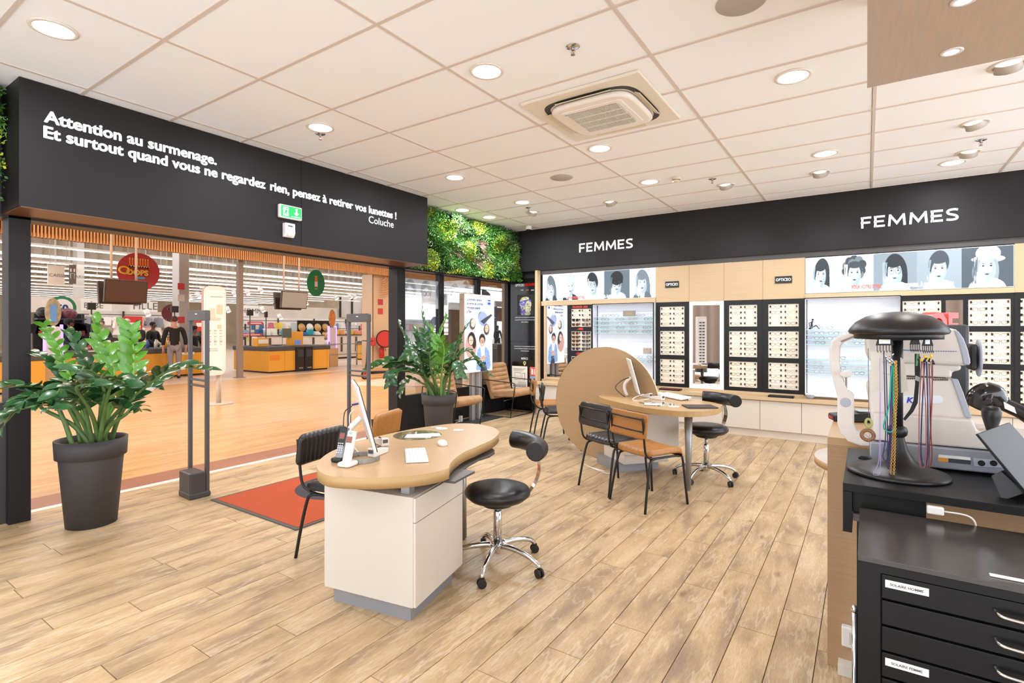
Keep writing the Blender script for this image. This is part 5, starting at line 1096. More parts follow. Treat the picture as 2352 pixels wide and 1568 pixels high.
pl_ = [(x, y) for x, y in rrect(330, 62, 31, cx=878, cy=808)]; slab('name_plate', pl_, 2.407, .004, mat('plate_silver', 'e8eef4', .2, metal=.2), 0)
a = gp([(755, 832)], 2.4062)[0]; text_mesh('lettering', 'K', .028, mat('lettering_blue', '3a3fae', .4), frame(a-Li, (1, 0, 0), (0, 0, 1)), t, bold=.001, ext=.0004, shear=.2)
slab('rear_knob_mount', [(1258, 375), (1310, 372), (1320, 400), (1320, 560), (1305, 588), (1255, 580)], 2.44, .10, BPLAS, .01)
c = gp([(1322, 482)], 2.49)[0]; MB().lathe([(.001, -.003), (.062, -.003), (.064, 0), (.062, .003), (.001, .003)], n=32, caps=False)
q = MB().lathe([(.001, -.003), (.066, -.003), (.068, 0), (.066, .003), (.001, .003)], n=32, caps=False); xf(q, M4.Translation(c-Li) @ M4.Rotation(R(90), 4, 'Y')); q.build('rim_disc', IG, t)
slab('rest_arm', [(357, 278), (300, 288), (215, 318), (170, 352), (152, 420), (152, 470), (165, 580), (190, 690), (214, 780), (215, 1000), (240, 1075), (300, 1140), (400, 1175), (465, 1180), (500, 1150), (430, 1085), (375, 1055), (347, 1000), (345, 780), (330, 755), (300, 745), (262, 660), (240, 580), (232, 520), (236, 400), (262, 362), (357, 325)], 2.38, .05, IW, .008)
slab('forehead_slot', [(240, 350), (345, 308), (350, 318), (250, 362)], 2.378, .004, mat('slot_shadow', '8c8178', .6), 0)
c = gp([(279, 832)], 2.378)[0]; q = MB().cyl(c-Li, c-Li+V((0, .01, 0)), .018, n=28); q.build('pivot_cap', IG, t, bevel=.002)
slab('chin_rest', [(235, 592), (300, 582), (332, 602), (322, 632), (260, 638), (236, 620)], 2.36, .06, IW, .004); slab('chin_column', [(268, 638), (298, 636), (297, 745), (270, 745)], 2.385, .02, CHROME, .003)
slab('left_body_panel', [(500, 590), (440, 700), (470, 900), (500, 1140), (700, 1140), (700, 590)], 2.43, .12, IW, .01)
for u in (1345, 1440): c = gp([(u, 1308)], 2.355)[0]; q = MB().cyl(c-Li, c-Li+V((0, .006, 0)), .0095, n=20); q.build('socket', BPLAS, t)
slab('socket_surround', [(1278, 1268), (1500, 1290), (1510, 1345), (1285, 1335)], 2.357, .006, IG, .002)
slab('warning_label', [(1005, 1262), (1085, 1268), (1085, 1298), (1005, 1292)], 2.3585, .002, mat('label_orange', 'e8a030', .5), 0); slab('spec_label', [(1085, 1268), (1262, 1285), (1260, 1318), (1085, 1300)], 2.3585, .002, mat('label_dark', '3a3c48', .5), 0)
slab('paper_label', [(1010, 1240), (1255, 1262), (1262, 1285), (1005, 1262)], 2.3585, .002, PAPER, 0)
slab('release_tab', [(375, 1260), (400, 1250), (440, 1255), (480, 1285), (440, 1285), (385, 1278)], 2.34, .02, BPLAS, .002)
c = G(2264, 960, y=2.44); q = MB(); q.lathe([(.012, -.075), (.012, -.06), (.017, -.04), (.026, -.005), (.028, .015), (.022, .03), (.001, .033)], c-Li+V((.015, 0, .01)), n=24, caps=False); q.build('joystick', BPLAS, t)
# barcode scanner
t = thing('barcode_scanner', 'black hand scanner lying on the instrument deck at the right edge', 'scanner', G(2270, 930, y=2.62)); Ls = t.location
q = MB(); pts = [G(u, v, y=2.62) for u, v in ((2236, 935), (2252, 915), (2272, 905), (2288, 916), (2300, 930))]
q.tube(smoothpath(pts, 4), [.03, .034, .038, .041, .044, .045, .045, .045, .045, .044, .042, .04, .036, .034, .03, .028, .026], 16); q.build('scanner_head', mat('scanner_gloss', '1c1b1c', .15, coat=.4), t, at=Ls)
MB().tube([G(u, v, y=2.62) for u, v in ((2280, 915), (2310, 930), (2345, 946), (2365, 955))], [.026, .024, .024, .03], 14).build('handle', BPLAS, t, at=Ls); q = MB().prism([G(u, v, y=2.59) for u, v in ((2305, 922), (2330, 935), (2335, 950), (2308, 938))], (0, .004, 0)); q.build('label_card', PAPER, t, at=Ls)
# tall dark screen behind the instrument
t = thing('dark_screen_back', 'dark grey upright screen back behind the white instrument', 'screen', G(2190, 900, y=2.75)); Lz = t.location
a, b = G(2110, 960, y=2.75), G(2227, 745, y=2.75); MB().bb(a.x, b.x, 2.75, 2.79, .984, b.z).build('screen_back', mat('dark_slate', '45464b', .5), t, at=Lz, bevel=.012)
# red letters and balloons
t = thing('red_letters', 'red three dimensional letters standing behind the mushroom stand', 'ornament', V((G(2118, 748, y=3.1).x, 3.1, .984))); Lr = t.location; 
q = text_mesh('letters', 'OE', .17, mat('red_gloss', 'd8382c', .3), frame((-.0, 0, .42), (.55, .83, 0), (0, 0, 1)), t, bold=.006, ext=.03); MB().box((.06, .09, .21), (.24, .12, .42), R(56)).build('pedestal', mat('dark_slate', ''), t)
# tablet leaning on its block
t = thing('tablet', 'tablet with white back leaning on a black block at the right edge', 'tablet', G(2290, 1140, z=.956)); Lt = t.location
p0, p1, p2, p3 = G(2246, 996, y=2.12), G(2300, 1075, y=2.08), G(2352, 1132, y=2.04), G(2375, 1150, y=2.03)
q = MB(); q.prism([p0, p3, p3+V((-.004, .004, -.008)), p0+V((-.006, .004, -.003))], (.10, .17, .02)); q.build('tablet_body', BPLAS, t, at=Lt, bevel=.001)
q = MB(); q.prism([G(2275, 1093, y=2.1), G(2300, 1080, y=2.1), G(2352, 1128, y=2.08), G(2352, 1135, y=2.08), G(2300, 1152, y=2.08)], (.05, .09, 0)); q.build('support_block', BPLAS, t, at=Lt, bevel=.003)
# card terminal on the wood counter
t = thing('payment_terminal', 'black card payment terminal on the wood counter behind the rest arm', 'card reader', G(1960, 966, z=.985), R(20)); 
MB().prism([(-.10, -.05, 0), (-.10, -.05, .03), (.1, -.05, .055), (.1, -.05, 0)], (0, .1, 0)).build('terminal_body', BPLAS, t, bevel=.006); MB().box((.05, 0, .052), (.07, .07, .004), 0).build('display', mat('lcd_grey', '9aa6a0', .2), t); MB().box((-.1, .0, .015), (.01, .06, .01)).build('card_slot', mat('red_plastic', 'c03030', .3), t)
# ------------------------------------------------------------ mushroom shaped lanyard stand
t = thing('lanyard_stand', 'black mushroom shaped display stand hung with glasses cords', 'display stand', (.087, 2.225, .955)); Lm_ = t.location
SB = mat('stand_black', '1e1c1d', .38)
MB().lathe([(.001, 0), (.142, 0), (.146, .006), (.142, .012), (.12, .018), (.085, .03), (.05, .05), (.03, .085), (.019, .13)], n=56, caps=False).build('foot', SB, t)
MB().cyl((0, 0, .12), (0, 0, .5), .0165, n=24).build('pole', SB, t); MB().lathe([(.018, .125), (.028, .135), (.03, .148), (.026, .16), (.018, .165)], n=28, caps=False).build('collar', SB, t)
MB().lathe([(.001, .478), (.125, .474), (.138, .478), (.142, .486), (.137, .497), (.12, .518), (.09, .537), (.05, .549), (.001, .553)], n=56, caps=False).build('dome', SB, t)
MB().lathe([(.018, .455), (.125, .46), (.125, .474)], n=48, caps=False).build('hook_ring', BPLAS, t)
def hanger(u0, u1, v0, v1, y, lb, card):
    t = thing('display_hanger', lb, 'hanger', G((u0+u1)/2, v0, y=y)); L = t.location
    q = MB().prism([G(u0+8, v0, y=y), G(u1-8, v0, y=y), G(u1, v1, y=y), G(u0, v1, y=y)], (0, .004, 0)); q.build('hanger_body', BPLAS, t, at=L)
    q = MB().prism([G(u0+8, v1-15, y=y-.001), G(u1-8, v1-15, y=y-.001), G(u1-8, v1-4, y=y-.001), G(u0+8, v1-4, y=y-.001)], (0, .001, 0)); q.build('card', card, t, at=L)
    q = MB()
    for i in range(6):
        u = u0+(u1-u0)*(i+.5)/6; q.tube([G(u, v1, y=y), G(u, v1+12, y=y), G(u+2, v1+17, y=y), G(u+3, v1+12, y=y)], .0012, 5)
    q.build('hook', BPLAS, t, at=L)
hanger(2011, 2053, 766, 793, 2.12, 'black hanger with a white barcode card left of the stand pole', PAPER); hanger(2089, 2114, 766, 791, 2.13, 'black hanger with a black card right of the stand pole', mat('card_black', '2a2828', .5)); hanger(2117, 2144, 766, 794, 2.14, 'dark blue hanger with a white card at the far right of the stand', mat('card_white2', 'e0e6ec', .5))
def cord(lb, pts, r, m, y=2.12, loop=False, cat='cord', name='glasses_cord'):
    t = thing(name, lb, cat, G(*pts[0], y=y)); P_ = smoothpath([G(u, v, y=y+random.uniform(-.003, .003)) for u, v in pts], 6); MB().tube(P_, r, 6).build('cord', m, t, at=t.location); return t
cm = lambda c: mat('cord_'+c, c, .6)
cord('teal glasses cord hanging in a long loop', [(2050, 838), (2046, 870), (2042, 930), (2030, 975), (2034, 988), (2046, 992), (2054, 984), (2056, 960), (2052, 920), (2052, 840)], .0022, cm('16a08c'))
cord('purple thin cord ending in a flat loop on the foot', [(2021, 822), (2021, 900), (2020, 1000), (2018, 1060), (2006, 1087), (2012, 1091), (2020, 1088), (2022, 1060), (2023, 900)], .0009, cm('a888c8'), 2.10)
cord('navy cord left of the teal one', [(2030, 806), (2032, 900), (2034, 1000), (2028, 1045), (2032, 1056), (2038, 1050), (2038, 960), (2035, 820)], .0016, cm('2c2c58'))
cord('violet cord behind the teal one', [(2046, 840), (2045, 940), (2042, 1030), (2038, 1068), (2044, 1072), (2047, 1020), (2049, 900)], .0018, cm('3c2f66'), 2.13)
cord('orange and blue striped cord right of the pole', [(2117, 830), (2113, 900), (2111, 980), (2112, 1060), (2118, 1073), (2126, 1060), (2127, 960), (2120, 830)], .0015, cm('8a4a48'))
cord('dark blue cord right of the pole', [(2124, 830), (2120, 900), (2116, 990), (2116, 1050), (2124, 1070), (2131, 1040), (2131, 930), (2128, 830)], .0019, cm('26305c'), 2.13)
cord('grey cord right of the pole', [(2130, 835), (2131, 930), (2131, 1040), (2129, 1070)], .002, cm('7c7068'), 2.135)
cord('dark red cord at the right end', [(2142, 825), (2141, 900), (2138, 960), (2135, 1030), (2132, 1072), (2138, 1066), (2141, 1040), (2137, 980), (2136, 900), (2134, 835)], .0016, cm('7a2a28'), 2.14)
cord('thin brown cord at the far right', [(2138, 830), (2142, 900), (2139, 980), (2141, 1060)], .001, cm('8a6a60'), 2.145)
t = thing('ribbon_strap', 'black fabric strap with a grey band hanging in a curve right of the pole', 'strap', G(2108, 815, y=2.125)); q = MB()
L_ = [(2101, 812), (2101, 850), (2102, 880), (2098, 920), (2090, 940), (2074, 962)]; R_ = [(2112, 812), (2114, 850), (2111, 885), (2108, 925), (2098, 945), (2079, 966)]
q.prism([G(u, v, y=2.125) for u, v in L_+R_[::-1]], (0, .002, 0)); q.build('strap', mat('ribbon_black', '121212', .8), t, at=t.location); q = MB().prism([G(u, v, y=2.124) for u, v in ((2103, 862), (2118, 868), (2114, 878), (2101, 872))], (0, .001, 0)); q.build('grey_band', mat('band_grey', '8a8888', .5), t, at=t.location); q = MB().prism([G(u, v, y=2.1235) for u, v in ((2105, 812), (2111, 812), (2108, 840), (2103, 840))], (0, .001, 0)); q.build('green_band', mat('band_green', '3c7a48', .5), t, at=t.location)
# clasps cluster
t = thing('cord_clasps', 'cluster of yellow and black cord clasps below the right hanger', 'clasps', G(2130, 822, y=2.13)); L = t.location; q = MB(); q2 = MB()
for i in range(9): c = G(2113+i*3.6, 816+random.uniform(-3, 12), y=2.125)-L; (q if i % 2 else q2).tube([c, c+V((random.uniform(-.006, .006), 0, -.012))], .0032, 6)
q.build('yellow_clasp', mat('clasp_yellow', 'e8b818', .4), t); q2.build('black_clasp', BPLAS, t)
t = thing('silver_clasps', 'cluster of silver clasps hanging from the left hanger', 'clasps', G(2045, 815, y=2.12)); L = t.location; q = MB()
for i in range(12): c = G(2036+i*1.6, 812+random.uniform(-2, 20), y=2.118)-L; q.tube([c, c+V((random.uniform(-.004, .004), 0, -.01))], .0022, 5)
q.build('silver_clasp', CHROME, t)
def chain(lb, pts, y=2.115, r=.0032):
    t = thing('gold_chain', lb, 'chain', G(*pts[0], y=y)); L = t.location; P_ = smoothpath([G(u, v, y=y) for u, v in pts], 8); q = MB(); acc = 0; last = P_[0]; n = 0; N_ = []
    tot = sum((P_[i+1]-P_[i]).length for i in range(len(P_)-1)); step = r*1.7; d = 0; i = 0; seg0 = 0
    while d < tot and i < len(P_)-1:
        sl = (P_[i+1]-P_[i]).length
        if d-seg0 > sl: seg0 += sl; i += 1; continue
        c = P_[i]+(P_[i+1]-P_[i])*((d-seg0)/sl); a0 = (n % 2)*1.2
        q.tube([c-L+V((cos(a)*r*.8*cos(a0), cos(a)*r*.8*sin(a0), sin(a)*r)) for a in [2*pi*k/8 for k in range(8)]], .0008, 4, closed=True); n += 1; d += step
    q.build('links', mat('gold', 'd8a848', .3, metal=.7), t)
chain('gold chain hanging left of the pole', [(2056, 830), (2056, 900), (2053, 960), (2050, 1030), (2046, 1080), (2047, 1096)]); chain('second gold chain strand hanging left of the pole', [(2058, 830), (2060, 900), (2057, 960), (2055, 1040), (2053, 1094)], 2.112)
t = thing('wooden_ring_pendant', 'brown wooden ring pendant below a green ring, hanging left of the stand', 'pendant', G(1993, 870, y=2.11)); L = t.location
def ringp(u, v, r0, r1, m, nm, sx=1): 
    c = G(u, v, y=2.11)-L; MB().tube([c+V((cos(a)*r0*sx, 0, sin(a)*r0)) for a in [2*pi*k/24 for k in range(24)]], r1, 8, closed=True).build(nm, m, t)
ringp(1995, 971, .013, .004, mat('ring_green', '9a9a60', .4), 'green_ring', .62); ringp(1993, 999, .0165, .006, mat('ring_brown', '7a5432', .5, var=.3, scale=90), 'brown_ring')
MB().tube([G(1994, 800, y=2.11)-L, G(1995, 900, y=2.11)-L, G(1995, 962, y=2.11)-L], .001, 5).build('thread', cm('5a5460'), t)
t = thing('paper_tags', 'pale paper sleeves hanging left of the stand pole', 'paper', G(2010, 800, y=2.14)); L = t.location
q = MB().prism([G(u, v, y=2.14)-L for u, v in ((2000, 806), (2025, 808), (2030, 898), (2000, 896))], (0, .003, 0)); q.build('sleeve', mat('sleeve_paper', 'd0cabc', .7), t)
q = MB().prism([G(u, v, y=2.17)-L for u, v in ((2068, 820), (2076, 826), (2087, 898), (2070, 902))], (0, .002, 0)); q.build('sleeve', mat('sleeve_paper', ''), t)
# ------------------------------------------------------------ potted ZZ plants
LFM = mat('leaf_dark', '2f5a30', .25, var=.25, scale=14, objrand=.25, coat=.2); LFB = mat('leaf_bright', '57902a', .28, var=.15, scale=14, objrand=.2, coat=.2)
STM = mat('stem_green', '5c7a42', .5, var=.2, scale=12); STB = mat('stem_bright', '7cab50', .5)
def leafmesh(m):
    q = MB(); prof = [(0, .0), (.14, .42), (.38, .5), (.65, .44), (.86, .24), (1, 0)]; vs = []
    for i, (t_, w_) in enumerate(prof):
        z = .06*sin(t_*pi)-.05*t_*t_
        vs += [(-w_*.62, t_, z+.10*w_), (0, t_, z), (w_*.62, t_, z+.10*w_)]
    fs = [(3*i+k, 3*i+k+1, 3*i+4+k, 3*i+3+k) for i in range(5) for k in (0, 1)]
    o = q.add(vs, fs, True).build('leaf', m); me = o.data; bpy.data.objects.remove(o); return me
LME = {0: leafmesh(LFM), 1: leafmesh(LFB)}
def at_depth(u, v, d): return V((0, 0, CAMH))+ray(u, v)*d
def zz_plant(lb, base, rtop, rbot, hpot, stems, seed, leafl):
    rnd = random.Random(seed); t = thing('potted_plant', lb, 'plant', base); B = V(base)
    MB().lathe([(.001, 0), (rbot, 0), (rtop*.88, hpot*.78), (rtop*.88, hpot*.79), (rtop*.97, hpot*.795), (rtop, hpot), (rtop-.012, hpot), (rtop-.02, hpot*.93)], n=48, caps=False).build('pot', mat('pot_anthracite', '403c3c', .6), t)
    MB().lathe([(.001, hpot*.94), (rtop-.012, hpot*.93)], n=32, caps=False).build('soil', mat('soil', '3a2c20', .95, bump=1, scale=60), t)
    for (pts, bright, n0, lf) in stems:
        a = rnd.uniform(0, 6.28); r = rnd.uniform(.1, .62)*rtop
        tip = pts[-1]
        dirv = V((tip.x-B.x, tip.y-B.y, 0)); dirv = dirv.normalized() if dirv.length > .02 else V((1, 0, 0))
        b = B+V((0, 0, hpot*.93))+dirv*rtop*rnd.uniform(.1, .55)+V((cos(a), sin(a), 0))*rtop*.2
        mid = pts[0] if len(pts) > 1 else (b+tip)/2+V((0, 0, .06))
        if len(pts) == 1: mid = b*.55+tip*.45+V((0, 0, .05))-dirv*.02
        P_ = smoothpath([b]+([b*.6+mid*.4+V((0, 0, .05))] if len(pts) > 1 else [])+[mid]+list(pts[1:] if len(pts) > 1 else [tip]), 7); N = len(P_)
        rad = [.015*(1-i/N)**.7+.0025 for i in range(N)]
        s_ = MB().tube([p-B for p in P_], rad, 7).build('stem', STB if bright else STM, t)
        L_ = [0]
        for i in range(1, N): L_.append(L_[-1]+(P_[i]-P_[i-1]).length)
        tot = L_[-1]; start = tot*n0; k = 0; d = start
        while d <= tot:
            i = next(j for j in range(1, N) if L_[j] >= d-1e-6); f = (d-L_[i-1])/max(1e-6, L_[i]-L_[i-1]); p = P_[i-1].lerp(P_[i], f); tg = (P_[i]-P_[i-1]).normalized()
            side = tg.cross(V((0, 0, 1))); side = side.normalized() if side.length > .15 else tg.cross(V((sY, -cY, 0))).normalized()
            up = side.cross(tg).normalized()
            f2 = (d-start)/max(1e-6, tot-start); sg = 1 if k % 2 else -1
            ay = (side*sg*.8+tg*(.55+.5*f2)+up*rnd.uniform(-.15, .4)).normalized(); az = (up*.75+side*sg*-.2+V((rnd.uniform(-.3, .3)+sY*.45, rnd.uniform(-.3, .3)-cY*.45, rnd.uniform(-.2, .3)))); az = (az-ay*az.dot(ay)).normalized(); ax = ay.cross(az)
            ln = leafl*lf*1.12*(1.0-.25*abs(f2-.4))*rnd.uniform(.85, 1.12)
            o = bpy.data.objects.new('leaf', LME[1 if bright else 0]); COL.objects.link(o); o.parent = s_
            m = M4((ax, ay, az)).transposed().to_4x4(); m.translation = p-B; o.matrix_local = m @ M4.Diagonal((ln*.78, ln, ln, 1))
            d += leafl*.36*(1 if k % 2 else .5); k += 1
    return t
D = lambda l, d0: [at_depth(u, v, d0+dd) for u, v, dd in l]
d1 = 3.93
S1 = [([(262, 860, -.05), (232, 790, 0), (215, 738, 0)], 1, .35, 1), ([(300, 880, 0), (306, 810, .05), (300, 752, .05)], 1, .42, 1), ([(165, 880, .1), (135, 800, .15), (103, 745, .2)], 1, .5, .8),
      ([(205, 860, .2), (180, 800, .2), (160, 768, .2)], 0, .35, .9), ([(150, 880, .1), (118, 830, .1), (80, 815, .1)], 0, .4, .9), ([(330, 892, -.1), (400, 845, -.15), (474, 848, -.2)], 0, .3, 1), ([(300, 920, -.1), (340, 895, 0), (385, 862, .1)], 0, .45, .9),
      ([(130, 900, -.2), (60, 885, -.4), (-10, 893, -.5)], 0, .3, 1.05), ([(110, 900, -.2), (60, 920, -.5), (12, 972, -.6)], 0, .35, 1.05), ([(150, 920, -.3), (90, 930, -.5), (22, 945, -.6)], 0, .4, 1), ([(240, 900, -.3), (215, 855, -.45), (175, 850, -.6)], 0, .4, 1.05),
      ([(250, 900, -.3), (270, 870, -.45), (290, 885, -.6)], 0, .4, 1), ([(180, 900, -.25), (150, 880, -.4), (130, 905, -.5)], 0, .4, 1), ([(280, 900, .2), (330, 860, .3), (350, 880, .4)], 0, .4, .9), ([(230, 900, .3), (205, 850, .4), (240, 830, .5)], 0, .4, .9), ([(290, 950, -.2), (310, 930, -.1), (325, 945, 0)], 0, .55, .8), ([(100, 940, -.2), (95, 925, -.4), (130, 940, -.6)], 0, .5, .9), ([(200, 930, -.3), (175, 890, -.55), (215, 880, -.7)], 0, .45, 1)]
zz_plant('large dark potted plant with glossy leaves at the left, nearest the camera', (-4.80, 1.52, 0), .222, .155, .635, [(D(l, d1), b, n, f) for l, b, n, f in S1], 3, .125)
d2_ = 6.8
S2 = [([(985, 850, 0), (978, 770, 0), (968, 712, 0)], 0, .5, .8), ([(1005, 850, 0), (1008, 780, 0), (1028, 722, 0)], 1, .45, .9), ([(1025, 850, 0), (1040, 800, .1), (1075, 746, .1)], 0, .45, .9), ([(1030, 860, 0), (1045, 810, 0), (1062, 770, 0)], 0, .45, .9),
      ([(960, 840, -.2), (900, 830, -.4), (842, 850, -.6)], 0, .3, 1.1), ([(950, 840, -.2), (905, 840, -.4), (898, 880, -.5)], 0, .35, 1.1), ([(960, 850, 0), (938, 790, .1), (915, 742, .1)], 0, .45, .9), ([(1030, 850, -.2), (1070, 805, -.2), (1100, 835, -.2)], 0, .4, .9), ([(1040, 850, -.2), (1090, 825, -.2), (1125, 862, -.2)], 0, .45, .8), ([(1030, 860, -.2), (1045, 830, -.3), (1058, 860, -.4)], 0, .4, 1),
      ([(975, 860, -.3), (955, 800, -.5), (935, 815, -.6)], 0, .35, 1.1), ([(985, 850, .2), (960, 780, .3), (952, 755, .3)], 0, .4, 1), ([(1000, 850, .1), (1000, 790, .2), (988, 752, .2)], 1, .4, 1), ([(1015, 850, -.3), (1020, 800, -.4), (1010, 775, -.5)], 1, .4, 1), ([(965, 860, -.3), (925, 850, -.5), (905, 862, -.6)], 0, .4, 1.1), ([(1000, 860, .2), (1030, 810, .3), (1050, 790, .4)], 0, .4, 1), ([(970, 880, -.2), (940, 870, -.3), (918, 905, -.4)], 0, .5, .9), ([(990, 850, -.4), (985, 810, -.5), (965, 800, -.6)], 0, .4, 1)]
zz_plant('potted plant with glossy leaves before the rear armchair, beside the right pillar', (-4.56, 5.10, 0), .222, .155, .615, [(D(l, d2_), b, n, f) for l, b, n, f in S2], 5, .125)
# ------------------------------------------------------------ living wall
def livingwall(lb, y0, y1, z0, z1, x0, nleaf, ntuft, seed):
    rnd = random.Random(seed); t = thing('living_wall', lb, 'plant wall', (x0, y0, z0)); L = V((x0, y0, z0))
    MB().bb(x0-.03, x0, y0, y1, z0+.03, z1).build('backing', mat('moss_dark', '16200f', .95), t, at=L)
    bump_ = lambda y, z: .06*sin(y*5+z*3)+.05*sin(y*11-z*7)+.04*sin(z*17+y*2)
    def leaves(n, nm, m, size, dens):
        q = MB(); vs = []; fs = []
        for i in range(n):
            while True:
                y, z = rnd.uniform(y0, y1), rnd.uniform(z0-.02, z1)
                if dens(y, z) > rnd.random(): break
            p = V((x0+.05+max(0, bump_(y, z))+rnd.uniform(0, .07), y, z))-L
            d = V((rnd.uniform(.2, 1), rnd.uniform(-1, 1), rnd.uniform(-1, .8))).normalized()*size*rnd.uniform(.6, 1.3); s = d.cross(V((rnd.uniform(-1, 1), rnd.uniform(-1, 1), rnd.uniform(-1, 1)))).normalized()*d.length*.3
            b = len(vs); vs += [p, p+d*.5+s, p+d, p+d*.5-s]; fs.append((b, b+1, b+2, b+3))
        q.add(vs, fs); o = q.build(nm, m, t); o['kind'] = 'stuff'
    ph = lambda a, b: (lambda y, z: .5+.5*sin(y*a+z*b))
    A = (y1-y0)
    leaves(int(nleaf*A), 'boxwood_leaves', mat('leaf_boxwood', '2c5a1c', .45, objrand=.1), .026, lambda y, z: 1)
    leaves(int(nleaf*.5*A), 'mid_green_leaves', mat('leaf_mid', '4f8a2c', .4), .03, lambda y, z: max(0, sin(y*4.3+z*5))**.5)
    leaves(int(nleaf*.55*A), 'yellow_green_leaves', mat('leaf_yellow', 'b4bb2c', .45), .024, lambda y, z: 1 if sin(y*7.1+z*2+1)*sin(z*8.3-y*2.2) > .28 else 0)
    leaves(int(nleaf*.16*A), 'pale_tips', mat('leaf_pale', 'd4d8a0', .45), .02, lambda y, z: 1 if sin(y*5.1+z*6+2)*sin(z*9.3-y*4.2) > .35 else .03)
    for i in range(ntuft):
        y, z = y0+(i+.5)/ntuft*(y1-y0)+rnd.uniform(-.05, .05), rnd.uniform(z0+.1, z1-.1); c = V((x0+.06, y, z)); kind = rnd.random(); q = MB(); vs = []; fs = []
        if kind < .62:
            for k in range(46):
                a = rnd.uniform(-.9, 2.6) ; d = V((rnd.uniform(.35, 1), cos(a)*1.1, sin(a)*.9)).normalized(); ln = rnd.uniform(.12, .22); s = d.cross(V((1, 0, 0))).normalized()*.004
                p0, p1, p2 = c, c+d*ln*.6, c+d*ln+V((.02, 0, -.05)); b = len(vs); vs += [p0-s-L, p0+s-L, p1+s-L, p1-s-L, p2-L]; fs += [(b, b+1, b+2, b+3), (b+3, b+2, b+4)]
            q.add(vs, fs); q.build('grass_tuft', mat('tuft_green', '5e9a3a', .4) if rnd.random() < .75 else mat('tuft_brown', '7a5548', .5), t)
        else:
            for k in range(9):
                a = -.6+.5*k; d = V((.5, cos(a), sin(a)*.8-.1)).normalized(); ln = rnd.uniform(.16, .24); sd = d.cross(V((1, 0, 0))).normalized()
                for j in range(9):
                    f = (j+1)/10; p = c+d*ln*f+V((.03*f, 0, -.08*f*f)); w_ = .04*sin(pi*min(1, f+.15))
                    for sgn in (-1, 1):
                        b = len(vs); e = p+sd*sgn*w_+d*.015; vs += [p-L, p+d*.008-L, e-L]; fs.append((b, b+1, b+2))
            q.add(vs, fs); q.build('fern', mat('fern_green', '6aa044', .45), t)
livingwall('lush green living plant wall above the shopfront glass', 5.2, 7.86, 2.30, 3.165, -5.25, 6200, 30, 11)
livingwall('strip of living plant wall at the far left edge', -.6, 1.1, 2.36, 3.165, -5.25, 3500, 8, 12)
# ------------------------------------------------------------ mall front of the supermarket
XV = -15.0
SLW = mat('slat_wood', 'f0bd84', .5); t = thing('slat_valance', 'long valance of vertical wooden slats above the supermarket entrance', 'valance', (XV, 3, 3.45))
MB().bb(XV-.16, XV-.12, 3, 22.2, 3.45, 4.28).build('backing_board', mat('valance_brown', '4a281a', .8), t, at=(XV, 3, 3.45)); MB().bb(XV-.12, XV-.10, 3, 22.2, 3.46, 3.55).build('lower_rail', SLW, t, at=(XV, 3, 3.45))
sl0 = MB().box((-.05, 0, .41), (.10, .028, .82)).build('slat', SLW, t)
for i in range(1, 300):
    o = bpy.data.objects.new('slat', sl0.data); COL.objects.link(o); o.parent = t; o.location = (0, .03+i*.0635, .0)
tag(MB().bb(-15.6, -15.2, -10, 40, 4.0, 7.6).build('wall_market_front', mat('market_front', 'c8b49a', .8)), 'upper wall over the supermarket entrance', kind='structure')
PG = mat('post_taupe', '8b7a70', .5)
t = thing('steel_post', 'tall taupe steel post standing at the edge of the checkout hall', 'post', (-15.35, 8.42, 0)); MB().bb(-.07, .07, -.05, .10, 0, 3.46).build('post', PG, t, bevel=.01); MB().box((0, .02, .01), (.24, .26, .02)).build('foot_plate', PG, t)
def Yat(u, x): return G(u, 700, x=x).y
MW = mat('pillar_wood', 'dcc0a0', .5, var=.05, scale=5, stretch=(8, 8, .4)); ya, yb = Yat(856, -15.35), Yat(886, -15.35)
t = thing('wood_pillar', 'wide pale wood clad pillar right of the checkouts', 'pillar', (-15.6, ya, 0)); L = t.location
MB().bb(-15.95, -15.35, ya, yb+.9, 0, 3.48).build('cladding', MW, t, at=L); MB().bb(-15.36, -15.345, ya+.0, ya+.02, 0, 3.48).build('joint', mat('joint_black', ''), t, at=L)
q = MB()
for k in range(8):
    r = .18+k*.085; pts = [V((-15.26+.0*k, ya+.35+r*cos(a)*1.0, 3.46-r*sin(a))) for a in [R(8+82*n/10) for n in range(11)]]
    q.tube([p+V((.06, 0, 0)) for p in pts], .022, 4)
q.build('curved_slats', SLW, t, at=L)
for z, c in ((2.35, 'c23a50'), (2.0, 'd04848')): MB().bb(-15.348, -15.34, ya+.25, ya+.5, z, z+.22).build('pictogram_sign', mat('picto_'+c, c, .5), t, at=L)
# wayfinding totem
y0, y1 = G(470, 700, x=-10.3).y, G(519, 700, x=-10.3).y; yc = (y0+y1)/2
t = thing('map_totem', 'white rounded shopping mall map totem on a single pole', 'totem', (-10.3, yc, 0)); w_ = y1-y0; za, zb_ = .56, 2.26
pts = [(0, p_[0], p_[1]) for p_ in rrect(w_, zb_-za, .12, cy=(za+zb_)/2)]; MB().prism([(-.03, y_, z_) for _, y_, z_ in pts], (.03, 0, 0)).build('face_board', mat('totem_white', 'f4eee8', .5, emit=.12), t); MB().prism([(-.15, y_+.015, z_) for _, y_, z_ in pts], (.11, 0, 0)).build('rear_board', mat('totem_tan', 'a88a78', .5), t)
P = Paint(44, 130, 'ffffff')
for r_ in ((.08, .92, .14, .93, 'd89a40'), (.2, .915, .9, .925, '9a8a80'), (.15, .66, .5, .78, 'f0e4d2'), (.55, .7, .9, .82, 'eddcc2'), (.2, .62, .8, .66, 'e8dac6'), (.6, .52, .85, .58, 'eddcc2')): P.rect(*r_)
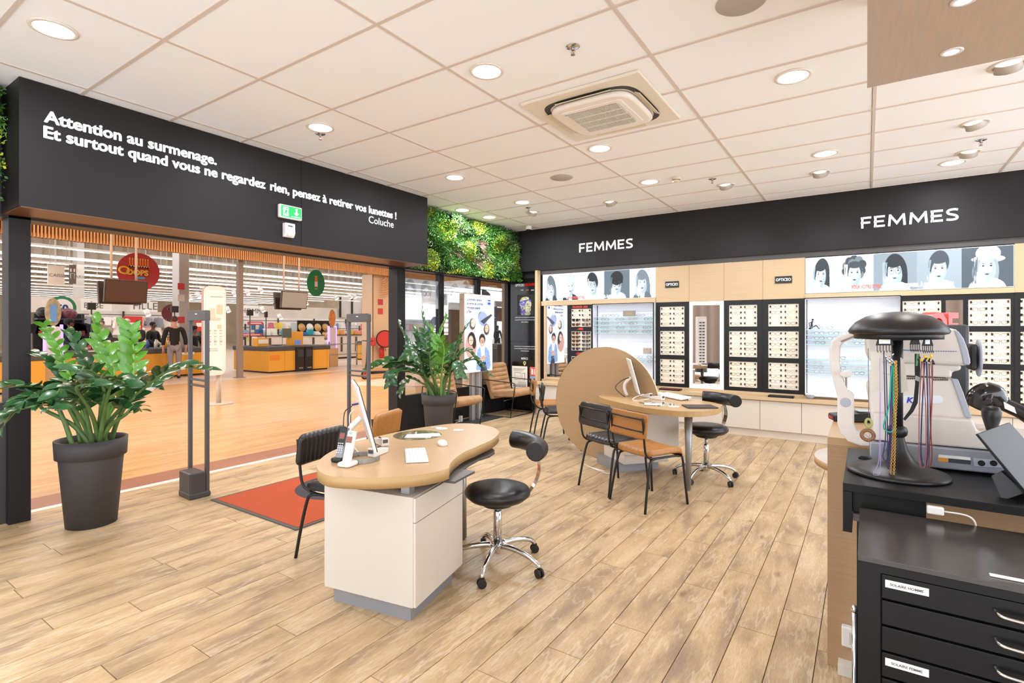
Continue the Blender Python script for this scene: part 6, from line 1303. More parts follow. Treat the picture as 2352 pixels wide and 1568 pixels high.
for x in (.1, .4, .72):
    for n, z in enumerate((.5, .42, .36)): P.rect(x, z, x+.17, z+.01, 'e8905c'); [P.rect(x, z-.012*(k+1), x+.14, z-.012*(k+1)+.003, 'b8b0aa') for k in range(4)]
for k in range(8): P.rect(.1+k*.07, .27, .13+k*.07, .285, '5a5452'); P.rect(.1+k*.07, .25, .13+k*.07, .262, '5a5452')
P.build('map_print', (.002, -w_/2+.03, za+.08), (0, 1, 0), (0, 0, 1), w_-.06, zb_-za-.16, mat('print_soft', 'ffffff', .5, emit=.1, vcol=1), t)
MB().cyl((-.08, .1, 0), (-.08, .1, za+.05), .045).build('pole', mat('totem_pole', 'c8b8a8', .5), t); MB().lathe([(.26, 0), (.26, .012), (.05, .02)], c=(-.08, .1, 0), n=28).build('base_plate', mat('totem_pole', ''), t)
# electric scooter
t = thing('electric_scooter', 'black electric kick scooter parked beside the wood pillar', 'scooter', G(838, 871, z=0)); 
TY_ = mat('tyre', '1a1918', .7); RD = mat('red_accent', 'd8402c', .4)
def wheel(par, c, r, ax=(1, 0, 0)):
    q = MB(); a, b = V(ax).orthogonal().normalized(), V(ax).cross(V(ax).orthogonal()).normalized(); q.tube([V(c)+a*cos(k)*r+b*sin(k)*r for k in [2*pi*n/20 for n in range(20)]], .025, 8, closed=True); q.build('tyre', TY_, par)
    q = MB(); q.tube([V(c)-V(ax)*.015, V(c)+V(ax)*.015], r*.75, 20); q.build('rim', RD, par)
wheel(t, (0, 0, .13), .11); wheel(t, (.1, 1.0, .13), .11)
MB().tube([(0, .05, .2), (.05, .95, .17)], .03, 8).box((.04, .5, .16), (.16, .6, .04)).build('deck', BPLAS, t); MB().tube([(0, 0, .15), (-.02, .08, .5), (-.03, .12, 1.1)], .022, 8).build('steering_column', BPLAS, t); MB().tube([(-.25, .12, 1.1), (.2, .12, 1.1)], .015, 8).build('handlebar', BPLAS, t)
# ------------------------------------------------------------ supermarket hall shell
tag(MB().bb(-62, -15.6, -20, 60, 7.4, 7.6).build('ceiling_market', mat('market_ceiling', 'b8a488', .9, var=.12, scale=1.2)), 'high tan ceiling of the supermarket hall', kind='structure')
tag(MB().bb(-62, -61.6, -20, 60, 0, 7.4).build('wall_market_rear', mat('market_rear', 'c4ae90', .9, var=.15, scale=.8)), 'far wall of the supermarket hall', kind='structure')
t = thing('corrugated_bulkhead', 'pale corrugated metal bulkhead high in the supermarket hall', None, (-30, 0, 4.35)); t['kind'] = 'structure'; q = MB(); vs = []; fs = []; n = 0
y = -8.0
while y < 34:
    vs += [(0, y, 0), (0, y, 3.05)] ; vs += [(0, y+.22, 0), (0, y+.22, 3.05), (-.09, y+.28, 0), (-.09, y+.28, 3.05), (-.09, y+.44, 0), (-.09, y+.44, 3.05)]; y += .5
n = len(vs)//2; fs = [(2*i, 2*i+2, 2*i+3, 2*i+1) for i in range(n-1)]; q.add(vs, fs); q.build('corrugated_sheet', mat('corrugated', 'c4bcae', .5), t)
TW = mat('truss_white', 'd8d4cc', .5)
for n, (x, lb) in enumerate(((-21, 'nearest'), (-27, 'second'), (-36, 'third'), (-46, 'farthest'))):
    t = thing('roof_truss', f'white lattice roof truss, {lb} of the row in the supermarket hall', 'truss', (x, 0, 0)); q = MB(); zt_, zb2 = 6.9, 5.6+.0*n; q.tube([(0, -6, zt_), (0, 36, zt_)], .06, 4).tube([(0, -6, zb2), (0, 36, zb2)], .06, 4); q.build('chord', TW, t); q = MB()
    for k in range(28): q.tube([(0, -6+1.5*k, zb2), (0, -5.25+1.5*k, zt_)], .04, 4).tube([(0, -5.25+1.5*k, zt_), (0, -4.5+1.5*k, zb2)], .04, 4)
    q.build('lattice', TW, t)
for n, y in enumerate((5.5, 13, 21)):
    t = thing('roof_truss', f'white cross truss running away from the entrance, {["left","middle","right"][n]} of three', 'truss', (0, y, 0)); q = MB(); q.tube([(-16, 0, 6.8), (-58, 0, 6.8)], .06, 4).tube([(-16, 0, 5.3), (-58, 0, 5.3)], .06, 4); q.build('chord', TW, t); q = MB()
    for k in range(21): q.tube([(-16-2*k, 0, 5.3), (-17-2*k, 0, 6.8)], .035, 4).tube([(-17-2*k, 0, 6.8), (-18-2*k, 0, 5.3)], .035, 4)
    q.build('lattice', TW, t)
TUBE = mat('tube_light', 'fffaf2', .5, emit=4); xs_ = [-23.2, -26.6, -28.9]+[-31-3*k for k in range(10)]
for n, x in enumerate(xs_):
    t = thing('linear_light', f'long glowing linear light in the supermarket hall, {["nearest", "second", "third", "fourth", "fifth", "sixth", "seventh", "eighth", "ninth", "tenth", "eleventh", "twelfth", "farthest"][n]} row', 'ceiling light', (x, 0, 4.25), group='parallel linear lights across the supermarket hall'); MB().bb(-.06, .06, -4, 34, .0, .07).build('housing', WPLAS, t); MB().bb(-.05, .05, -4, 34, -.03, .0).build('tube', TUBE, t)
    for y in range(2, 30, 9): MB().cyl((0, y, .07), (0, y, 3.15), .012, n=4).build('hanger_wire', TW, t)
for (u0, u1, x, z1, lb) in ((172, 189, -27, 7.4, 'grey column behind the hanging cart sign'), (403, 427, -19.8, 7.4, 'thick grey column behind the standing man')):
    a, b = Yat(u0, x), Yat(u1, x); t = thing('concrete_column', lb, 'column', (x, (a+b)/2, 0)); MB().bb(-.25, .25, -(b-a)/2, (b-a)/2, 0, z1).build('column', mat('column_grey', 'b4aca6', .6), t, bevel=.02)
    if u0 == 403:
        for z, c in ((2.9, 'c83a40'), (2.5, 'd8d0c8'), (1.75, 'c83a40')): MB().box((.255, -.1, z), (.01, .22, .22)).build('pictogram_sign', mat('picto2_'+c, c, .5), t)
# track spots
for n, (u, v) in enumerate([(432, 676), (452, 672), (535, 668), (565, 665), (596, 660), (640, 722), (768, 678), (802, 676), (812, 675), (700, 690), (480, 690), (335, 712), (520, 705), (600, 705)]):
    p = G(u, v, x=-22); t = thing('track_spotlight', 'small white track spotlight in the supermarket hall', 'spotlight', p, group='track spotlights in the supermarket hall'); MB().cyl((0, 0, 0), (.1, .05, -.2), .09, n=10).build('lamp_head', WPLAS, t); MB().cyl((.1, .05, -.2), (.102, .051, -.204), .075, n=10).build('lens', LENS, t); MB().cyl((0, 0, 0), (0, 0, 7.4-p.z), .01, n=4).build('stem', TW, t)
for n, (z, ya_, yb_) in enumerate(((3.35, 10, 15.5), (3.05, 10.5, 18.5), (2.85, 5.5, 18.5))):
    t = thing('lighting_track', f'thin horizontal lighting track, {["upper","middle","lower"][n]} of three', 'track', (-22, ya_, z)); MB().bb(-.03, .03, 0, yb_-ya_, 0, .05).build('rail', WPLAS, t); [MB().cyl((0, k, .05), (0, k, 7.4-z), .008, n=4).build('wire', TW, t) for k in (.5, (yb_-ya_)/2, yb_-ya_-.5)]
# hanging screens
def hangscreen(lb, uv, x, m):
    (u0, v0), (u1, v1) = uv; a, b = G(u0, v1, x=x), G(u1, v0, x=x); t = thing('hanging_screen', lb, 'screen', (x, (a.y+b.y)/2, a.z)); w_ = b.y-a.y; h_ = b.z-a.z
    xf(MB().box((0, 0, h_/2), (.07, w_, h_)), M4.Rotation(R(8), 4, 'Y')).build('screen_body', mat('tv_case', '3a2a22', .4), t, bevel=.01); xf(MB().box((.037, 0, h_/2), (.004, w_-.05, h_-.05)), M4.Rotation(R(8), 4, 'Y')).build('screen', m, t)
    xf(MB().box((-.22, -.02, h_/2), (.07, w_, h_)), M4.Rotation(R(-8), 4, 'Y')).build('rear_screen', mat('tv_case', ''), t, bevel=.01)
    for s in (-.28, .3): MB().cyl((-.1, s*w_, h_-.03), (-.1, s*w_, 4.3-a.z), .025, n=10).build('pole', mat('screen_pole', 'cfb8a4', .5), t)
hangscreen('double sided hanging screen with a brown blank face, left of the red round sign', ((237, 646), (336, 693)), -13.8, mat('tv_brown', '4a2f20', .5))
hangscreen('double sided hanging screen with a grey reflecting face, left of the green round sign', ((643, 671), (703, 707)), -13.9, mat('tv_grey', '8a8680', .08, coat=.5))
# round hanging signs
def roundsign(lb, u, v, r, x, c, draw, ell_=1):
    p = G(u, v, x=x); t = thing('hanging_sign', lb, 'sign', p); MB().prism([(0, cos(a)*r, sin(a)*r*ell_) for a in [2*pi*n/48 for n in range(48)]], (-.03, 0, 0)).build('disc', mat('sign_'+c, c, .5, emit=.1), t)
    for s in (-.5, .5): MB().cyl((-.015, s*r, r*.7*ell_), (-.015, s*r, (7.4-p.z)/(1.28 if c == '1f7a4a' else 1)), .006, n=4).build('wire', TW, t)
    return t
yel = mat('sign_yellow', 'f0c040', .5); org = mat('sign_orange', 'e88a30', .5); wht = mat('sign_white', 'f4f0ea', .5); brn = mat('sign_brown', '4a2a20', .5); blu = mat('sign_blue', '58a8d8', .5)
def rot_boxes(t, items, r):
    for nm, y, z, w_, h_, m in items: MB().box((.004, y*r, z*r), (.006, w_*r, h_*r)).build(nm, m, t)
t = roundsign('red round hanging sign with candles and a snack picture, behind the brown screen', 319, 624, .56, -18, 'b03436', None)
rot_boxes(t, [('candle_print', -.42+.12*k, .42, .06, .36, org) for k in range(8)]+[('flame_print', -.42+.12*k, .66, .05, .1, yel) for k in range(8)]+[('pack_print', 0, .0, .95, .5, mat('sign_darkred', '9a2228', .5)), ('band_print', 0, .26, .95, .08, wht), ('lower_print', .08, -.32, .4, .12, blu)], .56)
text_mesh('lettering', 'OOPS', .22, yel, frame((.009, -.33, -.1), (0, 1, 0), (0, 0, 1)), t, bold=.01); 
q = MB(); q.tube([(.01, -.38+.12*cos(a), .02+.1*sin(a)) for a in [2*pi*k/16 for k in range(16)]], .03, 6, closed=True); q.build('ring_print', yel, t)
t = roundsign('green round hanging sign with a can printed on it', 726, 650, .40, -18, '1f7a4a', None, 1.02); t.scale = (1, 1, 1.28)
rot_boxes(t, [('can_print', 0, -.1, .34, .5, wht), ('can_lower_print', 0, -.38, .3, .2, mat('sign_lime', '8ab83a', .5)), ('candle_print', 0, .3, .3, .36, org)]+[('flame_print', -.12+.06*k, .52, .03, .1, yel) for k in range(5)], .40)
t = roundsign('white round 50 sign with a green rim above the sports clothing', 143, 706, .36, -21, '2c7a4c', None)
MB().prism([(.004, cos(a)*.27, sin(a)*.27) for a in [2*pi*n/32 for n in range(32)]], (.004, 0, 0)).build('inner_disc', wht, t); text_mesh('lettering', '50', .3, mat('sign_navy', '2a3a78', .5), frame((.01, 0, -.12), (0, 1, 0), (0, 0, 1)), t, bold=.012, align='CENTER')
t = roundsign('dark red round sign with white shapes beside the grey column', 394, 719, .32, -21, '5c1c20', None)
for k in range(9): MB().box((.006, .18*cos(k*2.1)*(k % 3+1)/2, .18*sin(k*2.1)*(k % 3+1)/2), (.006, .07, .05), 0).build('shape_print', wht, t)
a, b = G(109, 652, x=-17), G(163, 612, x=-17)
t = thing('hanging_sign', 'hanging white and grey supermarket direction sign with a cart pictogram', 'sign', (-17, (a.y+b.y)/2, a.z)); w_ = b.y-a.y; h_ = b.z-a.z
MB().box((0, -.14*w_, h_/2), (.03, .72*w_, h_)).build('white_board', wht, t); MB().box((.3, .38*w_, h_/2+.02), (.03, .3*w_, h_)).build('grey_board', mat('sign_grey', '6a6664', .5), t); text_mesh('lettering', 'CAISSE CHARIOT', .11, mat('sign_grey', ''), frame((.018, -.45*w_, h_*.4), (0, 1, 0), (0, 0, 1)), t, ext=.001)
q = MB()
for k in range(3): q.box((.318, .30*w_+k*.07, h_*.75), (.004, .03, .08))
q.tube([(.32, .28*w_, h_*.58), (.32, .46*w_, h_*.58), (.32, .44*w_, h_*.3), (.32, .3*w_, h_*.3), (.32, .28*w_, h_*.58)], .008, 4); q.build('cart_pictogram', wht, t)
for s in (-.4, .3): MB().cyl((0, s*w_, h_), (0, s*w_, 7.4-a.z), .006, n=4).build('wire', TW, t)
# ------------------------------------------------------------ checkouts
YEL = mat('checkout_yellow', 'e6a53c', .45); BUMP = mat('bumper_grey', '4c4a4a', .5)
def checkout(lb, x0, x1, y0, y1, h=.86, tall=None, extras=True):
    t = thing('checkout_desk', lb, 'checkout', ((x0+x1)/2, (y0+y1)/2, 0)); L = t.location
    MB().bb(x0, x1, y0, y1, .05, h-.14).build('body', YEL, t, at=L, bevel=.01); MB().bb(x0+.05, x1-.05, y0+.05, y1-.05, 0, .05).build('plinth', BPLAS, t, at=L)
    MB().bb(x0-.03, x1+.03, y0-.03, y1+.03, h-.14, h).build('bumper', BUMP, t, at=L, bevel=.02); MB().bb(x0+.1, x1-.1, y0+.1, y1-.1, h, h+.006).build('belt', mat('belt_dark', '2e2c2c', .6), t, at=L)
    for k in range(1, int((y1-y0)/.55)+1):
        if y0+k*.55 < y1-.1: MB().bb(x1+.0005, x1+.003, y0+k*.55, y0+k*.55+.006, .06, h-.15).build('panel_joint', mat('joint_orange', 'a86e20', .6), t, at=L)
    return t
t = checkout('long yellow checkout desk with grey bumper right of the steel post', -18.1, -15.98, 9.75, 12.05); L = t.location
for k in (0, 1):
    y = 10.68+k*.33; MB().bb(-15.98, -15.9, y, y+.31, 0, .84).build('coin_machine', BPLAS, t, at=L, bevel=.01); MB().bb(-15.9, -15.89, y+.05, y+.26, .5, .74).build('machine_screen', mat('machine_grey', '3c3c44', .3), t, at=L); MB().bb(-15.9, -15.88, y+.08, y+.24, .1, .14).build('machine_slot', STEEL, t, at=L)
MB().bb(-16.6, -16.5, 10.75, 11.35, .86, 1.35).build('till_frame', YEL, t, at=L, bevel=.01)
MB().box((-16.4, 10.65, 1.3), (.04, .34, .32)).build('till_monitor', mat('till_grey', '5a6460', .3), t, at=L, bevel=.01); MB().box((-16.15, 10.9, .98), (.06, .2, .16)).build('payment_screen', mat('till_blue', '5a78c0', .3, emit=.4), t, at=L, bevel=.005)
MB().box((-16.8, 9.95, 1.0), (.3, .42, .28)).build('sign_box', YEL, t, at=L, bevel=.01); MB().box((-16.64, 9.95, 1.02), (.01, .34, .14)).build('notice', PAPER, t, at=L); MB().box((-15.976, 9.95, .5), (.006, .35, .16)).build('plate', org, t, at=L)
MB().lathe([(.001, 0), (.16, 0), (.16, .02)], c=(-16.9-L.x, 10.6-L.y, .88), n=16).build('turntable', BPLAS, t); 
t = checkout('yellow checkout desk with bottles behind the standing man', -18.8, -17.3, 6.75, 8.55); L = t.location
MB().box((-17.28, 7.9, .75), (.01, .36, .18)).build('notice', PAPER, t, at=L)
t = checkout('yellow checkout desk with paper notices behind the large plant', -18.0, -16.6, 4.55, 6.15); L = t.location
MB().box((-16.59, 5.05, .78), (.01, .22, .2)).build('notice', PAPER, t, at=L); MB().box((-16.59, 5.35, .78), (.01, .34, .2)).build('notice', PAPER, t, at=L)
t = checkout('yellow checkout desk at the left edge of the entrance view', -17.2, -15.7, 3.0, 4.1)
t = checkout('yellow service desk far right of the hall beside the wood pillar', -19.8, -18.8, 16.4, 17.9); MB().box((.52, .1, .5), (.01, .5, .5)).build('notice_board', mat('notice_navy', '3a4878', .5), t)
t = checkout('yellow checkout desk seen through the shopfront glass', -17.6, -16.0, 18.6, 21.6)
for k, (x, y) in enumerate([(-17.6, 7.4), (-17.6, 7.52), (-17.75, 7.2), (-17.8, 7.0), (-17.7, 7.66)]):
    t = thing('bottle', ['orange juice bottle nearest the standing man', 'orange juice bottle right of its twin', 'white bottle on the checkout belt', 'blue packet bottle on the checkout belt', 'dark bottle beside the standing man'][k], 'bottle', (x, y, .866)); MB().lathe([(.045, 0), (.045, .17), (.02, .22), (.02, .26), (.001, .26)], n=12).build('bottle', mat('btl%d' % k, ['e8a030', 'e8a030', 'e8e4e0', '4a68b0', '3a2a2a'][k], .3), t)
# glowing arch towers
def tower(u, v, x, h_, c1, lb):
    p = G(u, v, x=x) if v else None; y = Yat(u, x); t = thing('light_tower', lb, 'gate', (x, y, 0))
    for s in (-.16, .16): MB().bb(-.05, .05, s-.02, s+.02, 0, 1.55).build('glow_strip', mat('violet_glow', 'b090ff', .5, emit=2.2, emcol='9a78ff'), t)
    MB().bb(-.04, .04, -.14, .14, .05, 1.5).build('panel', mat('tower_panel', 'e0d4e8', .4), t); MB().bb(-.1, .1, -.2, .2, 0, .7).build('foot', mat('tower_wood', 'd8b080', .5), t); MB().ell((0, 0, 1.85), (.03, .16, .34), 16, 10).build('toy_top', mat('tower_top'+c1, c1, .5, var=.3, scale=9), t)
    MB().box((.04, .0, 1.82), (.02, .12, .42)).build('advert', mat('advert_'+c1, 'e08838' if c1 == 'c88a50' else '6aa0e0', .5), t)
tower(763, 0, -17.1, 1, 'c88a50', 'violet glowing promotional tower with a brown oval top, right of the long checkout'); tower(122, 0, -16.3, 1, 'b0a080', 'violet glowing promotional tower with an oval top at the left checkouts'); 
# railing
t = thing('railing', 'grey metal railing posts and rails before the wood pillar', 'railing', (-17.0, 13.7, 0))
for y in (0, .42, -.9): MB().cyl((0, y, 0), (0, y, .95), .03, n=10).build('post', STEEL, t)
for z in (.85, .45): MB().cyl((0, -1.6, z), (0, 2.2, z), .018, n=6).build('rail', STEEL, t)
# hose reel and extinguisher
ph = G(884, 778, x=-15.0); t = thing('hose_reel', 'red fire hose reel mounted on the wood pillar', 'hose reel', ph, R(-40)); q = MB().cyl((0, 0, 0), (.18, 0, 0), .33, n=28); q.build('hose', mat('hose_black', '1c1c1c', .6), t)
for k in (0, .19): q = MB().cyl((k-.01, 0, 0), (k+.01, 0, 0), .29, n=28); q.build('flange', mat('reel_red', 'c83830', .4), t)
MB().box((.1, -.5, -.1), (.2, .3, .3)).build('bracket', mat('reel_red', ''), t, bevel=.03)
p = G(877, 800, x=-14.6); p = G(877, 812, x=-15.2); t = thing('fire_extinguisher', 'red fire extinguisher hanging below the hose reel', 'extinguisher', p); MB().lathe([(.001, -.18), (.1, -.16), (.1, .2), (.05, .28), (.03, .3)], n=18, caps=False).build('cylinder', mat('reel_red', ''), t); MB().cyl((0, 0, .3), (0, 0, .36), .03).tube([(0, 0, .34), (.08, .08, .3), (.1, .1, .1)], .012, 6).build('valve', BPLAS, t)
# small speaker poles
for u, v0, x, lb in ((210, 703, -18.6, 'black box sign on a thin pole above the woman with the trolley'), (401, 710, -17.6, 'black box sign on a thin pole left of the near gate'), (574, 718, -17.5, 'black box on a thin pole at the left of the long checkout'), (611, 722, -17.4, 'narrow black box on a thin pole at the middle of the long checkout')):
    p = G(u, v0, x=x); t = thing('checkout_pole', lb, 'pole', (x, p.y, 0)); MB().cyl((0, 0, 0.86), (0, 0, p.z-.1), .018, n=8).build('pole', mat('pole_brown', '5a4a44', .5), t); MB().box((0, 0, p.z), (.1, .2 if u != 611 else .08, .2)).build('box', BPLAS, t, bevel=.01)
    MB().cyl((0, 0, 0), (0, 0, .86), .03, n=8).build('lower_pole', mat('pole_brown', ''), t)
# ------------------------------------------------------------ clothing walls in the supermarket
def header(lb, x, u0, u1, z0, z1, words, col='e4ddd2'):
    ya, yb = Yat(u0, x), Yat(u1, x); t = thing('department_header', lb, 'sign board', (x, ya, z0)); MB().bb(-.1, 0, 0, yb-ya, 0, z1-z0).build('board', mat('header_'+col, col, .5, var=.06, scale=1.5), t)
    for s, u, sz in words:
        y = Yat(u, x)-ya; MB().bb(.0, .012, y-.5, y+.5, .05, (z1-z0)*.95).build('sign_card', wht, t); text_mesh('lettering', s, sz, mat('sign_grey', ''), frame((.016, y-.42, (z1-z0)*.35), (0, 1, 0), (0, 0, 1)), t)
    for s in (.1, .9): MB().bb(-.09, -.03, (yb-ya)*s-.04, (yb-ya)*s+.04, -z0, 0).build('support', GPLAS, t)
    return t
header('pale marble look department header with a FILLE sign at the left', -25, 68, 345, 2.05, 2.62, [('FILLE', 331, .42), ('BÉBÉ', 222, .3)])
header('pale grey department header with warm spot patches behind the long checkout', -25.5, 552, 790, 2.0, 2.62, [('HOMME', 572, .35)], 'd6ccc0')
t = header('grey panel header with black dividers near the wood pillar', -25.4, 783, 930, 2.1, 3.3, [], 'cfc8c0')
for u in (781, 808, 833, 888): y = Yat(u, -25.4)-t.location.y; MB().bb(0, .04, y-.06, y+.06, 0, 1.2).build('divider', BPLAS, t)
def garment_mesh(kind, m):
    q = MB()
    if kind == 0: pts = [(-.1, 0), (-.26, -.06), (-.3, -.3), (-.2, -.3), (-.17, -.16), (-.17, -.72), (.17, -.72), (.17, -.16), (.2, -.3), (.3, -.3), (.26, -.06), (.1, 0)]
    elif kind == 1: pts = [(-.06, 0), (-.2, -.05), (-.2, -.35), (-.28, -.85), (.28, -.85), (.2, -.35), (.2, -.05), (.06, 0)]
    else: pts = [(-.2, 0), (.2, 0), (.22, -.9), (.04, -.9), (0, -.25), (-.04, -.9), (-.22, -.9)]
    q.prism([(-.04, a, b) for a, b in pts], (.08, 0, 0)); q.tube([(0, 0, 0), (0, 0, .08), (0, .03, .1)], .008, 4); o = q.build('garment', m, bevel=0); me = o.data; bpy.data.objects.remove(o); return me
GC = ['f2eee8', '22201f', 'd8cfc4', 'ece4da', '8a8c94', 'f6f2ee', 'b8a898', '3a3838', 'e4b8b0', 'ffffff']; GC2 = ['f4f0ec', '6a86b0', 'f0e8e0', 'd87a8a', '2a2a30', 'e8c850', '3c6a9a', 'c8d8d4', 'e8e0d8', 'd04040']
def rack(lb, nm, x, u0, u1, rows, step, cols, gl, back=None, kinds=(0, 1), rnd=random.Random(4), h_top=None):
    ya, yb = Yat(u0, x), Yat(u1, x); t = thing('clothes_rack', lb, 'clothes rack', (x, ya, 0)); W = yb-ya; top = max(rows)+.25
    q = MB()
    for y in [k*W/max(1, round(W/2.2)) for k in range(max(1, round(W/2.2))+1)]: q.bb(-.32, -.27, y-.03, y+.03, 0, top)
    for z in rows: q.bb(-.28, .0, .0, .03, z+.08, z+.11).cyl((0, 0, z+.1), (0, W, z+.1), .015, n=6).bb(-.3, .02, W-.03, W, z+.08, z+.11)
    q.build('rack_frame', mat('rack_dark', '3a3634', .5), t)
    if back: MB().bb(-.36, -.33, 0, W, 0, top).build('back_panel', mat('rack_back_'+back, back, .7), t)
    k = 0
    meshes = {}
    for z in rows:
        y = .15
        while y < W-.1:
            c = rnd.choice(cols); kd = rnd.choice(kinds); key = (c, kd)
            if key not in meshes: meshes[key] = garment_mesh(kd, mat('cloth_'+c, c, .85))
            o = bpy.data.objects.new('garment', meshes[key]); COL.objects.link(o); o.location = (x+rnd.uniform(-.03, .03), ya+y, z); o.rotation_euler = (0, 0, rnd.uniform(-.9, .9)); s = rnd.uniform(.6, .8) if z < top-.4 else rnd.uniform(.7, .95); o.scale = (1, s*.9, s*.55)
            tag(o, gl, 'garment', nm); y += step*rnd.uniform(.8, 1.25); k += 1
    return t
rack('long rack wall of small pale and black garments below the FILLE header', 'garments below the FILLE header', -24.6, 138, 420, (1.9, 1.5, 1.1), .34, GC, 'small garment hanging on the rack wall below the FILLE header', 'e6ddd2')
rack('rack wall of colourful summer clothes and hats behind the long checkout', 'summer clothes behind the long checkout', -25.0, 553, 925, (1.75, 1.15), .42, GC2, 'summer garment hanging behind the long checkout', 'f4eee6')
rack('rack of pink and white tops beside the brown topped glowing tower', 'pink and white tops', -22.5, 772, 834, (1.35,), .26, ['d874a0', 'e090b4', 'e8e4e0', 'c8d0c8', 'e8a070'], 'top hanging on the rack behind the railing, left of the pillar', None)
rack('rack of dark jeans and green trousers right of the gate', 'jeans and trousers', -22.0, 428, 470, (1.35,), .2, ['2a3038', '3a4a44', '1e2024', '5a6a5c'], 'dark trousers hanging right of the standing man', None, kinds=(2,))
rack('rack of blue grey tops right of the steel post', 'blue grey tops', -22.0, 553, 572, (1.4,), .2, ['8a98b8', '9aa4bc', '7a88a4'], 'blue grey top hanging beside the steel post', None)
# dark sports wear display and low white units
t = thing('sports_display', 'large black and navy sportswear display at the left edge of the entrance view', 'display', (-20.4, 4.6, 0)); L = t.location
ya, yb = Yat(84, -20.4), Yat(196, -20.4)
for k in range(6):
    y = ya+(yb-ya)*(k+.5)/6-L.y; me = garment_mesh(0, mat('cloth_'+['121216', '16182a'][k % 2], ['121216', '16182a'][k % 2], .8)); o = bpy.data.objects.new('jersey', me); COL.objects.link(o); o.parent = t; o.location = (0, y, 1.62); o.scale = (1.2, 1.1, 1.05)
    MB().box((.07, y, 1.3), (.01, .14, .16)).build('emblem', mat('emblem%d' % (k % 3), ['c02a34', 'd8d8e0', '7a2438'][k % 3], .6), t)
for k, (u, v, c) in enumerate(((98, 717, '1c1c1e'), (112, 716, '26221f'), (122, 717, '7a2a24'), (155, 719, '6c3444'), (163, 721, '74384a'))):
    p = G(u, v, x=-20.4)-L; MB().ell((p.x, p.y, p.z), .16, 12, 8).build('ball', mat('ball_'+c, c, .4), t)
q = MB().bb(-.3, -.24, ya-L.y, ya-L.y+.05, 0, 1.9).bb(-.3, -.24, yb-L.y, yb-L.y+.05, 0, 1.9).bb(-.3, .1, ya-L.y, yb-L.y, 1.72, 1.76); q.build('display_frame', mat('rack_dark', ''), t); MB().bb(-.35, -.31, ya-L.y, yb-L.y, 0, 1.9).build('back_panel', mat('navy_panel', '1e2238', .7), t)
xw = -21.0
for n, (u0, u1) in enumerate(((590, 648), (649, 692), (693, 745), (768, 800), (801, 834))):
    ya, yb = Yat(u0, xw), Yat(u1, xw); t = thing('low_display_unit', f'low white shelf back unit, {["first","second","third","fourth","fifth"][n]} right of the steel post', 'shelf unit', (xw, ya, 0)); W = yb-ya
    MB().bb(-.5, 0, .01, W-.01, .08, 1.12).build('back_board', mat('unit_cream', 'e8dccf', .5), t); MB().bb(-.5, -.02, .03, W-.03, 0, .08).build('plinth', BPLAS, t); MB().bb(.0, .03, W/2-.05, W/2+.05, .35, 1.05).build('upright_slot', GPLAS, t)
    P_ = MB().bb(-.55, .02, .0, W, 1.12, 1.16); P_.build('shelf', mat('rack_dark', ''), t)
    rnd = random.Random(n)
    for k in range(int(W/.32)):
        c = rnd.choice(['3a6ab0', 'd04a6a', '2a9ab0', 'e8c040', 'f0ece6', 'c8403a', '1e5a8a', 'e8a060']); hh = rnd.uniform(.12, .3); o = MB().box((0, 0, hh/2), (.2, rnd.uniform(.16, .28), hh)).build('product_box', mat('prod_'+c, c, .5)); o.location = (xw-.15, ya+.2+k*.32, 1.16); tag(o, 'small coloured product packet on the low white units right of the post', 'packet', 'coloured packets on the low white units')
t = thing('hat_stand', 'pile of straw and white hats on a black stand behind the long checkout', 'hat stand', (-22.8, Yat(722, -22.8), 0)); MB().bb(-.1, -.04, -.9, .9, 0, 1.85).build('stand_board', BPLAS, t)
for k in range(12):
    y, z = -.7+.45*(k % 4), .75+.38*(k//4); MB().lathe([(.22, 0), (.22, .012), (.12, .03), (.1, .12), (.001, .14)], c=(0, 0, 0), n=14, caps=False)
    q = MB().lathe([(.2, 0), (.2, .012), (.11, .03), (.1, .11), (.001, .13)], n=14, caps=False); xf(q, M4.Translation((0, y, z)) @ M4.Rotation(R(75), 4, 'Y')); q.build('hat', mat('hat%d' % (k % 3), ['f0ece4', 'd8b078', 'c89a5c'][k % 3], .8), t)
for n, (u, z, x, w_, h_, lb) in enumerate(((577, 1.15, -20.6, .9, .1, 'red price banner on the rack right of the steel post'), (586, 1.62, -22.5, .7, .14, 'red price banner above the striped rack'), (459, 1.35, -21.5, .35, .5, 'red sale card beside the gate'), (305, 1.25, -22.4, .6, .65, 'red and grey promotional board behind the old man'))):
    y = Yat(u, x); t = thing('price_banner', lb, 'banner', (x, y, 0)); MB().bb(0, .02, -w_/2, w_/2, z, z+h_).build('banner', mat('banner_red', 'd83c34', .5), t); MB().bb(-.02, 0, -.02, .02, 0, z).build('post', GPLAS, t); MB().bb(.021, .024, -w_*.4, w_*.4, z+h_*.35, z+h_*.65).build('print_band', wht, t)
# produce shelf by the tills
t = thing('produce_counter', 'white counter with green and orange produce behind the cashier with glasses', 'counter', (-20.8, Yat(362, -20.8), 0)); MB().bb(-.6, 0, -1.1, 1.1, 0, 1.02).build('counter_body', WHITE, t, bevel=.02)
rnd = random.Random(9)
for k in range(22): MB().ell((-.25+rnd.uniform(-.15, .15), -1.0+k*.095, 1.06), .06, 8, 6).build('fruit', mat('fruit%d' % (k % 4), ['d86a3a', '3c8a3a', 'e8c038', 'c84a3a'][k % 4], .5), t)
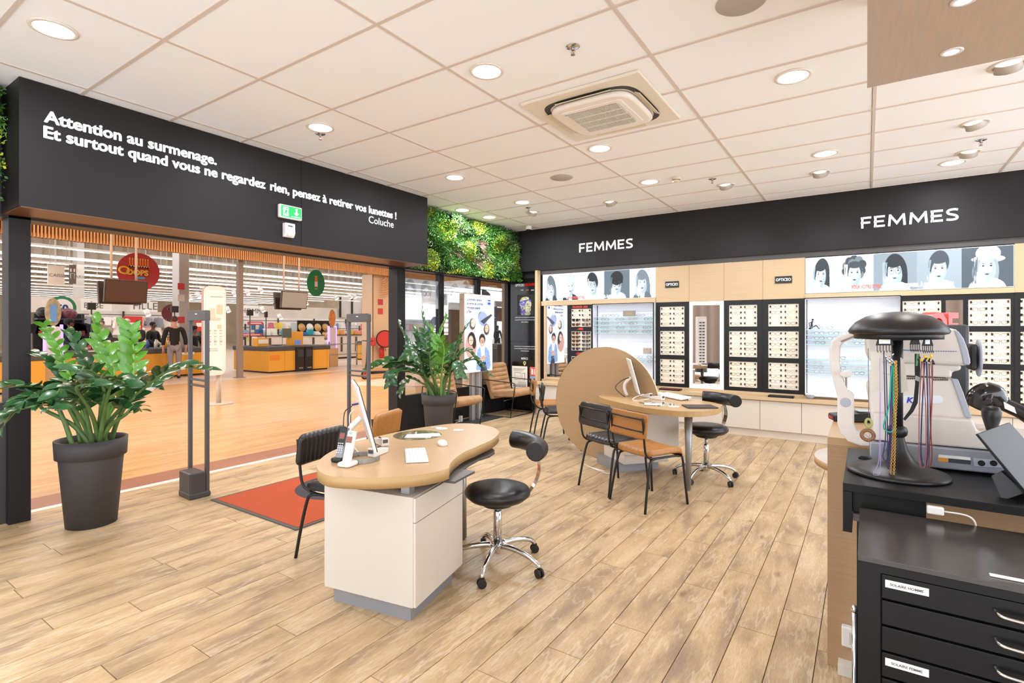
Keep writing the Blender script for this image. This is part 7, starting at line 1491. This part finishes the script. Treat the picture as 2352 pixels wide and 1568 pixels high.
# ------------------------------------------------------------ people
def skin(name, verts, edges, m, parent, sub=1, root=0):
    me = bpy.data.meshes.new(name); me.from_pydata([v[:3] for v in verts], edges, []); o = bpy.data.objects.new(name, me); COL.objects.link(o)
    o.modifiers.new('skin', 'SKIN'); sv = me.skin_vertices[0].data if me.skin_vertices else None
    if sv is None: return o
    for i, v in enumerate(verts): sv[i].radius = (v[3], v[4] if len(v) > 4 else v[3]); sv[i].use_root = (i == root)
    o.modifiers['skin'].use_smooth_shade = True
    s = o.modifiers.new('sub', 'SUBSURF'); s.levels = s.render_levels = sub
    me.materials.append(m)
    if parent is not None: o.parent = parent
    return o
def person(lb, loc, rz, h=1.72, skinc='c89a80', top='1c1c20', legs='3a3a42', hair='2a2220', hairstyle='short', arms='down', seated=False, female=False, vest=None, glasses_=False, shoes='141414', extra=None):
    """faces local +y"""
    t = thing('person', lb, 'person', loc, rz); t['label'] = lb; k = h/1.75; B = lambda *a: tuple(x*k for x in a)
    SM = mat('skin_'+skinc, skinc, .5); sw = .19 if not female else .17
    hz = .92; hip = [B(.0, 0, .95, .13, .10)]
    if seated: dz = -.2; 
    v = [B(0, 0, .95, .13, .095), B(0, -.005, 1.12, .115, .085), B(0, 0, 1.3, .14, .095), B(0, 0, 1.42, .10, .07), B(0, .005, 1.5, .052, .052), B(0, .015, 1.56, .052, .055), B(0, .02, 1.64, .072, .09), B(0, .015, 1.71, .06, .075)]
    e = [(i, i+1) for i in range(7)]
    for s in (-1, 1):
        b = len(v)
        v += [B(s*.09, 0, .9, .085), B(s*.1, .0 if not seated else .2, .68 if not seated else .85, .072), B(s*.1, .01 if not seated else .42, .48 if not seated else .8, .055), B(s*.1, 0 if not seated else .43, .28 if not seated else .55, .052), B(s*.1, -.01 if not seated else .42, .08 if not seated else .38, .036), B(s*.1, .05 if not seated else .5, .04 if not seated else .33, .038, .03), B(s*.1, .14 if not seated else .58, .025 if not seated else .31, .036, .022)]
        e += [(0, b)]+[(b+i, b+i+1) for i in range(6)]
        b = len(v); a_ = {'down': [(s*.26, -.01, 1.12), (s*.27, .05, .88), (s*.27, .07, .8)], 'forward': [(s*.25, .06, 1.15), (s*.2, .3, 1.08), (s*.18, .38, 1.07)], 'desk': [(s*.26, .03, 1.14), (s*.2, .26, 1.02), (s*.14, .35, 1.0)]}[arms]
        v += [B(s*sw, 0, 1.40, .062), B(*a_[0], .046), B(*a_[1], .034), B(*a_[2], .03, .018)]; e += [(3, b), (b, b+1), (b+1, b+2), (b+2, b+3)]
        # fingers
        d = V(a_[2])-V(a_[1]); d.normalize(); sd = V((1, 0, 0)); hb = b+3
        for f in range(5):
            off_ = (f-1.5)*.018 if f < 4 else 0; ln = [.07, .08, .076, .06, .05][f]; base = V(a_[2])+sd*off_*s*-1+d*.03 if f < 4 else V(a_[2])+sd*-s*.028
            tip = base+d*ln*.6+V((0, .01, -.004)); tip2 = tip+d*ln*.35+V((0, .012, -.012)) if f < 4 else tip+V((-s*.012, .01, 0))
            n = len(v); v += [B(*base, .0085), B(*tip, .0078), B(*tip2, .006)]; e += [(hb, n), (n, n+1), (n+1, n+2)]
    skin('body', v, e, SM, t, 1)
    TM = mat('wear_'+top, top, .8); g = .012
    tv = [B(0, 0, .84 if not seated else .9, .155, .125), B(0, 0, .93, .155, .125), B(0, -.005, 1.1, .14, .11), B(0, 0, 1.3, .16, .115), B(0, 0, 1.42, .12, .09), B(0, .003, 1.475, .066, .064)]; te = [(0, 1), (1, 2), (2, 3), (3, 4), (4, 5)]
    for s in (-1, 1):
        a_ = {'down': [(s*.26, -.01, 1.12), (s*.27, .045, .92)], 'forward': [(s*.25, .06, 1.15), (s*.205, .27, 1.087)], 'desk': [(s*.26, .03, 1.14), (s*.205, .24, 1.03)]}[arms]
        b = len(tv); tv += [B(s*sw, 0, 1.40, .078), B(*a_[0], .06), B(*a_[1], .048)]; te += [(4, b), (b, b+1), (b+1, b+2)]
    skin('top', tv, te, TM, t, 1)
    LM = mat('wear_'+legs, legs, .85); lv = [B(0, 0, .93, .145, .112)]; le = []
    for s in (-1, 1):
        b = len(lv); lv += [B(s*.09, 0, .88, .1), B(s*.1, .0 if not seated else .2, .68 if not seated else .85, .088), B(s*.1, .01 if not seated else .42, .48 if not seated else .8, .07), B(s*.1, 0 if not seated else .43, .28 if not seated else .55, .066), B(s*.1, -.01 if not seated else .42, .12 if not seated else .42, .055)]; le += [(0, b)]+[(b+i, b+i+1) for i in range(4)]
    skin('trousers', lv, le, LM, t, 1)
    for s in (-1, 1):
        zz_ = 0 if not seated else .29; yy_ = 0 if not seated else .44
        MB().ell(B(s*.1, .06+yy_, .04+zz_), B(.05, .135, .045), 12, 8).build('shoe', mat('shoe_'+shoes, shoes, .5), t)
    HM = mat('hair_'+hair, hair, .8, bump=.6, scale=90); q = MB()
    if hairstyle == 'short': q.ell(B(0, -.008, 1.685), B(.083, .098, .088), 14, 10)
    elif hairstyle == 'bun': q.ell(B(0, -.012, 1.685), B(.085, .1, .088), 14, 10).ell(B(0, -.05, 1.79), B(.06, .06, .055), 10, 8)
    elif hairstyle == 'afro': q.ell(B(0, -.02, 1.71), B(.125, .13, .12), 14, 10)
    elif hairstyle == 'puffs':
        q.ell(B(0, -.01, 1.69), B(.085, .1, .088), 14, 10)
        for j in range(14): a = j*.9; q.ell(B(.07*cos(a), -.02+.06*sin(a), 1.77+.02*sin(j*2)), B(.04, .04, .045), 8, 6)
    elif hairstyle == 'long': q.ell(B(0, -.015, 1.69), B(.09, .102, .09), 14, 10).ell(B(0, -.06, 1.56), B(.085, .05, .13), 12, 8)
    q.v = [(x, y, z) if not (y > .05*k and z < 1.70*k) else (x, .05*k, z) for x, y, z in q.v]; q.build('hair', HM, t)
    q = MB()
    for s in (-1, 1): q.ell(B(s*.03, .102, 1.645), B(.011, .007, .008), 8, 6)
    q.build('eyes', mat('eye_dark', '221c1a', .3), t)
    MB().ell(B(0, .115, 1.615), B(.013, .018, .022), 8, 6).ell(B(-.078, .01, 1.63), B(.01, .022, .03), 8, 6).ell(B(.078, .01, 1.63), B(.01, .022, .03), 8, 6).build('nose_and_ears', SM, t)
    MB().ell(B(0, .1, 1.575), B(.024, .008, .007), 8, 6).build('mouth', mat('lip', '9a4a44', .5), t)
    if glasses_:
        q = MB(); 
        for s in (-1, 1): q.tube([V(B(s*.034+.026*cos(a), .118, 1.645+.022*sin(a))) for a in [2*pi*n/12 for n in range(12)]], .003, 4, closed=True)
        q.build('spectacles', BPLAS, t)
    if vest:
        vv = [B(0, 0, .9, .165, .13), B(0, -.005, 1.1, .155, .125), B(0, 0, 1.3, .175, .13), B(0, 0, 1.40, .15, .1)]; skin('vest', vv, [(0, 1), (1, 2), (2, 3)], mat('vest_yellow', 'd8e83a', .6, emit=.1), t, 1)
        MB().lathe([(.168*k, 1.0*k), (.168*k, 1.05*k)], n=20, sy=.78, caps=False).build('reflective_band', mat('reflective', 'c8ccd0', .3), t)
    if extra: extra(t, k)
    return t
fcam = lambda p: math.atan2(-p[1], -p[0])-pi/2
def pl_at(u, x): y = Yat(u, x); return (x, y, 0)
p = pl_at(401, -16.75); person('man in a black jumper and grey sweatpants seen from behind at the checkout', p, fcam(p)+pi, 1.80, 'c89078', '1a1412', '948a88', '4a2e22')
p = pl_at(447, -19.3); person('seated cashier in a black jacket with dark curly hair, seen in the gate', (p[0], p[1], -.07), fcam(p)+R(35), 1.55, '7a4c38', '15151a', '22242a', '15100e', 'puffs', 'desk', seated=True)
t = thing('cashier_stool', 'high black stool under the seated cashier', 'stool', (p[0]-.02, p[1], 0)); MB().cyl((0, 0, 0), (0, 0, .62), .03).cyl((0, 0, .62), (0, 0, .66), .17).cyl((0, 0, 0), (0, 0, .02), .2).build('stool', BPLAS, t)
def collar(t, k): MB().prism([(-.1*k, .118*k, 1.46*k), (.1*k, .118*k, 1.46*k), (0, .135*k, 1.24*k)], (0, .008, 0)).build('white_collar', wht, t)
p = pl_at(233, -19.8); person('woman in a dark jumper with a white collar pushing a red trolley', p, fcam(p), 1.70, 'd8ac94', '2a2524', '2a2a30', '6a625c', 'bun', 'forward', female=True, extra=collar)
p = pl_at(232, -19.2); t = thing('shopping_trolley', 'red plastic shopping trolley in front of the woman with the white collar', 'trolley', p, fcam(p)); RB = mat('trolley_red', 'c02430', .4)
q = MB(); 
for z in (.55, .65, .75, .85, .95): q.tube([(x, y, z) for x, y in ((-.3, .1), (.3, .1), (.26, .75), (-.26, .75))], .012, 4, closed=True)
for k in range(9): q.tube([(-.3+.075*k, .1, .95), (-.3+.075*k, .1, .55)], .008, 4).tube([(-.26+.065*k, .75, .95), (-.26+.065*k, .75, .55)], .008, 4)
q.build('basket', RB, t); MB().tube([(-.3, .0, 1.02), (.3, .0, 1.02)], .025, 8).build('handle', RB, t); q = MB()
for s in (-1, 1): q.tube([(s*.28, .1, .95), (s*.28, .08, .1)], .014, 6).tube([(s*.25, .72, .55), (s*.26, .7, .1)], .014, 6)
q.build('trolley_frame', STEEL, t); MB().bb(-.28, .28, .12, .73, .55, .56).build('basket_floor', RB, t)
for a, b in ((-.28, .08), (.28, .08), (-.26, .7), (.26, .7)): MB().cyl((a-.015, b, .06), (a+.015, b, .06), .06, n=12).build('caster', BPLAS, t)
p = pl_at(160, -18.6); person('woman in a navy jacket with dark curly hair at the left checkout', p, fcam(p)+R(50), 1.68, '6a4434', '1c2036', '1c2036', '14100e', 'afro', 'desk', female=True)
p = pl_at(291, -20.2); person('white haired man with a blue scarf looking left behind the checkouts', p, fcam(p)-R(60), 1.76, 'd0a088', '4a5868', '2c2c34', 'ddd6cc', 'short', 'down')
p = pl_at(317, -19.35); person('person in a yellow high visibility vest bending over the checkout', p, fcam(p)-R(40), 1.70, 'b07858', '141416', '20242c', '14100e', 'short', 'forward', vest=1)
p = pl_at(351, -19.4); person('cashier with glasses in a dark top beside the produce counter', p, fcam(p)+R(50), 1.66, '6c4636', '1a1c1c', '22242a', '120e0c', 'short', 'desk', glasses_=True)
p = pl_at(1143, -18.2); person('person in a dark hooded jacket seen through the shopfront glass', p, fcam(p)+R(150), 1.62, 'b08870', '14161e', '1a1a20', '0f0d0d', 'long', 'down')
p = pl_at(1158, -17.9); person('person in black seen in profile at the right end of the shopfront glass', p, fcam(p)+R(60), 1.55, 'c09880', '121214', '1a1a20', '17120f', 'short', 'desk')
# ------------------------------------------------------------ things seen through the shopfront glass
t = thing('black_cabinet', 'dark metal drinks cabinet seen through the glass above the rear armchair', 'cabinet', (-7.5, Yat(1144, -7.5), 0)); MB().bb(-.25, .25, -.35, .35, 0, 1.08).build('cabinet_body', mat('cab_brown', '3a332f', .3), t, bevel=.02)
for k in range(4): MB().tube([(.26, .1, .3+.18*k), (.29, .15, .34+.18*k), (.26, .2, .3+.18*k)], .01, 5).build('handle', STEEL, t)
t = thing('black_totem', 'tall black information totem behind the glass, left of the poster display', 'totem', (-6.6, Yat(1046, -6.6), 0)); MB().bb(-.04, .04, -.17, .17, 0, 1.95).build('totem_body', mat('totem_black', '1a1818', .4), t, bevel=.01); MB().cyl((.04, .02, 1.55), (.044, .02, 1.55), .05, n=20).build('round_mark', GPLAS, t)
a, b = G(968, 698, x=-12), G(1026, 676, x=-12); t = thing('hanging_sign', 'white hanging sign with black card pictogram seen through the glass', 'sign', (-12, a.y, a.z)); MB().bb(0, .03, 0, (b.y-a.y)*.76, 0, b.z-a.z).build('white_board', wht, t); MB().bb(0, .03, (b.y-a.y)*.76, b.y-a.y, 0, b.z-a.z).build('black_board', BPLAS, t)
for n, s in enumerate(('RÉSERVÉE CARTE', 'PAIEMENT PASS')): text_mesh('lettering', s, .14, BPLAS, frame((.034, .1, .27-.17*n), (0, 1, 0), (0, 0, 1)), t, ext=.001)
for s in (.3, 1.2): MB().cyl((0, s, b.z-a.z), (0, s, 4.3-a.z), .006, n=4).build('wire', TW, t)
t = thing('feather_flag', 'dark purple feather flag seen through the glass, right of the poster display', 'flag', (-11, Yat(1118, -11), 0)); z0_, z1_ = G(1118, 720, x=-11).z, G(1110, 664, x=-11).z
MB().prism([(0, -.25, .9), (0, -.25, z1_), (0, -.1, z1_-.01), (0, .15, z1_-.12), (0, .3, z1_-.32), (0, .3, .9)], (.02, 0, 0)).build('flag_cloth', mat('flag_purple', '3a3350', .7), t); MB().cyl((0, -.27, 0), (0, -.27, z1_), .015, n=6).build('pole', GPLAS, t)
t = thing('green_arch_display', 'green rimmed round shelf display seen through the glass', 'display', (-14.0, Yat(1020, -14), 0)); q = MB().tube([(0, .75*cos(a), 1.25+.65*sin(a)) for a in [R(-10+200*n/20) for n in range(21)]], .05, 6); q.build('green_rim', mat('rim_green', '2ab060', .4, emit=.3), t)
MB().bb(-.3, 0, -.7, .7, 0, 1.2).build('shelf_body', BPLAS, t); MB().cyl((.02, -.6, 1.75), (.05, -.6, 1.75), .17, n=20).build('blue_badge', mat('badge_blue', '3a78c0', .4), t)
for k in range(3): MB().bb(-.02, .02, -.55, .55, 1.25+.2*k, 1.33+.2*k).build('price_strip', wht, t)
rack('rack of pale garments seen through the shopfront glass', 'garments behind the glass', -20, 938, 1000, (1.7, 1.25), .3, GC2, 'garment hanging on the rack behind the shopfront glass', 'dfe4f0', h_top=2)
t = thing('header_board', 'white header board with fruit picture seen through the glass at right', 'sign board', (-19, Yat(1135, -19), 2.0)); MB().bb(0, .1, 0, 3.4, .8, 1.15).build('white_strip', wht, t); MB().bb(0, .08, .2, 1.6, -.1, .75).build('picture', mat('fruit_pic', 'a05a34', .6, var=.5, scale=3), t); MB().bb(0, .08, 1.7, 3.4, -.1, .75).build('navy_board', mat('navy_board', '24285a', .5), t)
MB().bb(0, .08, 2.2, 2.5, -2.0, -.1).bb(0, .08, .0, .2, -2.0, .8).build('support', mat('navy_board', ''), t)
# light box reflection painted as a thin film print on the glass
t = thing('window_reflection', 'light box reflection painted as portraits on the upper shopfront glass', 'reflection', (-5.43, 5.3, 1.75)); P = Paint(110, 40, 'dfe6ee')
for k in range(5):
    x = .1+.2*k; P.ell(x, .62, .07, .36, '8a98a8'); P.ell(x, .48, .045, .26, 'e8eef4'); P.ring(x-.02, .52, .018, .07, .2, '5a6878'); P.ring(x+.02, .52, .018, .07, .2, '5a6878'); P.ell(x, .0, .09, .2, 'f4f8fc')
m = bpy.data.materials.new('reflection'); m.use_nodes = True; nt = m.node_tree; b_ = nt.nodes['Principled BSDF']; a_ = nt.nodes.new('ShaderNodeVertexColor'); a_.layer_name = 'Col'; nt.links.new(a_.outputs[0], b_.inputs['Base Color']); b_.inputs['Alpha'].default_value = .45
P.build('reflection_print', (.003, .0, .0), (0, 1, 0), (0, 0, 1), 1.65, .42, m, t)

# ------------------------------------------------------------ seen only in the mirrors: the part of the shop behind the camera
t = thing('rear_curtain', 'brown folded curtain at the back of the shop, seen in the mirrors', 'curtain', (1.5, -6.5, 0)); q = MB(); vs = []; n = 120
for i in range(n+1): vs += [(-4+8*i/n, .06*sin(i*1.1), 0), (-4+8*i/n, .06*sin(i*1.1), 3.0)]
q.add(vs, [(2*i, 2*i+2, 2*i+3, 2*i+1) for i in range(n)], True); q.build('curtain', mat('curtain_brown', '7a6454', .9), t)
for n, (x, lb) in enumerate(((.2, 'left'), (1.3, 'right'))):
    t = thing('eyewear_tower', f'white rotating eyewear tower behind the camera, {lb} one in the narrow mirror', 'display stand', (x, -2.6, 0)); MB().box((0, 0, 1.0), (.3, .3, 1.7)).build('tower_body', WHITE, t, bevel=.01); MB().cyl((0, 0, 0), (0, 0, .15), .2).build('foot', BPLAS, t); q = MB()
    for k in range(14):
        for sx in (-.05, .05): q.box((sx, .155, .35+.1*k), (.07, .02, .035))
    q.build('eyewear_row', BPLAS, t)['kind'] = 'stuff'
